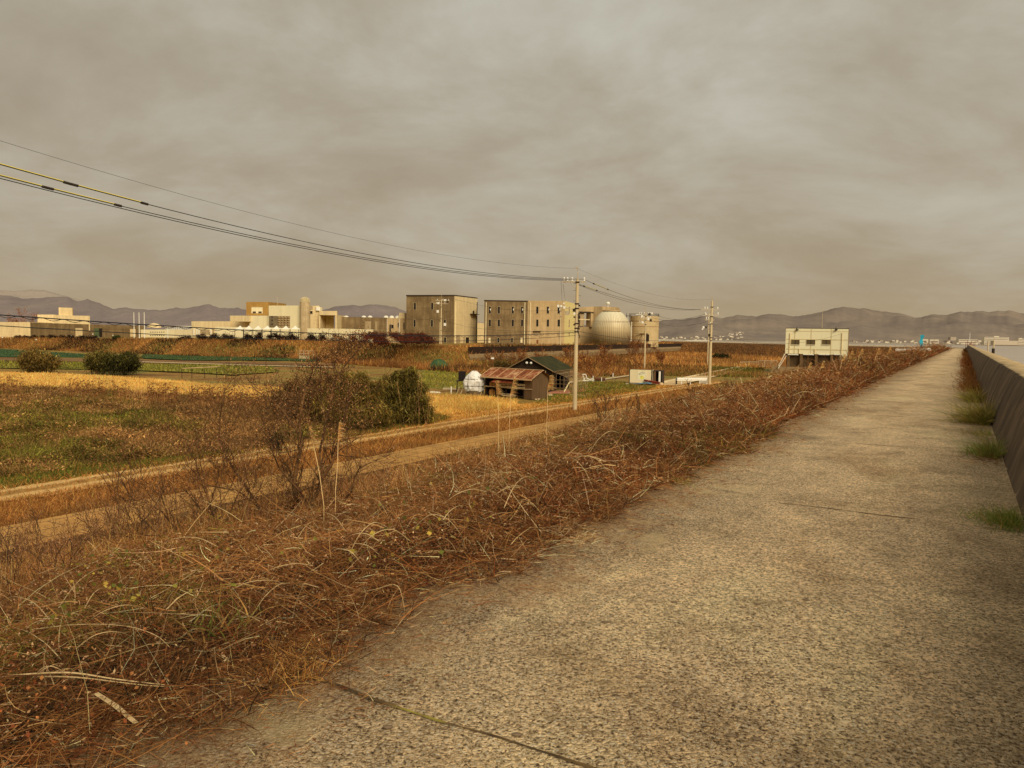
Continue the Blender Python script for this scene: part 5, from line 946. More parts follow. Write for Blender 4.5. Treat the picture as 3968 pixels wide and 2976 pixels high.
for k in range(7):
    x = 2118+rr_.uniform(0, 28); y = 1530+rr_.uniform(0, 8); q = G(x, y, 0); b = thing('firewood_log', 'short grey log lying below the dry grass plume by the barn corner', 'log', q, 'logs by the barn corner'); MB().tube((-.2, 0, .08), (.25, .06, .09), .06, n=7).build('log', woodl, b, local=True)
# --- things left of the white heap
q = G(1748, 1527); b = thing('white_stake', 'single upright white stake left of the tank stand', 'stake', q); MB().tube((0, 0, -.1), (0, 0, 30*q[1]/FPX), .06, n=6).build('stake', insm, b, local=True)
q = G(1686, 1525); b = thing('white_tray', 'flat white tray lying on the grass right of the bamboo', 'tray', q); mb = MB(); mb.box((0, 0, .1), (1.15, .5, .06)); mb.tube((-.55, -.25, .2), (.5, -.25, .14), .03); mb.tube((-.55, .25, .2), (.5, .25, .14), .03); mb.build('tray', white, b, local=True)
q = G(1742, 1510); b = thing('pale_crate_row', 'low pale slatted rack lying left of the tank stand', 'rack', q); mb = MB(); 
for k in range(14): mb.box((-.7+k*.11, 0, .12), (.06, .5, .2))
mb.box((0, 0, .06), (1.6, .55, .05)); mb.build('slats', noisy('pale rack', [S(170, 150, 112), S(150, 128, 90)], 2.), b, local=True)
for x, y in ((1776, 1524), (1790, 1528)): q = G(x, y); b = thing('leaning_board', 'short pale board leaning at the foot of the tank stand', 'board', q, 'boards at the tank stand'); MB().tube((-.15, 0, 0), (.12, .05, .7), .06, n=4).build('board', woodl, b, local=True)
# --- lamp post behind
q = G(1906, 1432); b = thing('field_lamp_post', 'rusty short post with a white lamp head behind the open shed', 'lamp post', q); h = P(1906, 1386, q[1])[2]; MB().tube((0, 0, -.1), (0, 0, h-.25), .06).build('post', rustm, b, local=True); MB().box((.1, 0, h-.1), (.55, .3, .3)).build('lamp_head', insm, b, local=True)
# --- trellis of pipes at left
a = G(705, 1465); c = G(840, 1462); b = thing('pipe_trellis', 'bare rectangular pipe trellis standing in orange grass behind the golden field', 'trellis', a); zt = P(705, 1428, a[1])[2]; mb = MB()
for t in (0, .28, .65, 1.): p = a+(c-a)*t; MB().tube((p[0], p[1], -.1), (p[0], p[1], zt), .04, n=6).build('post', darkm, b)
mb.tube(a+(0, 0, zt), c+(0, 0, zt+.15), .06, n=6); mb.tube(a+(0, 1.4, zt), c+(0, 1.4, zt+.15), .06, n=6); mb.tube(a+(0, 0, zt), a+(0, 1.4, zt), .05); mb.tube(c+(0, 0, zt+.15), c+(0, 1.4, zt+.15), .05); mb.build('top_bar', noisy('worn bar', [S(120, 96, 60), S(150, 124, 80)], 2.), b)
# --- green mound
q = G(1700, 1432); b = thing('green_mound', 'low rounded mound of bright green crop beside the inlet box', 'mound', q); mb = MB(); r_ = 52*q[1]/FPX; h = 1.9
V = []; n_ = 40
for j_ in range(9):
    t = j_/8
    for i_ in range(n_): a = 2*PI*i_/n_; V.append((r_*(1-t)*math.cos(a)*(1+.1*(vnoise(a*2, 0, .8)-.5)), 4.5*(1-t)*math.sin(a), h*(1-(1-t)**2)**1.0*(1+.15*(vnoise(a, t*4, .7, 3)-.5))-.03))
F = [(j_*n_+i_, j_*n_+(i_+1) % n_, (j_+1)*n_+(i_+1) % n_, (j_+1)*n_+i_) for j_ in range(8) for i_ in range(n_)]; fastmesh('crop_mound', np.array(V), np.array(F), emer, b, local=True, smooth=True)
# --- white pipe gear behind the yard
b = thing('white_tube_rack', 'low white tube rack with a curved backrest like frame behind the grass yard', 'rack', G(2290, 1479)); a = G(2257, 1480, 0); c = G(2345, 1480, 0); mb = MB(); s_ = a[1]/FPX
mb.tube(a+(0, 0, 5*s_), c+(0, 0, 5*s_), .07); mb.path([P(2264, 1476, a[1]), P(2258, 1450, a[1]), P(2270, 1451, a[1]), P(2274, 1466, a[1]), P(2286, 1471, a[1]), P(2296, 1467, a[1])], .06, 5)
for x in (2265, 2298, 2331): mb.tube(P(x, 1481, a[1]), P(x, 1456 if x == 2298 else 1462, a[1]), .06)
mb.build('tube_frame', insm, b); MB().tube(P(2304, 1468, a[1]+.3), P(2345, 1470, a[1]+.3), .22, n=8).build('brown_bundle', noisy('brown bundle', [S(60, 34, 20), S(86, 52, 32)], 2.), b)
q = G(2375, 1463); b = thing('white_marker_post', 'single white marker post beside the field path behind the yard', 'post', q); MB().tube((0, 0, -.1), (0, 0, 18*q[1]/FPX), .07, n=6).build('post', insm, b, local=True)
# --- truck body
A = G(2438, 1487, 0)+(0, 0, 0); B = P(2525, 1486, 105.3); C = P(2566, 1488, 103.6); zt = P(2440, 1433, A[1])[2]; z0 = .16; b = thing('truck_body', 'discarded white truck cargo box with a faded poster, blue wave stripe and open rear', 'container', (A[0], A[1], 0))
t_ = unit((C-A)[:2]); n_ = np.array((-t_[1], t_[0])); C2 = A[:2]+t_*np.linalg.norm((C-A)[:2]); Lc = np.linalg.norm((C-A)[:2]); B2 = A[:2]+t_*(Lc*.70)
boxm = noisy('faded cream truck body', [S(190, 168, 122, 1.3), S(204, 182, 136, 1.3)], .8, detail=5, streak=.15)
MB().prism([A[:2], B2, B2+n_*2, A[:2]+n_*2], z0, zt).build('cargo_box', boxm, b, bevel=.02)
mb = MB(); mb.prism([B2+t_*.01, C2, C2+n_*2, B2+t_*.01+n_*2], z0, z0+.08); mb.prism([B2+t_*.01, C2, C2+n_*2, B2+t_*.01+n_*2], zt-.08, zt+.01); mb.prism([B2+t_*.01+n_*1.9, C2+n_*1.9, C2+n_*2, B2+t_*.01+n_*2], z0+.08, zt-.08); mb.prism([C2-t_*.08, C2, C2+n_*2, C2-t_*.08+n_*2], z0+.08, zt-.08); mb.build('open_bay', noisy('dark bay', [S(40, 28, 20), S(58, 42, 28)], 1.), b)
for u, w_, mt in ((.12, .34, woodb), (.86, .26, insm)): p = B2+t_*u; MB().prism([p, p+t_*w_, p+t_*w_+n_*.06, p+n_*.06], z0+.1, zt-.1).build('door', mt, b)
FA = (np.array((*A[:2], 0)), np.array((*C2, 0)))
mb = MB(); 
for pa, pb in (((2438, 1432.5), (2440, 1488)), ((2524.5, 1432.5), (2527, 1475)), ((2438, 1431.6), (2527, 1433.4))): slab(mb, *FA, pa[0], pa[1], pb[0], pb[1], .03, 0)
mb.build('edge_trim', darkm, b)
slab(MB(), *FA, 2472, 1439, 2504, 1473, .025, 0).build('poster', noisy('cream poster', [S(206, 190, 146, 1.3), S(214, 198, 156, 1.3)], 1.), b)
mb = MB(); f_, za, zb_ = plane_rect(*FA, 2479, 1455, 2496, 1471, .03, .03); cx_ = (np.array(f_[0])+np.array(f_[1]))/2; cz_ = (za+zb_)/2; rw_ = np.linalg.norm(np.array(f_[1])-np.array(f_[0]))/2
mb.poly([(*(cx_+t_*rw_*math.cos(a)*(1+.15*math.sin(3*a))), cz_+(zb_-za)/2*math.sin(a)) for a in np.linspace(0, 2*PI, 18, endpoint=False)]); mb.build('yellow_shape', noisy('faded yellow', [S(206, 196, 96, 1.2), S(200, 180, 80, 1.2)], 2.), b)
mb = MB()
for (x0, y0), (x1, y1) in (((2476, 1448), (2484, 1443)), ((2484, 1443), (2496, 1441)), ((2496, 1441), (2497, 1446)), ((2497, 1446), (2478, 1452)), ((2478, 1452), (2476, 1448)), ((2486, 1443.5), (2489, 1441)), ((2490, 1444), (2493, 1440.5)), ((2482, 1449), (2484, 1446)), ((2481, 1461), (2488, 1457)), ((2486, 1466), (2488, 1459)), ((2494, 1470), (2496, 1463))): mb.tube(PLN(x0, y0, *FA)-(0, .04, 0), PLN(x1, y1, *FA)-(0, .04, 0), .014, n=4)
mb.build('scribbled_lettering', darkm, b)
mb = MB(); up = [(2439, 1482), (2455, 1485), (2470, 1486.5), (2490, 1483), (2505, 1479), (2524, 1477)]; lo = [(2439, 1484), (2455, 1487), (2470, 1487.6), (2490, 1486.6), (2505, 1487), (2524, 1487)]
for k in range(5): mb.poly([PLN(*q_, *FA)-(0, .03, 0) for q_ in (lo[k], lo[k+1], up[k+1], up[k])])
mb.build('wave_stripe', noisy('blue wave', [S(60, 92, 104, 1.4), S(76, 108, 116, 1.4)], 1.), b)
q = P(2430, 1485, 103); b2 = thing('white_block', 'tiny white block lying left of the truck box', 'block', (q[0], q[1], 0)); MB().box((0, 0, .08), (.35, .25, .16)).build('block', insm, b2, local=True)
b = thing('red_beam', 'dark red beam leaning along the lower side of the truck box', 'beam', P(2540, 1484, 102.4)*(1, 1, 0)); mb = MB(); a = P(2496, 1472.5, 104.2); c = P(2560, 1483, 102.4); mb.tube(a, c, .1, n=4); mb.tube(a-(0, 0, .12), c-(0, 0, .2), .07, n=4); mb.build('beam', noisy('dark red paint', [S(80, 30, 20, 1.2), S(104, 44, 30, 1.2)], 2.), b)
q = P(2562, 1491, 101.8); b = thing('rusty_barrel', 'pale crumpled drum lying by the open end of the truck box', 'drum', (q[0], q[1], 0)); MB().lathe((0, 0, 0), [(.22, 0), (.24, .3), (.2, .42)], 10).build('drum', woodl, b, local=True)
# --- guard rail near canal
a = G(2620, 1492, 0); c = P(2742, 1491, 105.2); b = thing('guard_rail', 'white corrugated guard rail between the truck box and the canal pole', 'guard rail', a); s_ = a[1]/FPX
def rail(mb, a, c, z0, z1):
    n_ = unit(np.array((-(c-a)[1], (c-a)[0]))); 
    for k in range(4): za = z0+(z1-z0)*k/4; zb_ = z0+(z1-z0)*(k+1)/4; o1 = n_*(.05 if k % 2 else -.03); o2 = n_*(-.03 if k % 2 else .05); mb.poly([(*(a[:2]+o1), za), (*(c[:2]+o1), za), (*(c[:2]+o2), zb_), (*(a[:2]+o2), zb_)])
mb = MB(); rail(mb, a, c, .62, 1.05); mb.build('rail', insm, b); mb = MB(); rail(mb, P(2715, 1490, 103.5), P(2742, 1489, 102.5), .35, .72); mb.build('rail', insm, b)
for t in (.01, .17, .45, .75, .97): p = a+(c-a)*t; MB().tube((p[0], p[1]+.1, -.2), (p[0], p[1]+.1, 1.0), .07 if t > .1 else .12, n=6).build('post', darkm if t < .1 else insm, b)
# --- far right roadside things
q = P(3475, 1375, 74); c = P(3606, 1367, 112); b = thing('roadside_guard_rail', 'white guard rail half buried in reeds below the blue banner', 'guard rail', (q[0], q[1], q[2])); A = P(3480, 1358, 90); C = P(3606, 1361, 112); mb = MB(); rail(mb, A, C, A[2]-.2, A[2]+.22); rail(mb, P(3470, 1362, 84), A, A[2]-.35, A[2]+.3); mb.build('rail', insm, b)
for t in (0, .3, .62, 1.): p = A+(C-A)*t; MB().tube((p[0], p[1]+.1, A[2]-2), (p[0], p[1]+.1, A[2]+.1), .09, n=6).build('post', insm, b)
q = P(3570, 1346, 150); b = thing('blue_banner', 'tall narrow bright blue banner on a pole rising from the roadside reeds', 'banner', q-(0, 0, 3)); zt = P(3570, 1296, 150)[2]; mb = MB(); V = []
for j_ in range(12): t = j_/11; x = q[0]+.12*math.sin(t*9)*.6; w_ = .32+.08*math.sin(t*14+1); V += [(x-w_, q[1]+.08*math.sin(t*11), q[2]-.3+(zt-q[2]+.2)*t), (x+w_, q[1]-.08*math.sin(t*8), q[2]-.3+(zt-q[2]+.2)*t)]
fastmesh('banner_cloth', np.array(V), np.array([(2*j_, 2*j_+1, 2*j_+3, 2*j_+2) for j_ in range(11)]), noisy('bright blue cloth', [S(30, 112, 118), S(40, 126, 130)], 1.), b); MB().tube((q[0]-.35, q[1]+.1, q[2]-4), (q[0]-.35, q[1]+.1, zt+.1), .04).build('pole', greym, b)
x, y = XY(-.3, 225); b = thing('road_end_barrier', 'dark tubular barrier across the far end of the sea wall road', 'barrier', (x, y, ROADZ)); mb = MB(); A = P(3742, 1334, 215); C = P(3778, 1334, 215)
for k in range(6): p = A+(C-A)*k/5; mb.tube((p[0], p[1], ROADZ), (p[0], p[1], A[2]+1.*(.6+.4*(k % 2))), .06)
mb.tube(A+(0, 0, .4), C+(0, 0, .4), .05); mb.tube(A+(0, 0, -.2), C+(0, 0, -.2), .05); mb.tube(P(3752, 1350, 200), P(3762, 1330, 216), .12); mb.build('barrier_frame', rustm, b)
q = P(3757, 1326, 240); b = thing('far_mast', 'slender pale mast rising beyond the end of the road', 'mast', (q[0], q[1], 3)); MB().tube((0, 0, 0), (0, 0, P(3757, 1290, 240)[2]-3), .1, .06).build('mast', insm, b, local=True)
for k, (x, y0, y1, nm) in enumerate(((3828, 1322, 1350, 'shorter pale mooring post in the water, right of the mast'), (3850, 1318, 1348, 'taller pale mooring post in the water behind the wall'), (3848, 1350, 1374, 'stubby dark mooring post nearest the sea wall'))):
    d_ = 120 if k < 2 else 90; q = P(x, y1, d_); b = thing('mooring_post', nm, 'post', (q[0], q[1], -.5), 'posts standing in the water'); MB().tube((0, 0, 0), (0, 0, P(x, y0, d_)[2]+.5), .1 if k < 2 else .16, n=8).build('post', frm if k < 2 else darkm, b, local=True)
# ================================================================== vegetation
VG = attrmat('dry plant matter'); VL = attrmat('leafy plant matter', .3); BK = attrmat('bark and twigs', 0.)
def rnd(a, b, n): return rng.uniform(a, b, n)
def dirs(n, horiz=1., up=0., up_j=.4): d = rng.normal(size=(n, 3)); d[:, :2] *= horiz; d[:, 2] = d[:, 2]*up_j+up; return unit(d)
def stuff(name, parts, mat, label): V, F, C = merge(parts); return tag(fastmesh(name, V, F, mat, colors=C), label, None, kind='stuff')
def edge(v): return np.interp(v, [-5, 0, 2.5, 8, 15, 23, 41, 83, 230], [2.95, 2.95, 2.72, 2.72, 3.0, 3.2, 3.42, 3.5, 3.9])+(vnoise(v, 0*v, .9, 41)-.5)*.45+(vnoise(v, 0*v, .25, 42)-.5)*.2
def TH_(u, v):
    """height of the thicket over the levee bank"""
    H = np.interp(v, [-5, 10, 24, 40, 230], [.38, .42, .75, 1.0, 1.1]); t = sstep(0, 1.6, u-edge(v)); far = sstep(14, 20, u)
    return H*(.12+.88*t)*(1-.35*far)*(.55+.9*vnoise(u, v, 1.7, 43))
def thick(n, p0=4., p1=235., pw=1.25, u_in=0.):
    p = p0*(p1/p0)**rng.random(n); v = p-5; e = edge(v)-u_in; u = e+(20.8-e)*rng.random(n)**pw; x, y = XY(u, v); z = bankz(u, v); return u, v, x, y, z, np.hypot(x, y)
tw_dark = [S(30, 19, 9), S(48, 31, 14), S(70, 46, 22), S(40, 25, 13)]; tw_mid = [S(116, 80, 40), S(142, 104, 58), S(92, 60, 30), S(128, 88, 48)]; tw_red = [S(92, 46, 20), S(112, 62, 28), S(78, 42, 20), S(130, 80, 40)]; tw_pale = [S(196, 166, 116), S(168, 136, 88), S(212, 186, 140)]
gold_g = [S(150, 104, 50), S(176, 130, 68), S(128, 86, 40), S(196, 152, 88)]; or_g = [S(132, 90, 42), S(152, 106, 52), S(108, 72, 34), S(172, 126, 66)]; ol_g = [S(96, 88, 32), S(78, 74, 26), S(116, 102, 42), S(64, 60, 22)]; gr_g = [S(74, 78, 24), S(98, 98, 34), S(60, 66, 22)]
parts = []
n = 620000; u, v, x, y, z, D = thick(n, u_in=.12); H = TH_(u, v); h = H*rng.random(n)**.7*1.05+.01
near_edge = sstep(2.4, 0., u-edge(v)); red = rng.random(n) < (.12+.45*near_edge)*sstep(4, 20, v+6)
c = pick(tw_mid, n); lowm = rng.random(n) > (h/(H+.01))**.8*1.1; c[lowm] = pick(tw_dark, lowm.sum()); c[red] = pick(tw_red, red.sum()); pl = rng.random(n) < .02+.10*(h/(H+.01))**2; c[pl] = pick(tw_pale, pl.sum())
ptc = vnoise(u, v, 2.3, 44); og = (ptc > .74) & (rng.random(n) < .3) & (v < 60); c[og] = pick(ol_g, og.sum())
c *= (.5+.75*vnoise(u, v, 1.1, 45))[:, None]*(.5+.6*np.clip(h/(H+.01), 0, 1))[:, None]  # low stems darkened: shade inside the thicket painted into their colour
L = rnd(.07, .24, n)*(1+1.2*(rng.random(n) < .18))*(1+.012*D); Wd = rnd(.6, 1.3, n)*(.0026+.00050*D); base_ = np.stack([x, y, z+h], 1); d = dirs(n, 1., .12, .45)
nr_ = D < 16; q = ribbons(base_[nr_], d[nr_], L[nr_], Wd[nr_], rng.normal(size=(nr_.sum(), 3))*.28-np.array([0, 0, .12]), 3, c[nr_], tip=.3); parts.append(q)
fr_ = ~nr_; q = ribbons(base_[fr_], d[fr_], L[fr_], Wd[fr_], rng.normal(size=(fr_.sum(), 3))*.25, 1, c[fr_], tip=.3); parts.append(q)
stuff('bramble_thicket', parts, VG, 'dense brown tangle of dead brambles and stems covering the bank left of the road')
n = 560000; u, v, x, y, z, D = thick(n, p1=120); H = TH_(u, v); h = H*rng.random(n)**.5; c = pick([S(96, 62, 36), S(126, 88, 56), S(156, 122, 88), S(70, 42, 22), S(84, 50, 26), S(184, 152, 112)], n)
rd = rng.random(n) < .4*sstep(2.6, 0, u-edge(v)); c[rd] = pick(tw_red, rd.sum()); c *= (.7+.6*vnoise(u, v, .9, 46))[:, None]
sz = rnd(.011, .030, n)*(1+.10*np.maximum(D-4, 0)**.85); stuff('withered_leaves', [leaves(np.stack([x, y, z+h], 1), sz, c, .45)], VG, 'small withered brown leaves caught all through the dead brambles')
# taller dry grass in the thicket and along the far road edge
parts = []
n = 115000; p = 36*(240/36)**rng.random(n); v = p-5; e = edge(v)+.35; u = e+(20-e)*rng.random(n)**1.5; x, y = XY(u, v); z = bankz(u, v); D = np.hypot(x, y)
t_ = sstep(.3, 4, u-e); c = pick(or_g, n); g_ = rng.random(n) < .75*t_; c[g_] = pick(gold_g, g_.sum()); r_ = rng.random(n) < .8*(1-t_); c[r_] = pick(tw_red, r_.sum()); c *= (.8+.75*vnoise(u, v, 3.1, 47))[:, None]*(1+.35*t_*sstep(45, 80, v))[:, None]
parts.append(ribbons(np.stack([x, y, z], 1), dirs(n, .45, 1., .3), rnd(.55, 1.2, n)*(.75+.5*vnoise(u, v, 4., 48))*(.4+.6*t_), .012+.0006*D, np.stack([rnd(.1, .5, n), rnd(-.2, .2, n), rnd(-.35, 0, n)], 1), 2, c))
n = 22000; p = 8*(50/8)**rng.random(n); v = p-5; u = 7+13.5*rng.random(n)**.8; x, y = XY(u, v); keep = vnoise(u, v, 3.3, 49) > .5; x, y, u, v = x[keep], y[keep], u[keep], v[keep]; n = len(x); D = np.hypot(x, y)
parts.append(ribbons(np.stack([x, y, bankz(u, v)], 1), dirs(n, .35, 1., .2), rnd(.4, .95, n), .004+.0004*D, rng.normal(size=(n, 3))*.25, 3, pick(gold_g, n)))
n = 14000; v = rnd(-2, 90, n); u = rnd(20., 22.4, n); x, y = XY(u, v); parts.append(ribbons(np.stack([x, y, np.full(n, -.1)], 1), dirs(n, .3, 1., .2), rnd(.25, .7, n), .008+.0004*np.hypot(x, y), rng.normal(size=(n, 3))*.2, 2, pick(gold_g+tw_dark, n)))
stuff('tall_dry_grass', parts, VG, 'tall orange and straw coloured dry grass along the bank and the far road edge')
# litter creeping on to the concrete
n = 34000; p = 4*(120/4)**rng.random(n); v = p-5; u = edge(v)-rng.random(n)**3.2*.95+.3; x, y = XY(u, v); D = np.hypot(x, y); c = pick(tw_red+tw_mid+tw_pale[:1], n)
stuff('twig_litter', [ribbons(np.stack([x, y, np.full(n, ROADZ+.03)+rng.random(n)*.015], 1), dirs(n, 1., .02, .05), rnd(.02, .10, n), .0018+.0004*D, rng.normal(size=(n, 3))*(.2, .2, .02), 2, c)], VG, 'thin litter of twigs and dead stems strewn on the road edge')
# strip between drain and track
n = 120000; p = 12*(115/12)**rng.random(n); v = p-12; u = rnd(25.1, 29.9, n); x, y = XY(u, v); D = np.hypot(x, y); c = pick(or_g, n, .22); dk = vnoise(u, v, 2., 50) > .62; c[dk] *= .7
ln = rnd(.12, .34, n); stuff('withered_turf', [ribbons(np.stack([x, y, tz(x, y)-.03], 1), dirs(n, .8, 1., .4), ln, .006+.0006*D, rng.normal(size=(n, 3))*.35, 2, c)], VG, 'matted orange brown turf between the concrete drain and the dirt track')
n = 26000; p = 12*(125/12)**rng.random(n); v = p-12; kk_ = rng.random(n); u = np.where(kk_ < .35, 31+rng.normal(size=n)*.22, np.where(kk_ < .68, 29.75+rng.normal(size=n)*.22, 32.3+rng.normal(size=n)*.25)); x, y = XY(u, v); D = np.hypot(x, y)
stuff('track_grass', [ribbons(np.stack([x, y, np.full(n, .08)], 1), dirs(n, .9, 1., .5), rnd(.05, .2, n), .006+.0006*D, rng.normal(size=(n, 3))*.35, 1, pick(or_g+gold_g+ol_g[:1], n, .2))], VG, 'short scruffy growth along the edges and the middle of the dirt track')
# weedy rough field
def pxs(n, x0, x1, ya, yb, z=0.):
    px = rnd(x0, x1, n); t = rng.random(n); py = ya(px)*(1-t)+yb(px)*t; q = np.array([G(a, b_, z) for a, b_ in zip(px, py)]); return px, py, q
fa = lambda p: np.interp(p, [-300, 0, 400, 700, 1000, 1250, 1400], [1482, 1495, 1512, 1532, 1558, 1584, 1610]); fb = lambda p: np.interp(p, [-300, 0, 600, 1000, 1300, 1400], [1930, 1860, 1785, 1735, 1680, 1650])
n = 180000; px, py, q = pxs(n, -300, 1300, fa, fb); x, y = q[:, 0], q[:, 1]; D = np.hypot(x, y); pt = .6*vnoise(x, y, 5.5, 51)+.4*vnoise(x, y, 1.8, 52); c = pick([S(108, 80, 42), S(130, 98, 56), S(82, 62, 32), S(144, 112, 68)], n, .28)
g1 = (pt > .50) & (rng.random(n) < .6); c[g1] = pick(ol_g, g1.sum(), .2); g2 = (pt > .68) & (rng.random(n) < .5); c[g2] = pick([S(120, 118, 44), S(96, 98, 36)], g2.sum()); bd = sstep(1700, 1860, py); g3 = rng.random(n) < bd*.3; c[g3] = pick(gr_g+ol_g, g3.sum())
c *= (.45+1.0*vnoise(x, y, 2.4, 53)*(.6+.8*vnoise(x, y, .8, 57)))[:, None]; bk = 1-sstep(0, 45, py-fa(px)); ln = rnd(.2, .6, n)*(.4+1.4*vnoise(x, y, 2., 54))+bk*rnd(.1, .55, n)
hump = 1.5*np.maximum(0, vnoise(x, y, 1.5, 58)-.45)*sstep(1880, 1800, py)*sstep(5, 90, py-fa(px))
lz = tz(x, y)+hump*rng.random(n)**.5; kl = rng.random(n) < .5
stuff('weed_field', [ribbons(np.stack([x, y, lz-.03], 1)[~kl], dirs((~kl).sum(), .9, .8, .5), ln[~kl]*.75, (.010+.0005*D)[~kl], rng.normal(size=((~kl).sum(), 3))*.5, 2, c[~kl]), leaves(np.stack([x, y, lz+.08+rng.random(n)*.12], 1)[kl], (.07+.0016*D)[kl]*rnd(.6, 1.5, kl.sum()), c[kl]*1.05, .4)], VG, 'rough weedy field of mixed brown and olive growth before the golden strip')
n = 1500; px = rnd(-200, 1250, n); px = px[vnoise(px, px*0, 60, 55) > .35]; n = len(px); q = np.array([G(a, fa(a)+b_) for a, b_ in zip(px, rnd(-6, 55, n))]); hh_ = rnd(.7, 1.25, n); st_ = ribbons(q, dirs(n, .15, 1., .1), hh_, np.full(n, .03), rng.normal(size=(n, 3))*.08, 1, pick(tw_mid, n), tip=.8)
tp = q+np.stack([0*hh_, 0*hh_, hh_*.9], 1); m_ = 5; tpp = np.repeat(tp, m_, 0); pl_ = ribbons(tpp, unit(rng.normal(size=(n*m_, 3))*.3+np.array([.55, 0, .8])), rnd(.16, .34, n*m_), np.full(n*m_, .055), np.tile([.3, 0, -.5], (n*m_, 1)), 2, pick([S(108, 72, 38), S(134, 96, 56), S(84, 54, 30)], n*m_))
stuff('reed_fringe', [st_, pl_], VG, 'brown feathery reeds standing against the near edge of the golden field')
# crops and mown patches: short growth standing on each
def on_patch(name, obj, n, L0, L1, w, pal, label, bendk=.3, up_j=.4, rows=None, h=1.):
    me = bpy.data.objects[obj].data; V = np.array([v_.co[:] for v_ in me.vertices]); T = np.array([p_.vertices[:] for p_ in me.polygons]); a, b_, c_ = V[T[:, 0]], V[T[:, 1]], V[T[:, 2]]; ar = np.linalg.norm(np.cross(b_-a, c_-a), axis=1)
    ctr = (a+b_+c_)/3; wgt = ar/np.maximum(30, np.linalg.norm(ctr[:, :2], axis=1)); k = rng.choice(len(T), n, p=wgt/wgt.sum()); r1 = np.sqrt(rng.random(n)); r2 = rng.random(n); P_ = a[k]*(1-r1)[:, None]+b_[k]*(r1*(1-r2))[:, None]+c_[k]*(r1*r2)[:, None]
    if rows: P_ = P_+0; ph = (P_[:, 1]*math.cos(rows[1])+P_[:, 0]*math.sin(rows[1]))/rows[0]; P_ = P_[(ph % 1) < .55]; n = len(P_)
    D = np.hypot(P_[:, 0], P_[:, 1]); c = pick(pal, n, .2)*(.75+.5*vnoise(P_[:, 0], P_[:, 1], 2.7, 60))[:, None]
    stuff(name, [ribbons(P_-(0, 0, .03), dirs(n, .8, 1., up_j), rnd(L0, L1, n), w+.0006*D, rng.normal(size=(n, 3))*bendk, 1, c)], VG, label)
on_patch('stubble_grass', 'gold_field', 60000, .12, .32, .015, [S(196, 154, 78), S(214, 176, 98), S(224, 190, 116), S(172, 130, 64)], 'golden cut stubble of the long field strip')
on_patch('yard_stubble_grass', 'gold_field_by_shed', 16000, .15, .4, .012, [S(186, 148, 76), S(206, 170, 96), S(166, 128, 62)], 'golden standing grass in front of the sheds')
on_patch('straw_grass', 'straw_verge', 26000, .05, .2, .012, [S(160, 112, 46), S(186, 138, 66), S(130, 86, 34), S(104, 88, 34)], 'short straw coloured turf beside the dirt track')
on_patch('vegetable_leaves', 'vegetable_field', 26000, .15, .4, .03, [S(84, 84, 26), S(116, 116, 40), S(60, 62, 20), S(140, 130, 56)], 'rows of low yellow green vegetables in the far field', rows=(2.2, .05))
on_patch('vegetable_plants_grass', 'vegetable_field_by_shed', 12000, .12, .35, .03, [S(84, 84, 26), S(116, 112, 38), S(132, 118, 46)], 'rows of low yellow green vegetables behind the white heap', rows=(1.5, .1))
for nm, ob, n_ in (('verge_grass', 'grass_verge', 12000), ('verge_grass_left', 'grass_verge_left', 14000), ('yard_grass', 'grass_yard', 16000)): on_patch(nm, ob, n_, .06, .24, .012, (gr_g+ol_g+or_g[:2]+([S(140, 120, 50)] if nm == 'yard_grass' else [])), {'verge_grass': 'fresh green grass below the bamboo at the track edge', 'verge_grass_left': 'fresh green grass along the left part of the track', 'yard_grass': 'green grass of the yard before the truck box'}[nm])
on_patch('crop_grass', 'green_field_strip', 6000, .1, .3, .05, [S(38, 62, 32), S(56, 76, 40), S(84, 82, 42)], 'young emerald crop in the far strip'); on_patch('crop_grass_left', 'green_field', 5000, .1, .3, .05, [S(38, 62, 32), S(56, 76, 40)], 'young emerald crop in the field at the far left')
# banks of dry growth below the plant
def band(n, x0, x1, fd0, fd1, pal, L0, L1, w, patchc=None, sc_=9.):
    px = rnd(x0, x1, n); t = rng.random(n); a, b_ = fd0(px), fd1(px); d = a*(b_/a)**t; q = np.array([P(p_, 1400, dd) for p_, dd in zip(px, d)]); x, y = q[:, 0], q[:, 1]; z = tz(x, y); c = pick(pal, n, .22)*(.62+.76*vnoise(x, y, sc_, 61))[:, None]
    if patchc is not None: m_ = (vnoise(x, y, sc_*1.3, 62) > .6) & (rng.random(n) < .7); c[m_] = pick(patchc, m_.sum())
    return ribbons(np.stack([x, y, z-.05], 1), dirs(n, .5, 1., .25), rnd(L0, L1, n), w+.0005*d, rng.normal(size=(n, 3))*.25, 1, c)
de = lambda p: np.interp(p, _PX, _PD)
fieldf = lambda p: np.interp(p, [-400, 600, 1300, 1500, 1800, 2100, 2400, 2700], [225, 190, 165, 150, 128, 118, 128, 150])
stuff('bank_grass', [band(60000, -300, 2740, lambda p: de(p)-15, lambda p: de(p)+2, or_g+tw_mid+ol_g[:1], .35, .9, .03, tw_dark), band(34000, 1250, 2760, lambda p: fieldf(p)*.97, lambda p: np.maximum(de(p)-12, fieldf(p)+5), or_g+tw_mid, .5, 1.3, .03, tw_dark+ol_g[3:], 6.)], VG, 'orange brown dead grass on the bank and flat ground below the plant')
stuff('reed_bed', [band(34000, 2450, 3080, lambda p: 0*p+170, lambda p: 0*p+330, gold_g+or_g, .5, 1.2, .03, tw_mid, 16.), band(10000, 2560, 2960, lambda p: 0*p+128, lambda p: 0*p+168, ol_g+tw_mid, .3, .7, .03, gr_g, 7.)], VG, 'orange reed bed spreading behind the canal and the paved farm road')
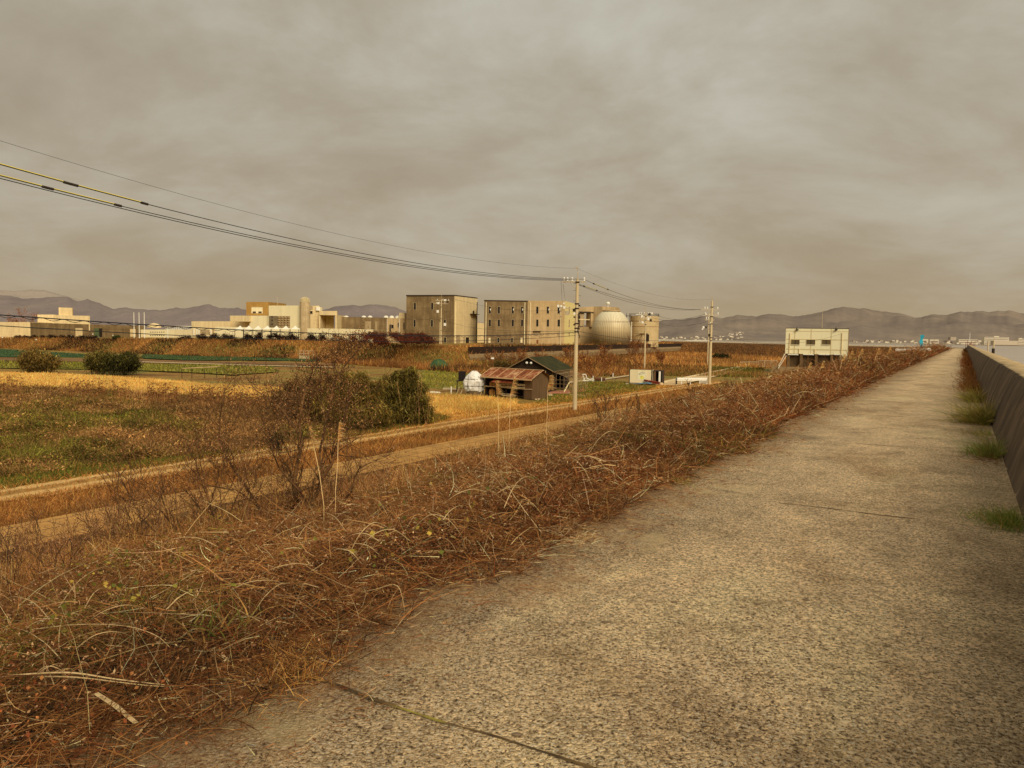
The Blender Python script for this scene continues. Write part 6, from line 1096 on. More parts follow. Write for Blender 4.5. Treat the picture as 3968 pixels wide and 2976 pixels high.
k = 42000; ai = rng.uniform(232, 520, k); s_ = rnd(2.5, 16, k); LX = np.interp(ai, LARC, LINE[:, 0])+np.interp(ai, LARC, LNRM[:, 0])*s_; LY = np.interp(ai, LARC, LINE[:, 1])+np.interp(ai, LARC, LNRM[:, 1])*s_; tt = np.clip((s_-3)/11, 0, 1); zz_ = (ROADZ)*(1-tt)-.15; c = pick([S(120, 84, 44), S(138, 100, 54), S(98, 68, 36)], k)*(.7+.6*vnoise(LX, LY, 12, 63))[:, None]
kk = 16000; ai2 = rng.uniform(110, 236, kk); s2 = rnd(3.6, 20, kk); x2, y2 = XY(s2, ai2)
stuff('embankment_grass', [ribbons(np.stack([LX, LY, zz_], 1), dirs(k, .5, 1., .25), rnd(.4, .9, k)*(.4+.6*sstep(3, 6, s_)), np.full(k, .16), rng.normal(size=(k, 3))*.2, 1, c)], VG, 'dull brown growth covering the distant cross embankment')
# ------------------------------------------------------------------ woody plants
def branch(base_, d, L, r, depth, out, tips, rnd_=random, spread=.6, nseg=4, kids=3, upk=.15, wob=.18, shrink=.62):
    p = np.array(base_, float); d = np.array(d, float); d /= np.linalg.norm(d); sl_ = L/nseg; r0 = r
    for s in range(nseg):
        d = d+np.array([rnd_.gauss(0, wob), rnd_.gauss(0, wob), rnd_.gauss(0, wob)+upk*.3]); d /= np.linalg.norm(d); q = p+d*sl_; r1 = r*(1-(s+1)/nseg*.6); out.append((p, q, r0, r1, depth)); p = q; r0 = r1
        if depth > 0 and s >= (1 if nseg > 2 else 0):
            for k in range(kids if s == nseg-1 else max(1, kids-1)):
                dd = d+np.array([rnd_.gauss(0, spread), rnd_.gauss(0, spread), rnd_.gauss(0, spread*.7)+upk]); branch(p, dd, L*shrink*rnd_.uniform(.7, 1.15), r1*.62, depth-1, out, tips, rnd_, spread, max(2, nseg-1), kids, upk, wob, shrink)
    tips.append(p)
def woody(t, segs, tips, bark, name_t='trunk', leafn=0, leafpal=None, leafsz=(.02, .04), leafname='crown', spread=.12, rmin=.004, split=None):
    P0 = np.array([s[0] for s in segs]); P1 = np.array([s[1] for s in segs]); R0 = np.maximum(rmin, [s[2] for s in segs]); R1 = np.maximum(rmin*.8, [s[3] for s in segs]); dep = np.array([s[4] for s in segs]); mx_ = dep.max()
    big = dep >= max(1, mx_-1)
    for m_, nm, n_ in ((big, name_t, 7), (~big, 'twigs', 3)):
        if m_.any(): V, F, C = tubes(P0[m_], P1[m_], R0[m_], R1[m_], n_, pick(bark, m_.sum(), .15)); fastmesh(nm, V, F, BK, t, colors=C)
    if leafn:
        cand = (P0+P1)[dep <= 1]/2 if (dep <= 1).any() else P1; k = rng.integers(0, len(cand), leafn); V, F, C = leaves(cand[k]+rng.normal(size=(leafn, 3))*spread, rnd(*leafsz, leafn), pick(leafpal, leafn, .25), .5); fastmesh(leafname, V, F, VL, t, colors=C)
bk_d = [S(72, 52, 30), S(96, 70, 42), S(56, 40, 24)]; bk_l = [S(120, 92, 56), S(140, 110, 70)]; lf_b = [S(96, 62, 34), S(124, 84, 48), S(150, 108, 66), S(80, 48, 26)]
# main bare bush-tree before the bamboo
random.seed(21); dT = 11.6; limbs = [
 [(1030, 2260, 0, .05), (1100, 2160, 0, .05), (1136, 2060, 0, .042), (1150, 1950, .1, .036), (1152, 1800, .1, .03), (1160, 1640, .2, .022), (1186, 1500, .2, .014), (1215, 1420, .2, .008)],
 [(1100, 2160, 0, .042), (1190, 2085, -.1, .04), (1200, 1960, -.1, .034), (1252, 1850, -.2, .03), (1310, 1720, -.3, .02), (1338, 1600, -.3, .012), (1350, 1500, -.3, .007)],
 [(1190, 2085, -.1, .028), (1290, 2010, -.3, .02), (1365, 1900, -.4, .014), (1400, 1800, -.5, .008)],
 [(1158, 1680, .2, .02), (1095, 1590, .3, .016), (1030, 1535, .4, .012), (965, 1478, .4, .007)],
 [(1120, 2150, 0, .03), (1010, 1980, .4, .024), (900, 1810, .6, .02), (850, 1712, .7, .015), (852, 1610, .7, .01), (872, 1500, .7, .006)],
 [(1250, 1850, -.1, .02), (1262, 1640, 0, .015), (1290, 1500, .1, .011), (1350, 1400, .1, .008), (1392, 1310, .1, .004)],
 [(1262, 1640, 0, .012), (1240, 1480, 0, .009), (1225, 1380, 0, .005)], [(1290, 1500, .1, .009), (1300, 1400, .1, .007), (1312, 1300, .1, .004)],
 [(1200, 1960, 0, .018), (1120, 1860, -.5, .013), (1060, 1760, -.7, .009), (1040, 1660, -.8, .005)], [(1090, 2170, 0, .02), (950, 2110, -.5, .014), (820, 2030, -.8, .01), (720, 1900, -1., .006)], [(1000, 1965, .4, .014), (920, 1900, .2, .01), (800, 1880, 0, .007), (720, 1800, 0, .004)]]
g0 = P(1060, 2230, dT); t = thing('bare_tree', 'spindly many stemmed bare tree with sparse brown leaves in front of the bamboo', 'tree', (g0[0], g0[1], float(gz(g0[0], g0[1])))); segs, tips = [], []
for li, lb in enumerate(limbs):
    pts = [P(a, b_, dT+o) for a, b_, o, r in lb]; rs = [r for *_, r in lb]
    if li == 0: gp = P(1000, 2300, dT); segs.append((np.array((gp[0], gp[1], float(gz(gp[0], gp[1]))-.1)), pts[0], .06, .052, 5))
    for a in range(len(pts)-1):
        mid_ = (pts[a]+pts[a+1])/2+rng.normal(size=3)*.025; segs.append((pts[a], mid_, rs[a], (rs[a]+rs[a+1])/2, 5)); segs.append((mid_, pts[a+1], (rs[a]+rs[a+1])/2, rs[a+1], 5))
        if a >= 1 or li > 2:
            for k in range(8):
                f_ = random.random(); b0 = pts[a]*(1-f_)+pts[a+1]*f_; dd = unit(pts[a+1]-pts[a])*.6+rng.normal(size=3)*.75+np.array([0, 0, .35]); branch(b0, dd, random.uniform(.3, .62)*(.35 if b0[2] > 5.4 else .7 if b0[2] > 4.9 else 1.), max(.0035, rs[a]*.35), 2, segs, tips, spread=.55, nseg=3, kids=2, wob=.16, shrink=.7)
woody(t, segs, tips, bk_d, leafn=15000, leafpal=lf_b+[S(168, 128, 86)], leafsz=(.014, .034), rmin=.0026, spread=.07)
# saplings and bare bushes in the thicket
def sapling(label, px, py, d, h, seed, stems=3, leafn=500, bark=bk_d, lean=0., kids=2, depth=3, leafpal=lf_b, name='bare_shrub', cat='shrub', spread=.42, group=None, rmin=None, lsz=(.014, .03), wide=.35):
    q = P(px, py, d); z = float(gz(q[0], q[1])); t = thing(name, label, cat, (q[0], q[1], z), group); R_ = random.Random(seed); segs, tips = [], []
    for k in range(stems):
        dd = (R_.gauss(lean, wide), R_.gauss(0, wide), 1); branch((q[0]+R_.gauss(0, .06*h), q[1]+R_.gauss(0, .06*h), z-.05), dd, h*R_.uniform(.42, .6), h*.011, depth, segs, tips, R_, spread, 4, kids, .18, .13, .58)
    woody(t, segs, tips, bark, 'stem', leafn=leafn, leafpal=leafpal, rmin=rmin or (.0022+.00018*d), leafsz=lsz, leafname='leaves', spread=.05*h); return t
sapling('bare shrub with dark stems nearest the left edge above the drain', 40, 2260, 13, 1.7, 1, 3, 900); sapling('tall leafless sapling with straight dark stem rising over the track at the far left', 270, 2150, 15, 2.6, 2, 1, 220, kids=1); sapling('bare twiggy sapling standing in front of the pale drain slabs', 420, 2130, 14, 2.3, 3, 2, 350); sapling('leaning thin sapling between the left saplings and the main bare tree', 560, 2180, 12, 2.2, 4, 2, 320, lean=.25); sapling('bushy bare shrub with pinkish seed heads left of the main bare tree', 800, 2200, 11.5, 2.3, 5, 5, 3200, depth=3)
sapling('purplish seed laden dock like shrub standing at the left edge of the thicket', 110, 2420, 8.5, 1.35, 6, 4, 3000, wide=.2, leafpal=[S(110, 76, 56), S(140, 104, 80), S(84, 54, 36)], lsz=(.01, .022)); sapling('open bare bush growing from the thicket right of the nearest pole', 2370, 1700, 25, 2.0, 7, 6, 900, wide=.5); sapling('small bare bush in the thicket below the truck box', 2560, 1640, 30, 1.6, 8, 5, 500, wide=.5); sapling('dark bare bush at the thicket crest below the canal pole', 2700, 1580, 38, 1.8, 9, 6, 600, wide=.5); sapling('bare bush poking above the thicket before the canal water', 2830, 1530, 42, 1.6, 10, 5, 300, wide=.45); sapling('low green brown bush in the verge between the pole and the truck box', 2600, 1590, 45, 1.5, 12, 6, 1500, leafpal=ol_g, lsz=(.04, .09), wide=.6)
for k, (px, py, d, h, lb) in enumerate(((150, 2190, 14, 1.5, 'dense low twiggy shrub between the left edge and the tall sapling'), (340, 2230, 13, 1.3, 'low twiggy shrub in front of the left drain slabs'), (500, 2200, 12.5, 1.5, 'twiggy shrub just left of the bleached curling leaf'), (670, 2230, 12, 1.5, 'twiggy shrub between the two leaning saplings'), (930, 2240, 11.5, 1.7, 'dense twiggy shrub at the left foot of the main bare tree'), (1260, 2120, 12, 1.3, 'twiggy shrub at the right foot of the main bare tree'), (1420, 2020, 14, 1.1, 'small twiggy shrub right of the upright pale plume'), (1750, 1840, 19, .9, 'small bare shrub at the thicket crest before the drain'), (700, 1960, 17, 1.6, 'thin pinkish shrub over the turf strip left of the bare tree'))):
    sapling(lb, px, py, d, h, 50+k, 6, 2200, kids=2, depth=3, leafpal=lf_b+[S(160, 124, 90)], wide=.55, lsz=(.012, .026), bark=[S(110, 80, 48), S(84, 60, 36), S(134, 102, 66)])
for k, (px, py, d, h, st_, sd_, lb) in enumerate(((2295, 1452, 118, 5.2, 6, 30, 'round bare shrub tree on the dry slope right of the nearest pole'), (2340, 1400, 150, 4.5, 6, 31, 'smaller bare shrub below the egg shaped tank'), (2480, 1415, 160, 6.5, 8, 32, 'wide reddish bare thicket tree behind the switchgear pole'), (2215, 1350, 178, 4.5, 6, 33, 'bare tree breaking the dark wall left of the egg shaped tank'), (1530, 1300, 60, 0, 0, 0, ''), (2010, 1375, 150, 4.2, 6, 34, 'bare scrub bush in front of the dark wall above the barn'), (1930, 1370, 150, 3.8, 6, 35, 'bare scrub bush before the left end of the dark wall'), (2100, 1385, 145, 4., 6, 36, 'bare scrub bush between dark wall and barn roof'), (2560, 1400, 170, 3.6, 6, 37, 'low bare bush right of the reddish bare tree'))):
    if h: sapling(lb, px, py, d, h, sd_, st_, 900, depth=3, kids=2, name='bare_shrub_tree', cat='shrub tree', rmin=.03, bark=[S(90, 54, 28), S(112, 70, 38), S(70, 44, 24)], leafpal=tw_red+or_g, lsz=(.12, .26), wide=.55)
for px, py, h, sd_, lb in ((112, 1262, 8.5, 40, 'reddish leafless tree behind the left building, taller of two'), (36, 1262, 6.5, 41, 'reddish leafless tree at the left edge, shorter of two')): sapling(lb, px, py, 292, h*1.2, sd_, 4, 700, depth=3, kids=2, name='leafless_tree', cat='tree', rmin=.05, bark=[S(118, 84, 62), S(132, 98, 74)], leafpal=[S(124, 88, 66), S(136, 100, 78)], lsz=(.3, .6), wide=.4)
# leafy clumps: bamboo, bushes, hedges
def clump(name, label, cat, px, py, d, blobs, nleaf, lsz, pal, asp=.2, droop=-.5, culm=0, culmpal=bk_l, group=None, per=90, crown='crown', dark=.35, zfix=None):
    """blobs: (dx, dz, rx, rz, ry) in metres about the foot"""
    q = P(px, py, d); z = float(gz(q[0], q[1])) if zfix is None else zfix; t = thing(name, label, cat, (q[0], q[1], z), group); nc = max(8, nleaf//per); B = np.array([(b_[0], b_[1], b_[2], b_[3], b_[4]) for b_ in blobs]); w_ = B[:, 2]*B[:, 3]; k = rng.choice(len(B), nc, p=w_/w_.sum())
    s_ = unit(rng.normal(size=(nc, 3)))*(rng.random(nc)**.45)[:, None]; cc = np.stack([B[k, 0]+s_[:, 0]*B[k, 2], s_[:, 1]*B[k, 4], np.maximum(.15, B[k, 1]+s_[:, 2]*B[k, 3])], 1); shade_ = np.clip(.62+.45*s_[:, 2]+rng.normal(size=nc)*.2, dark, 1.45)  # undersides darkened: shade painted into the leaf colours
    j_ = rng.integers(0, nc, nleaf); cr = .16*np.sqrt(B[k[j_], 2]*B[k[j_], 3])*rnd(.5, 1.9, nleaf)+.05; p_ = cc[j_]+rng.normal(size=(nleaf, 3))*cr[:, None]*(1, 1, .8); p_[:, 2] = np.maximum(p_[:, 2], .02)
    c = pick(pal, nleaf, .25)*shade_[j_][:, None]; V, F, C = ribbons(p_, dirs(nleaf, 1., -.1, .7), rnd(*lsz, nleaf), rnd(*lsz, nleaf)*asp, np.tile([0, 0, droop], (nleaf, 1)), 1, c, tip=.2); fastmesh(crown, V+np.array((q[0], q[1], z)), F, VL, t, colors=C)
    if culm:
        P0 = np.stack([rnd(B[:, 0].min()-.1, B[:, 0].max()+.1, culm), rnd(-.8, .3, culm), np.full(culm, -.05)], 1); P1 = P0+np.stack([rng.normal(size=culm)*.35, rng.normal(size=culm)*.3, rnd(.5, .85, culm)*(B[:, 1]+B[:, 3]).max()], 1); V, F, C = tubes(P0, P1, np.full(culm, .022), np.full(culm, .012), 5, pick(culmpal, culm)); fastmesh('stems', V+np.array((q[0], q[1], z)), F, BK, t, colors=C)
    return t
bam = [S(88, 82, 28), S(116, 104, 40), S(64, 58, 20), S(144, 126, 58), S(104, 92, 36)]
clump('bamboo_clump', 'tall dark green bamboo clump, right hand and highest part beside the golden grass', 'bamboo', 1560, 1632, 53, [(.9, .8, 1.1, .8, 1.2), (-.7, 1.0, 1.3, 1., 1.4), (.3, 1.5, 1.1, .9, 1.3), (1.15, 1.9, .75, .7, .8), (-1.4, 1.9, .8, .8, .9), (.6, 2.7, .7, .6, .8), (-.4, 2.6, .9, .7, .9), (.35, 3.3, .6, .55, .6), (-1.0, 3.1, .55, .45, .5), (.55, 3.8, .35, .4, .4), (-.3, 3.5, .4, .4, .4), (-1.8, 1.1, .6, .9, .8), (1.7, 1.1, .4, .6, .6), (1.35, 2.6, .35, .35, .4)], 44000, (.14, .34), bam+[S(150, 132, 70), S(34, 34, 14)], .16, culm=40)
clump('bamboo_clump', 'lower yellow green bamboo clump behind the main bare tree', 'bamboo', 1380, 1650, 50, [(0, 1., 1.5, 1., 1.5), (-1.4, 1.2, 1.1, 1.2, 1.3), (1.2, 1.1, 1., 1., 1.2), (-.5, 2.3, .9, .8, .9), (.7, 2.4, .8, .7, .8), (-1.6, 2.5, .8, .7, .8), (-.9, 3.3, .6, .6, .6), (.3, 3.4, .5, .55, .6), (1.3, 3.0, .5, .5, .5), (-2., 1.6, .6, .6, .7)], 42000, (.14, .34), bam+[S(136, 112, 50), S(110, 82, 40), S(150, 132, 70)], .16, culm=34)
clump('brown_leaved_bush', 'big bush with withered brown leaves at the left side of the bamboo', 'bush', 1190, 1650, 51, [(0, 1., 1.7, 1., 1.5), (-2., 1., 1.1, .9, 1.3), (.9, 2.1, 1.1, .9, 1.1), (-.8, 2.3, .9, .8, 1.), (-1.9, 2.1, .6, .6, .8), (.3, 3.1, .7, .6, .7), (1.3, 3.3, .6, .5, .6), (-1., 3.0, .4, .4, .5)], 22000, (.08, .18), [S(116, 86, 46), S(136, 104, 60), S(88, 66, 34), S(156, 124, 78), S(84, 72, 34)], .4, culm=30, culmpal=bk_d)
clump('ivy_clump', 'small dark ivy like evergreen sprig behind the upper left limb of the bare tree', 'bush', 1070, 1500, 40, [(0, .6, .22, .5, .2), (-.15, .1, .2, .4, .2)], 900, (.08, .16), [S(34, 42, 16), S(48, 56, 22)], .5)
clump('field_bush', 'olive green rounded bush before the emerald strip at the far left', 'bush', 150, 1441, 108, [(0, 1.8, 2.6, 1.5, 1.5), (-1.5, 1.3, 1.4, 1.2, 1.2), (1.5, 1.6, 1.4, 1.4, 1.2)], 11000, (.2, .45), [S(104, 86, 38), S(126, 104, 50), S(82, 70, 30), S(140, 118, 60)], .3, culm=16, culmpal=bk_d)
clump('field_bush', 'yellowish left part of the twin bush behind the golden strip', 'bush', 385, 1436, 109, [(0, 1.8, 1.8, 1.5, 1.3)], 5000, (.2, .45), [S(92, 86, 36), S(116, 104, 48), S(72, 66, 28)], .3, culm=10, culmpal=bk_d)
clump('field_bush', 'dark evergreen bush, right and densest of the bushes behind the golden strip', 'bush', 470, 1437, 108, [(0, 1.7, 2.3, 1.4, 1.4), (1.1, 1.9, 1.5, 1.2, 1.2)], 9500, (.2, .45), [S(60, 60, 24), S(84, 80, 34), S(42, 42, 18)], .3, culm=10, culmpal=bk_d)
clump('wind_bent_pine', 'dark flattened evergreen bush among the reeds right of the canal pole', 'bush', 2792, 1370, 230, [(0, 1.2, 2.6, .8, 1.2), (1.8, .7, 1.8, .4, 1.), (-2., 1.0, 1.4, .4, 1.)], 2500, (.4, .8), [S(44, 44, 20), S(62, 58, 28)], .3)
clump('reed_bush', 'low dark bush at the dry field edge left of the barn', 'bush', 1955, 1420, 128, [(0, 1.2, 2., 1.2, 1.2)], 3500, (.2, .4), [S(76, 64, 30), S(92, 76, 36)], .3)
hedges = [(72, 1308, 10), (100, 1310, 14), (130, 1310, 13), (172, 1308, 17), (208, 1306, 22), (243, 1310, 18), (272, 1305, 13), (325, 1306, 24), (362, 1308, 22), (457, 1306, 14), (722, 1308, 26), (786, 1300, 18), (842, 1301, 26), (885, 1299, 30), (962, 1296, 18), (1005, 1302, 20), (1055, 1297, 22), (1092, 1303, 28), (1135, 1303, 28), (1205, 1302, 26), (1245, 1300, 30), (1312, 1304, 28), (1372, 1293, 34), (1420, 1305, 24), (1470, 1300, 26)]
ordn = 'first second third fourth fifth sixth seventh eighth ninth tenth eleventh twelfth thirteenth fourteenth fifteenth sixteenth seventeenth eighteenth nineteenth twentieth'.split()+['twenty '+s for s in ('first', 'second', 'third', 'fourth', 'fifth')]
for k, (x, y, r_) in enumerate(hedges):
    d = float(de(np.array([x]))[0])+2; s_ = d/FPX; q = P(x, y, d); redd = x > 1340; zt = float(tz(q[0], q[1])); rz_ = max(.9, (q[2]-zt)/1.+.4)
    clump('clipped_shrub', ('reddish' if redd else 'greenish' if x == 457 else 'blackish brown')+' clipped shrub on the plant bank, %s shrub from the left end' % ordn[k], 'shrub', x, y+12, d, [(0, rz_*.5, r_*s_*1.15, rz_*.75, 1.2)], 1500, (.2, .42), [S(88, 40, 30), S(66, 34, 24), S(110, 50, 36)] if redd else ([S(56, 64, 26), S(70, 76, 34)] if x == 457 else [S(40, 26, 18), S(58, 38, 24), S(30, 20, 14)]), .4, group='clipped shrubs along the plant bank', zfix=zt-.1)
for k, (x0, x1, nm) in enumerate(((1425, 1490, 'leftmost'), (1510, 1575, 'second'), (1575, 1622, 'third'), (1618, 1668, 'rightmost'))):
    t = thing('sloping_hedge', nm+' of the dark red clipped hedges slanting down the planted mound', 'hedge', P(x0, 1310, 160), 'slanting hedges on the planted mound'); n_ = 2600; f_ = rng.random(n_); a = P(x0+10, 1293+4*(k > 1), 168); c_ = P(x1, 1328, 154); p_ = a+(c_-a)*f_[:, None]+rng.normal(size=(n_, 3))*(.7, .8, .28); p_[:, 2] = np.maximum(p_[:, 2], tz(p_[:, 0], p_[:, 1])+.05)
    V, F, C = ribbons(p_, dirs(n_, 1., .3, .7), rnd(.2, .4, n_), rnd(.1, .2, n_), np.zeros((n_, 3)), 1, pick([S(70, 34, 20), S(96, 46, 26), S(50, 32, 18)], n_)); fastmesh('foliage', V, F, VL, t, colors=C)
# ------------------------------------------------------------------ plumes, tufts, canes
def plume(label, x0, y0, x1, y1, xb, yb, d, seed, n_=260, group='dry pampas plumes'):
    """plume from photo point (x0,y0) top to (x1,y1) neck, stem to (xb,yb)"""
    a = P(x0, y0, d); c = P(x1, y1, d); f_ = P(xb, yb, d-.3); g_ = float(gz(f_[0], f_[1])); t = thing('pampas_plume', label, 'pampas grass', (f_[0], f_[1], g_), group)
    MB().path([(f_[0], f_[1], g_-.05), tuple(f_), tuple((f_+c)/2+np.array((.01, 0, .02))), tuple(c), tuple((a+c)/2)], .0035+.0001*d, 5).build('stem', noisy('straw stem', [S(160, 124, 72), S(186, 150, 96)], 5.), t)
    f = rng.random(n_); b_ = c+(a-c)*f[:, None]; Lp = np.linalg.norm(a-c); V, F, C = ribbons(b_, unit((a-c)/Lp+rng.normal(size=(n_, 3))*.28+np.array([.28, 0, .1])), rnd(.25, .5, n_)*Lp*(1-.4*f), np.full(n_, .008+.0008*d), np.tile([.5, 0, -.7], (n_, 1)), 3, pick([S(222, 176, 108), S(204, 154, 86), S(236, 200, 140)], n_)); fastmesh('plume_head', V, F, VG, t, colors=C)
plume('drooping golden plume leaning against the barn corner', 2132, 1458, 2122, 1515, 2118, 1650, 17, 1, 420); plume('golden plume hanging before the hay bales of the open shed', 1922, 1478, 1928, 1535, 1932, 1640, 16, 2, 300); plume('slim brown plume in front of the middle of the open shed', 1992, 1468, 1978, 1530, 1974, 1640, 17, 3, 160)
plume('narrow straw plume left of the bare tree fork', 1198, 1655, 1215, 1725, 1255, 1960, 9, 4, 130); plume('upright pale plume at the right edge of the bare tree', 1315, 1640, 1310, 1715, 1300, 1900, 10, 5, 130); plume('brownish plume standing behind the bare tree trunk', 1125, 1645, 1127, 1705, 1130, 1900, 12, 6, 120)
for k, (x, y, dd_) in enumerate(((3330, 1352, 38), (3262, 1375, 33), (3395, 1350, 46), (3180, 1400, 30), (3130, 1405, 31), (3440, 1344, 60), (3290, 1362, 40))): plume(('feathery golden reed head above the thicket right of the pump station', 'tall reed head in front of the pump station corner pier', 'highest reed head between pump station and blue banner', 'curled reed head before the dark sluice wall', 'leftmost reed head before the sluice gates', 'reed head nearest the half buried guard rail', 'leaning reed head just right of the pump station wall')[k], x+10, y, x, y+26, x-8, y+60, dd_, 10+k, 110, 'reed heads near the pump station')
def tuft(label, x, y, n_, L0, L1, w, pal, spread=.12, lean=(-.3, 0), dz=0., cat='grass tuft', up=.9, along=None):
    q = G(x, y, ROADZ+.02); t = thing('grass_tuft', label, cat, q, 'grass tufts along the foot of the sea wall' if x > 3600 else None); b_ = q+rng.normal(size=(n_, 3))*(spread, spread*1.6, 0)
    if x > 3600: u_, v_ = UV(q[0], q[1]); uu = -.5+np.abs(rng.normal(size=n_))*min(.24, spread*1.2)+max(0, u_-.1)*.3; vv_ = v_+rng.normal(size=n_)*(along or spread*1.3); xx, yy = XY(uu, vv_); b_ = np.stack([xx, yy, np.full(n_, q[2])], 1)
    V, F, C = ribbons(b_, dirs(n_, .6, up, .3)+np.array([lean[0], lean[1], 0]), rnd(L0, L1, n_), np.full(n_, w), np.stack([rnd(-.3, .1, n_), rnd(-.3, .1, n_), rnd(-.5, -.1, n_)], 1), 4, pick(pal, n_)); return fastmesh('blades', V, F, VL, t, colors=C)
lg = [S(112, 112, 44), S(144, 134, 64), S(88, 92, 36), S(176, 150, 92)]; bg = [S(100, 120, 48), S(78, 100, 36), S(124, 134, 62), S(140, 120, 66)]; br_ = [S(110, 74, 36), S(136, 98, 52), S(90, 58, 28)]
tuft('large long bladed tuft of yellow green grass at the wall foot', 3850, 1640, 1100, .35, .85, .008, lg, .16, (-.35, -.2)); tuft('narrower upright yellow green tuft just beyond the largest one', 3838, 1560, 600, .35, .7, .008, lg, .16, (-.25, 0)); tuft('bright green soft tuft below the second wall joint', 3895, 1770, 800, .2, .5, .005, bg, .13, (-.1, 0)); tuft('nearest bright green tuft cut by the right edge of the photo', 3935, 2030, 800, .1, .27, .004, bg, .13, (-.1, 0)); tuft('thin sparse green weeds between the two green tufts', 3880, 1690, 200, .1, .3, .005, bg+lg, .2)
tuft('flattened dead stems lying before the second green tuft', 3870, 1785, 120, .15, .3, .005, br_, .2, (-.6, -.2), up=.05)
tuft('brown bushy weed clump against the wall, nearest brown one', 3785, 1505, 1800, .2, .45, .010, br_, .3, (-.1, 0), along=2.2); tuft('brown bushy weed clump further along the wall', 3762, 1452, 1800, .2, .5, .014, br_, .3, (-.1, 0), along=5.); tuft('reddish weeds in the angle of wall and road near the bend', 3748, 1405, 1500, .3, .6, .025, br_+tw_red, .3, (0, 0), along=9.); tuft('last brown weeds at the wall foot before the barrier', 3742, 1378, 500, .3, .6, .04, br_, .3, (0, 0), along=18); tuft('dark dead bracken hanging at the barrier end of the wall', 3745, 1362, 400, .3, .6, .06, tw_dark+br_, .3, (0, 0), along=30)
tuft('small green tuft sprouting at the road edge joint', 2625, 1868, 130, .06, .16, .004, lg, .1, (0, 0)); tuft('dry straw coloured tuft at the end of the mossy joint', 1140, 2600, 500, .05, .16, .003, gold_g, .1, (0, 0)); tuft('curled pile of pale straw lying on the road edge', 2215, 2075, 140, .12, .3, .005, tw_pale, .09, (.4, 0), up=.05); tuft('green iris like blades with yellow tips in the dead brambles', 880, 2440, 40, .16, .32, .009, [S(78, 82, 32), S(100, 96, 42), S(140, 112, 60)], .07, (0, .2))
# broad leaved creeper patches
def onthick(px, py):
    d = 1.5
    for _ in range(260):
        q = P(px, py, d); u, v = UV(q[0], q[1]); hh = float(bankz(u, v)+TH_(u, np.float64(v))) if u > 2.9 else ROADZ
        if q[2] <= hh: return q
        d *= 1.012
    return q
n_ = 420; px = np.concatenate([rnd(0, 520, 200), rnd(300, 900, 70), rnd(1100, 1700, 90), rnd(1650, 2100, 60)]); py = np.concatenate([rnd(2140, 2460, 200), rnd(2080, 2330, 70), rnd(1950, 2200, 90), rnd(1820, 2050, 60)]); pp_ = np.array([onthick(a, b_) for a, b_ in zip(px, py)])+rng.normal(size=(n_, 3))*(.05, .05, .03)+np.array([0, 0, .05]); keep = vnoise(px, py, 90, 70) > .42; pp_ = pp_[keep]
V, F, C = leaves(pp_, rnd(.025, .05, len(pp_)), pick([S(104, 102, 40), S(136, 122, 50), S(84, 88, 36), S(150, 130, 56), S(74, 76, 32)], len(pp_)), .9); tag(fastmesh('creeper_leaves', V, F, VL, colors=C), 'broad yellow green creeper leaves scattered over the dead brambles', kind='stuff')
n_ = 110; px = rnd(0, 800, n_); py = rnd(2450, 2950, n_); pp_ = np.array([onthick(a, b_) for a, b_ in zip(px, py)])+rng.normal(size=(n_, 3))*.03+np.array([0, 0, .04]); V, F, C = leaves(pp_, rnd(.012, .024, n_), pick([S(136, 78, 44), S(112, 58, 32), S(150, 100, 56)], n_), .8); tag(fastmesh('orange_leaves', V, F, VL, colors=C), 'small orange red leaves scattered low in the dead brambles', kind='stuff')
# arching canes
strawm = noisy('bleached cane', [S(136, 108, 66), S(176, 146, 98)], 8., detail=4)
def cane(label, pts, r, group=None, name='dead_cane', mat=None, lift=.06):
    """pts: photo points along the cane; ends rest on the thicket, middle arches"""
    e0 = onthick(*pts[0]); e1 = onthick(*pts[-1]); d0, d1 = e0[1], e1[1]; m_ = len(pts); W_ = []
    for k, (a, b_) in enumerate(pts): W_.append(P(a, b_, d0+(d1-d0)*k/(m_-1)-.12*math.sin(PI*k/(m_-1)))+np.array((0, 0, lift*(k in (0, m_-1))*0)))
    W_ = np.array(W_); tt = np.linspace(0, m_-1, 16); out = [];
    for q_ in tt:
        k = min(m_-2, int(q_)); f_ = q_-k; p0, p1, p2, p3 = W_[max(0, k-1)], W_[k], W_[k+1], W_[min(m_-1, k+2)]; out.append(.5*((2*p1)+(-p0+p2)*f_+(2*p0-5*p1+4*p2-p3)*f_*f_+(-p0+3*p1-3*p2+p3)*f_**3))
    t = thing(name, label, 'cane', out[8], group); mb = MB()
    for k in range(15): mb.tube(out[k], out[k+1], r*(1-.045*k), r*(1-.045*(k+1)), 5, cap=False)
    mb.build('stalk', mat or strawm, t); return t
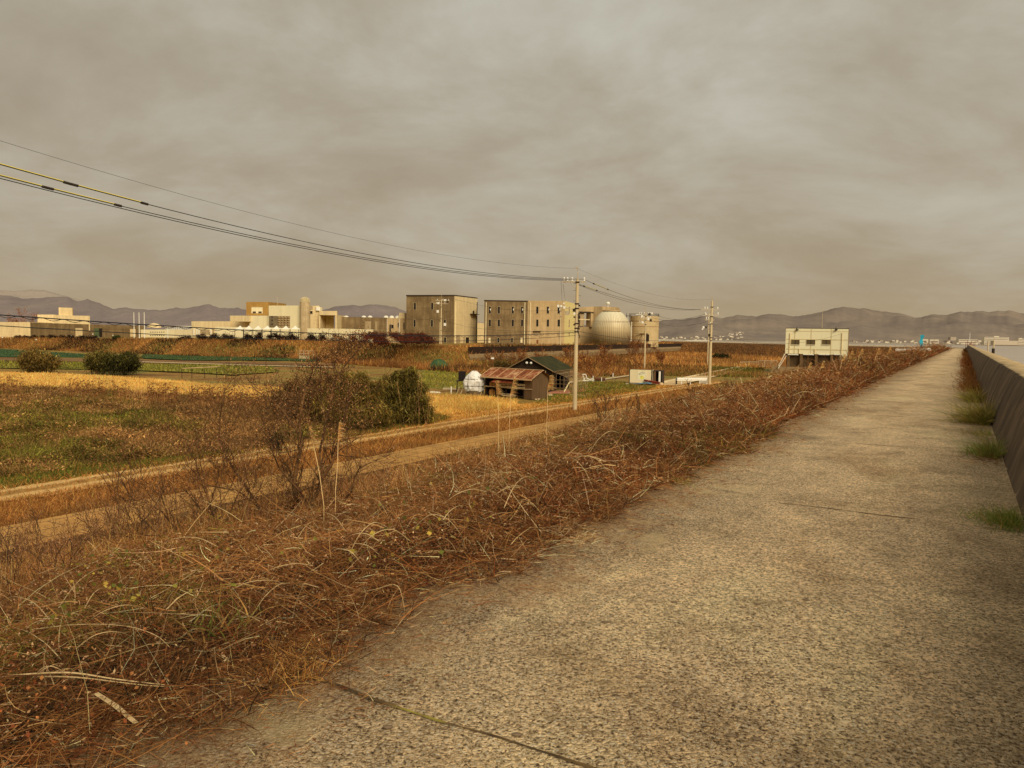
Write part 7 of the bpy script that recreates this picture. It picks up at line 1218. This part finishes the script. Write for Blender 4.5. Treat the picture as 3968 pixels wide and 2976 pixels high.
CA = [('long grey cane arching low across the bottom left brambles', [(120, 2440), (300, 2420), (480, 2425), (600, 2460), (660, 2510)], .0036), ('thick pale double cane lying across the lower left edge', [(0, 2622), (250, 2606), (450, 2632), (690, 2660)], .006), ('second cane of the pale pair at the lower left edge', [(130, 2622), (300, 2625), (560, 2655), (700, 2662)], .0045),
 ('bleached reed leaf arching down above the drain slabs', [(575, 2030), (640, 2050), (690, 2120), (755, 2190)], .006), ('long white cane sweeping through the middle brambles, longest one', [(1890, 1815), (1980, 1840), (2060, 1900), (2140, 2000)], .006), ('white cane looping over the brambles right of the drain', [(2120, 1740), (2300, 1728), (2440, 1750), (2520, 1810)], .007), ('arched cane falling toward the road at the thicket middle', [(1480, 2000), (1600, 1990), (1680, 2060), (1720, 2170)], .005), ('thin bowed cane in the centre of the thicket', [(1690, 1880), (1800, 1830), (1900, 1840), (1960, 1905)], .005),
 ('flat arched cane before the drain at centre', [(2000, 1730), (2090, 1705), (2200, 1700), (2290, 1705)], .006), ('bowed cane nearest the canal pole', [(3053, 1541), (3111, 1518), (3150, 1525), (3179, 1553)], .009), ('forked stem running down to the road edge', [(2330, 1850), (2400, 1900), (2430, 1945), (2450, 1965)], .005), ('long slanting stalk crossing over the truck box', [(2180, 1780), (2290, 1680), (2400, 1570), (2520, 1470)], .007), ('slanting stalk parallel and right of the longest slanting stalk', [(2270, 1800), (2380, 1700), (2480, 1610), (2610, 1520)], .007), ('slanting stalk ending below the guard rail', [(2640, 1640), (2680, 1590), (2740, 1545), (2800, 1490)], .008),
 ('short upright stalk left of the nearest pole foot', [(2122, 1690), (2126, 1650), (2130, 1615), (2134, 1588)], .006), ('short upright stalk right of the nearest pole foot', [(2250, 1670), (2256, 1640), (2262, 1612), (2270, 1585)], .006), ('tall thin straight stalk crossing the track left of the bare tree', [(1020, 1960), (1050, 1850), (1085, 1720), (1120, 1590)], .0035), ('straight pale stalk standing over the track at left', [(600, 2120), (608, 2000), (614, 1880), (622, 1780)], .004), ('pale stalk leaning right beside the straight stalk', [(660, 2010), (700, 1930), (730, 1870), (750, 1800)], .004), ('leaning stalk crossing the left shrub', [(0, 2090), (50, 2050), (90, 2010), (120, 1980)], .004), ('pale grass leaf curling over the bramble left of centre', [(740, 2060), (800, 2020), (880, 2010), (960, 2005)], .004), ('dry cane trailing on to the concrete above the mossy joint', [(1370, 2300), (1450, 2285), (1540, 2270), (1570, 2380)], .004), ('bent stalk resting at the road edge in the lower left', [(640, 2620), (700, 2680), (760, 2560), (800, 2500)], .0035)]
for lb, pts, r in CA: cane(lb, pts, r)
rr_ = random.Random(77)
for k in range(46):
    x = rr_.uniform(60, 2500); yc = np.interp(x, [0, 1000, 2000, 2600, 3000], [2500, 2200, 1850, 1700, 1560]); y = yc+rr_.uniform(-190, 190)*(1-.00022*x); L_ = rr_.uniform(90, 260)*(1.2-.00022*x); a = rr_.uniform(-.7, .7); s_ = rr_.choice((-1, 1)); bw = rr_.uniform(.1, .4)*L_
    cane('thin pale dead cane curving out of the bramble thicket', [(x, y), (x+s_*L_*.33*math.cos(a), y-L_*.33*math.sin(a)-bw*.8), (x+s_*L_*.7*math.cos(a), y-L_*.7*math.sin(a)-bw*.7), (x+s_*L_*math.cos(a), y-L_*math.sin(a)+bw*.1)], .0028+.0000011*x, 'thin pale canes in the thicket')
def chip(label, x0, y0, x1, y1, w_, name='reed_fragment', z=.03, group=None):
    w_ *= .6
    a = onthick(x0, y0)+np.array((0, 0, z)); c = onthick(x1, y1)+np.array((0, 0, z)); t = thing(name, label, 'stalk', a, group); d_ = c-a; s1 = unit(np.cross(d_, (0, 0, 1)))*w_; m_ = (a+c)/2+np.array((0, 0, w_*.8)); mb = MB(); mb.poly([a-s1, a+s1, m_+s1*1.1, m_-s1*1.1]); mb.poly([m_-s1*1.1, m_+s1*1.1, c+s1*.9, c-s1*.9]); mb.build('stalk', strawm, t)
chip('thick split piece of pale bamboo lying in the lower left', 372, 2712, 528, 2830, .018); chip('broad straw leaf beside the split bamboo piece', 530, 2880, 610, 2790, .009); chip('pale reed leaf stretching toward the road below the split bamboo', 600, 2838, 770, 2775, .007); chip('pale bent stalk standing at the road edge left of the joint', 1040, 2670, 1100, 2560, .006); chip('short pale stalk leaning beside the bent stalk', 990, 2630, 1010, 2690, .005); chip('pale reed leaf at the very edge of the concrete', 1515, 2480, 1600, 2370, .004); chip('curved pale reed lying on the concrete, upper one', 2010, 2095, 2040, 2150, .006); chip('pale reed lying beside the curled straw pile', 1720, 2145, 1840, 2165, .007); chip('lone dry stalk lying out on the bare road', 2095, 2540, 2140, 2630, .004, z=.02)
rr_ = random.Random(5)
for k in range(14):
    x = rr_.uniform(1500, 3300); y = rr_.uniform(2250, 2900); q = G(x, y, ROADZ+.022); u_, v_ = UV(q[0], q[1])
    if u_ < 2.1 and u_ > -.4: t = thing('flat_pebble', 'small dark flat stone set in the concrete road surface', 'stone', q, 'dark flat stones in the road'); MB().lathe((0, 0, -.004), [(.013, 0), (.016, .006), (.006, .009)], 7, 1.4, .9).build('stone', noisy('dark pebble', [S(84, 66, 44), S(104, 84, 60)], 20.), t, local=True)
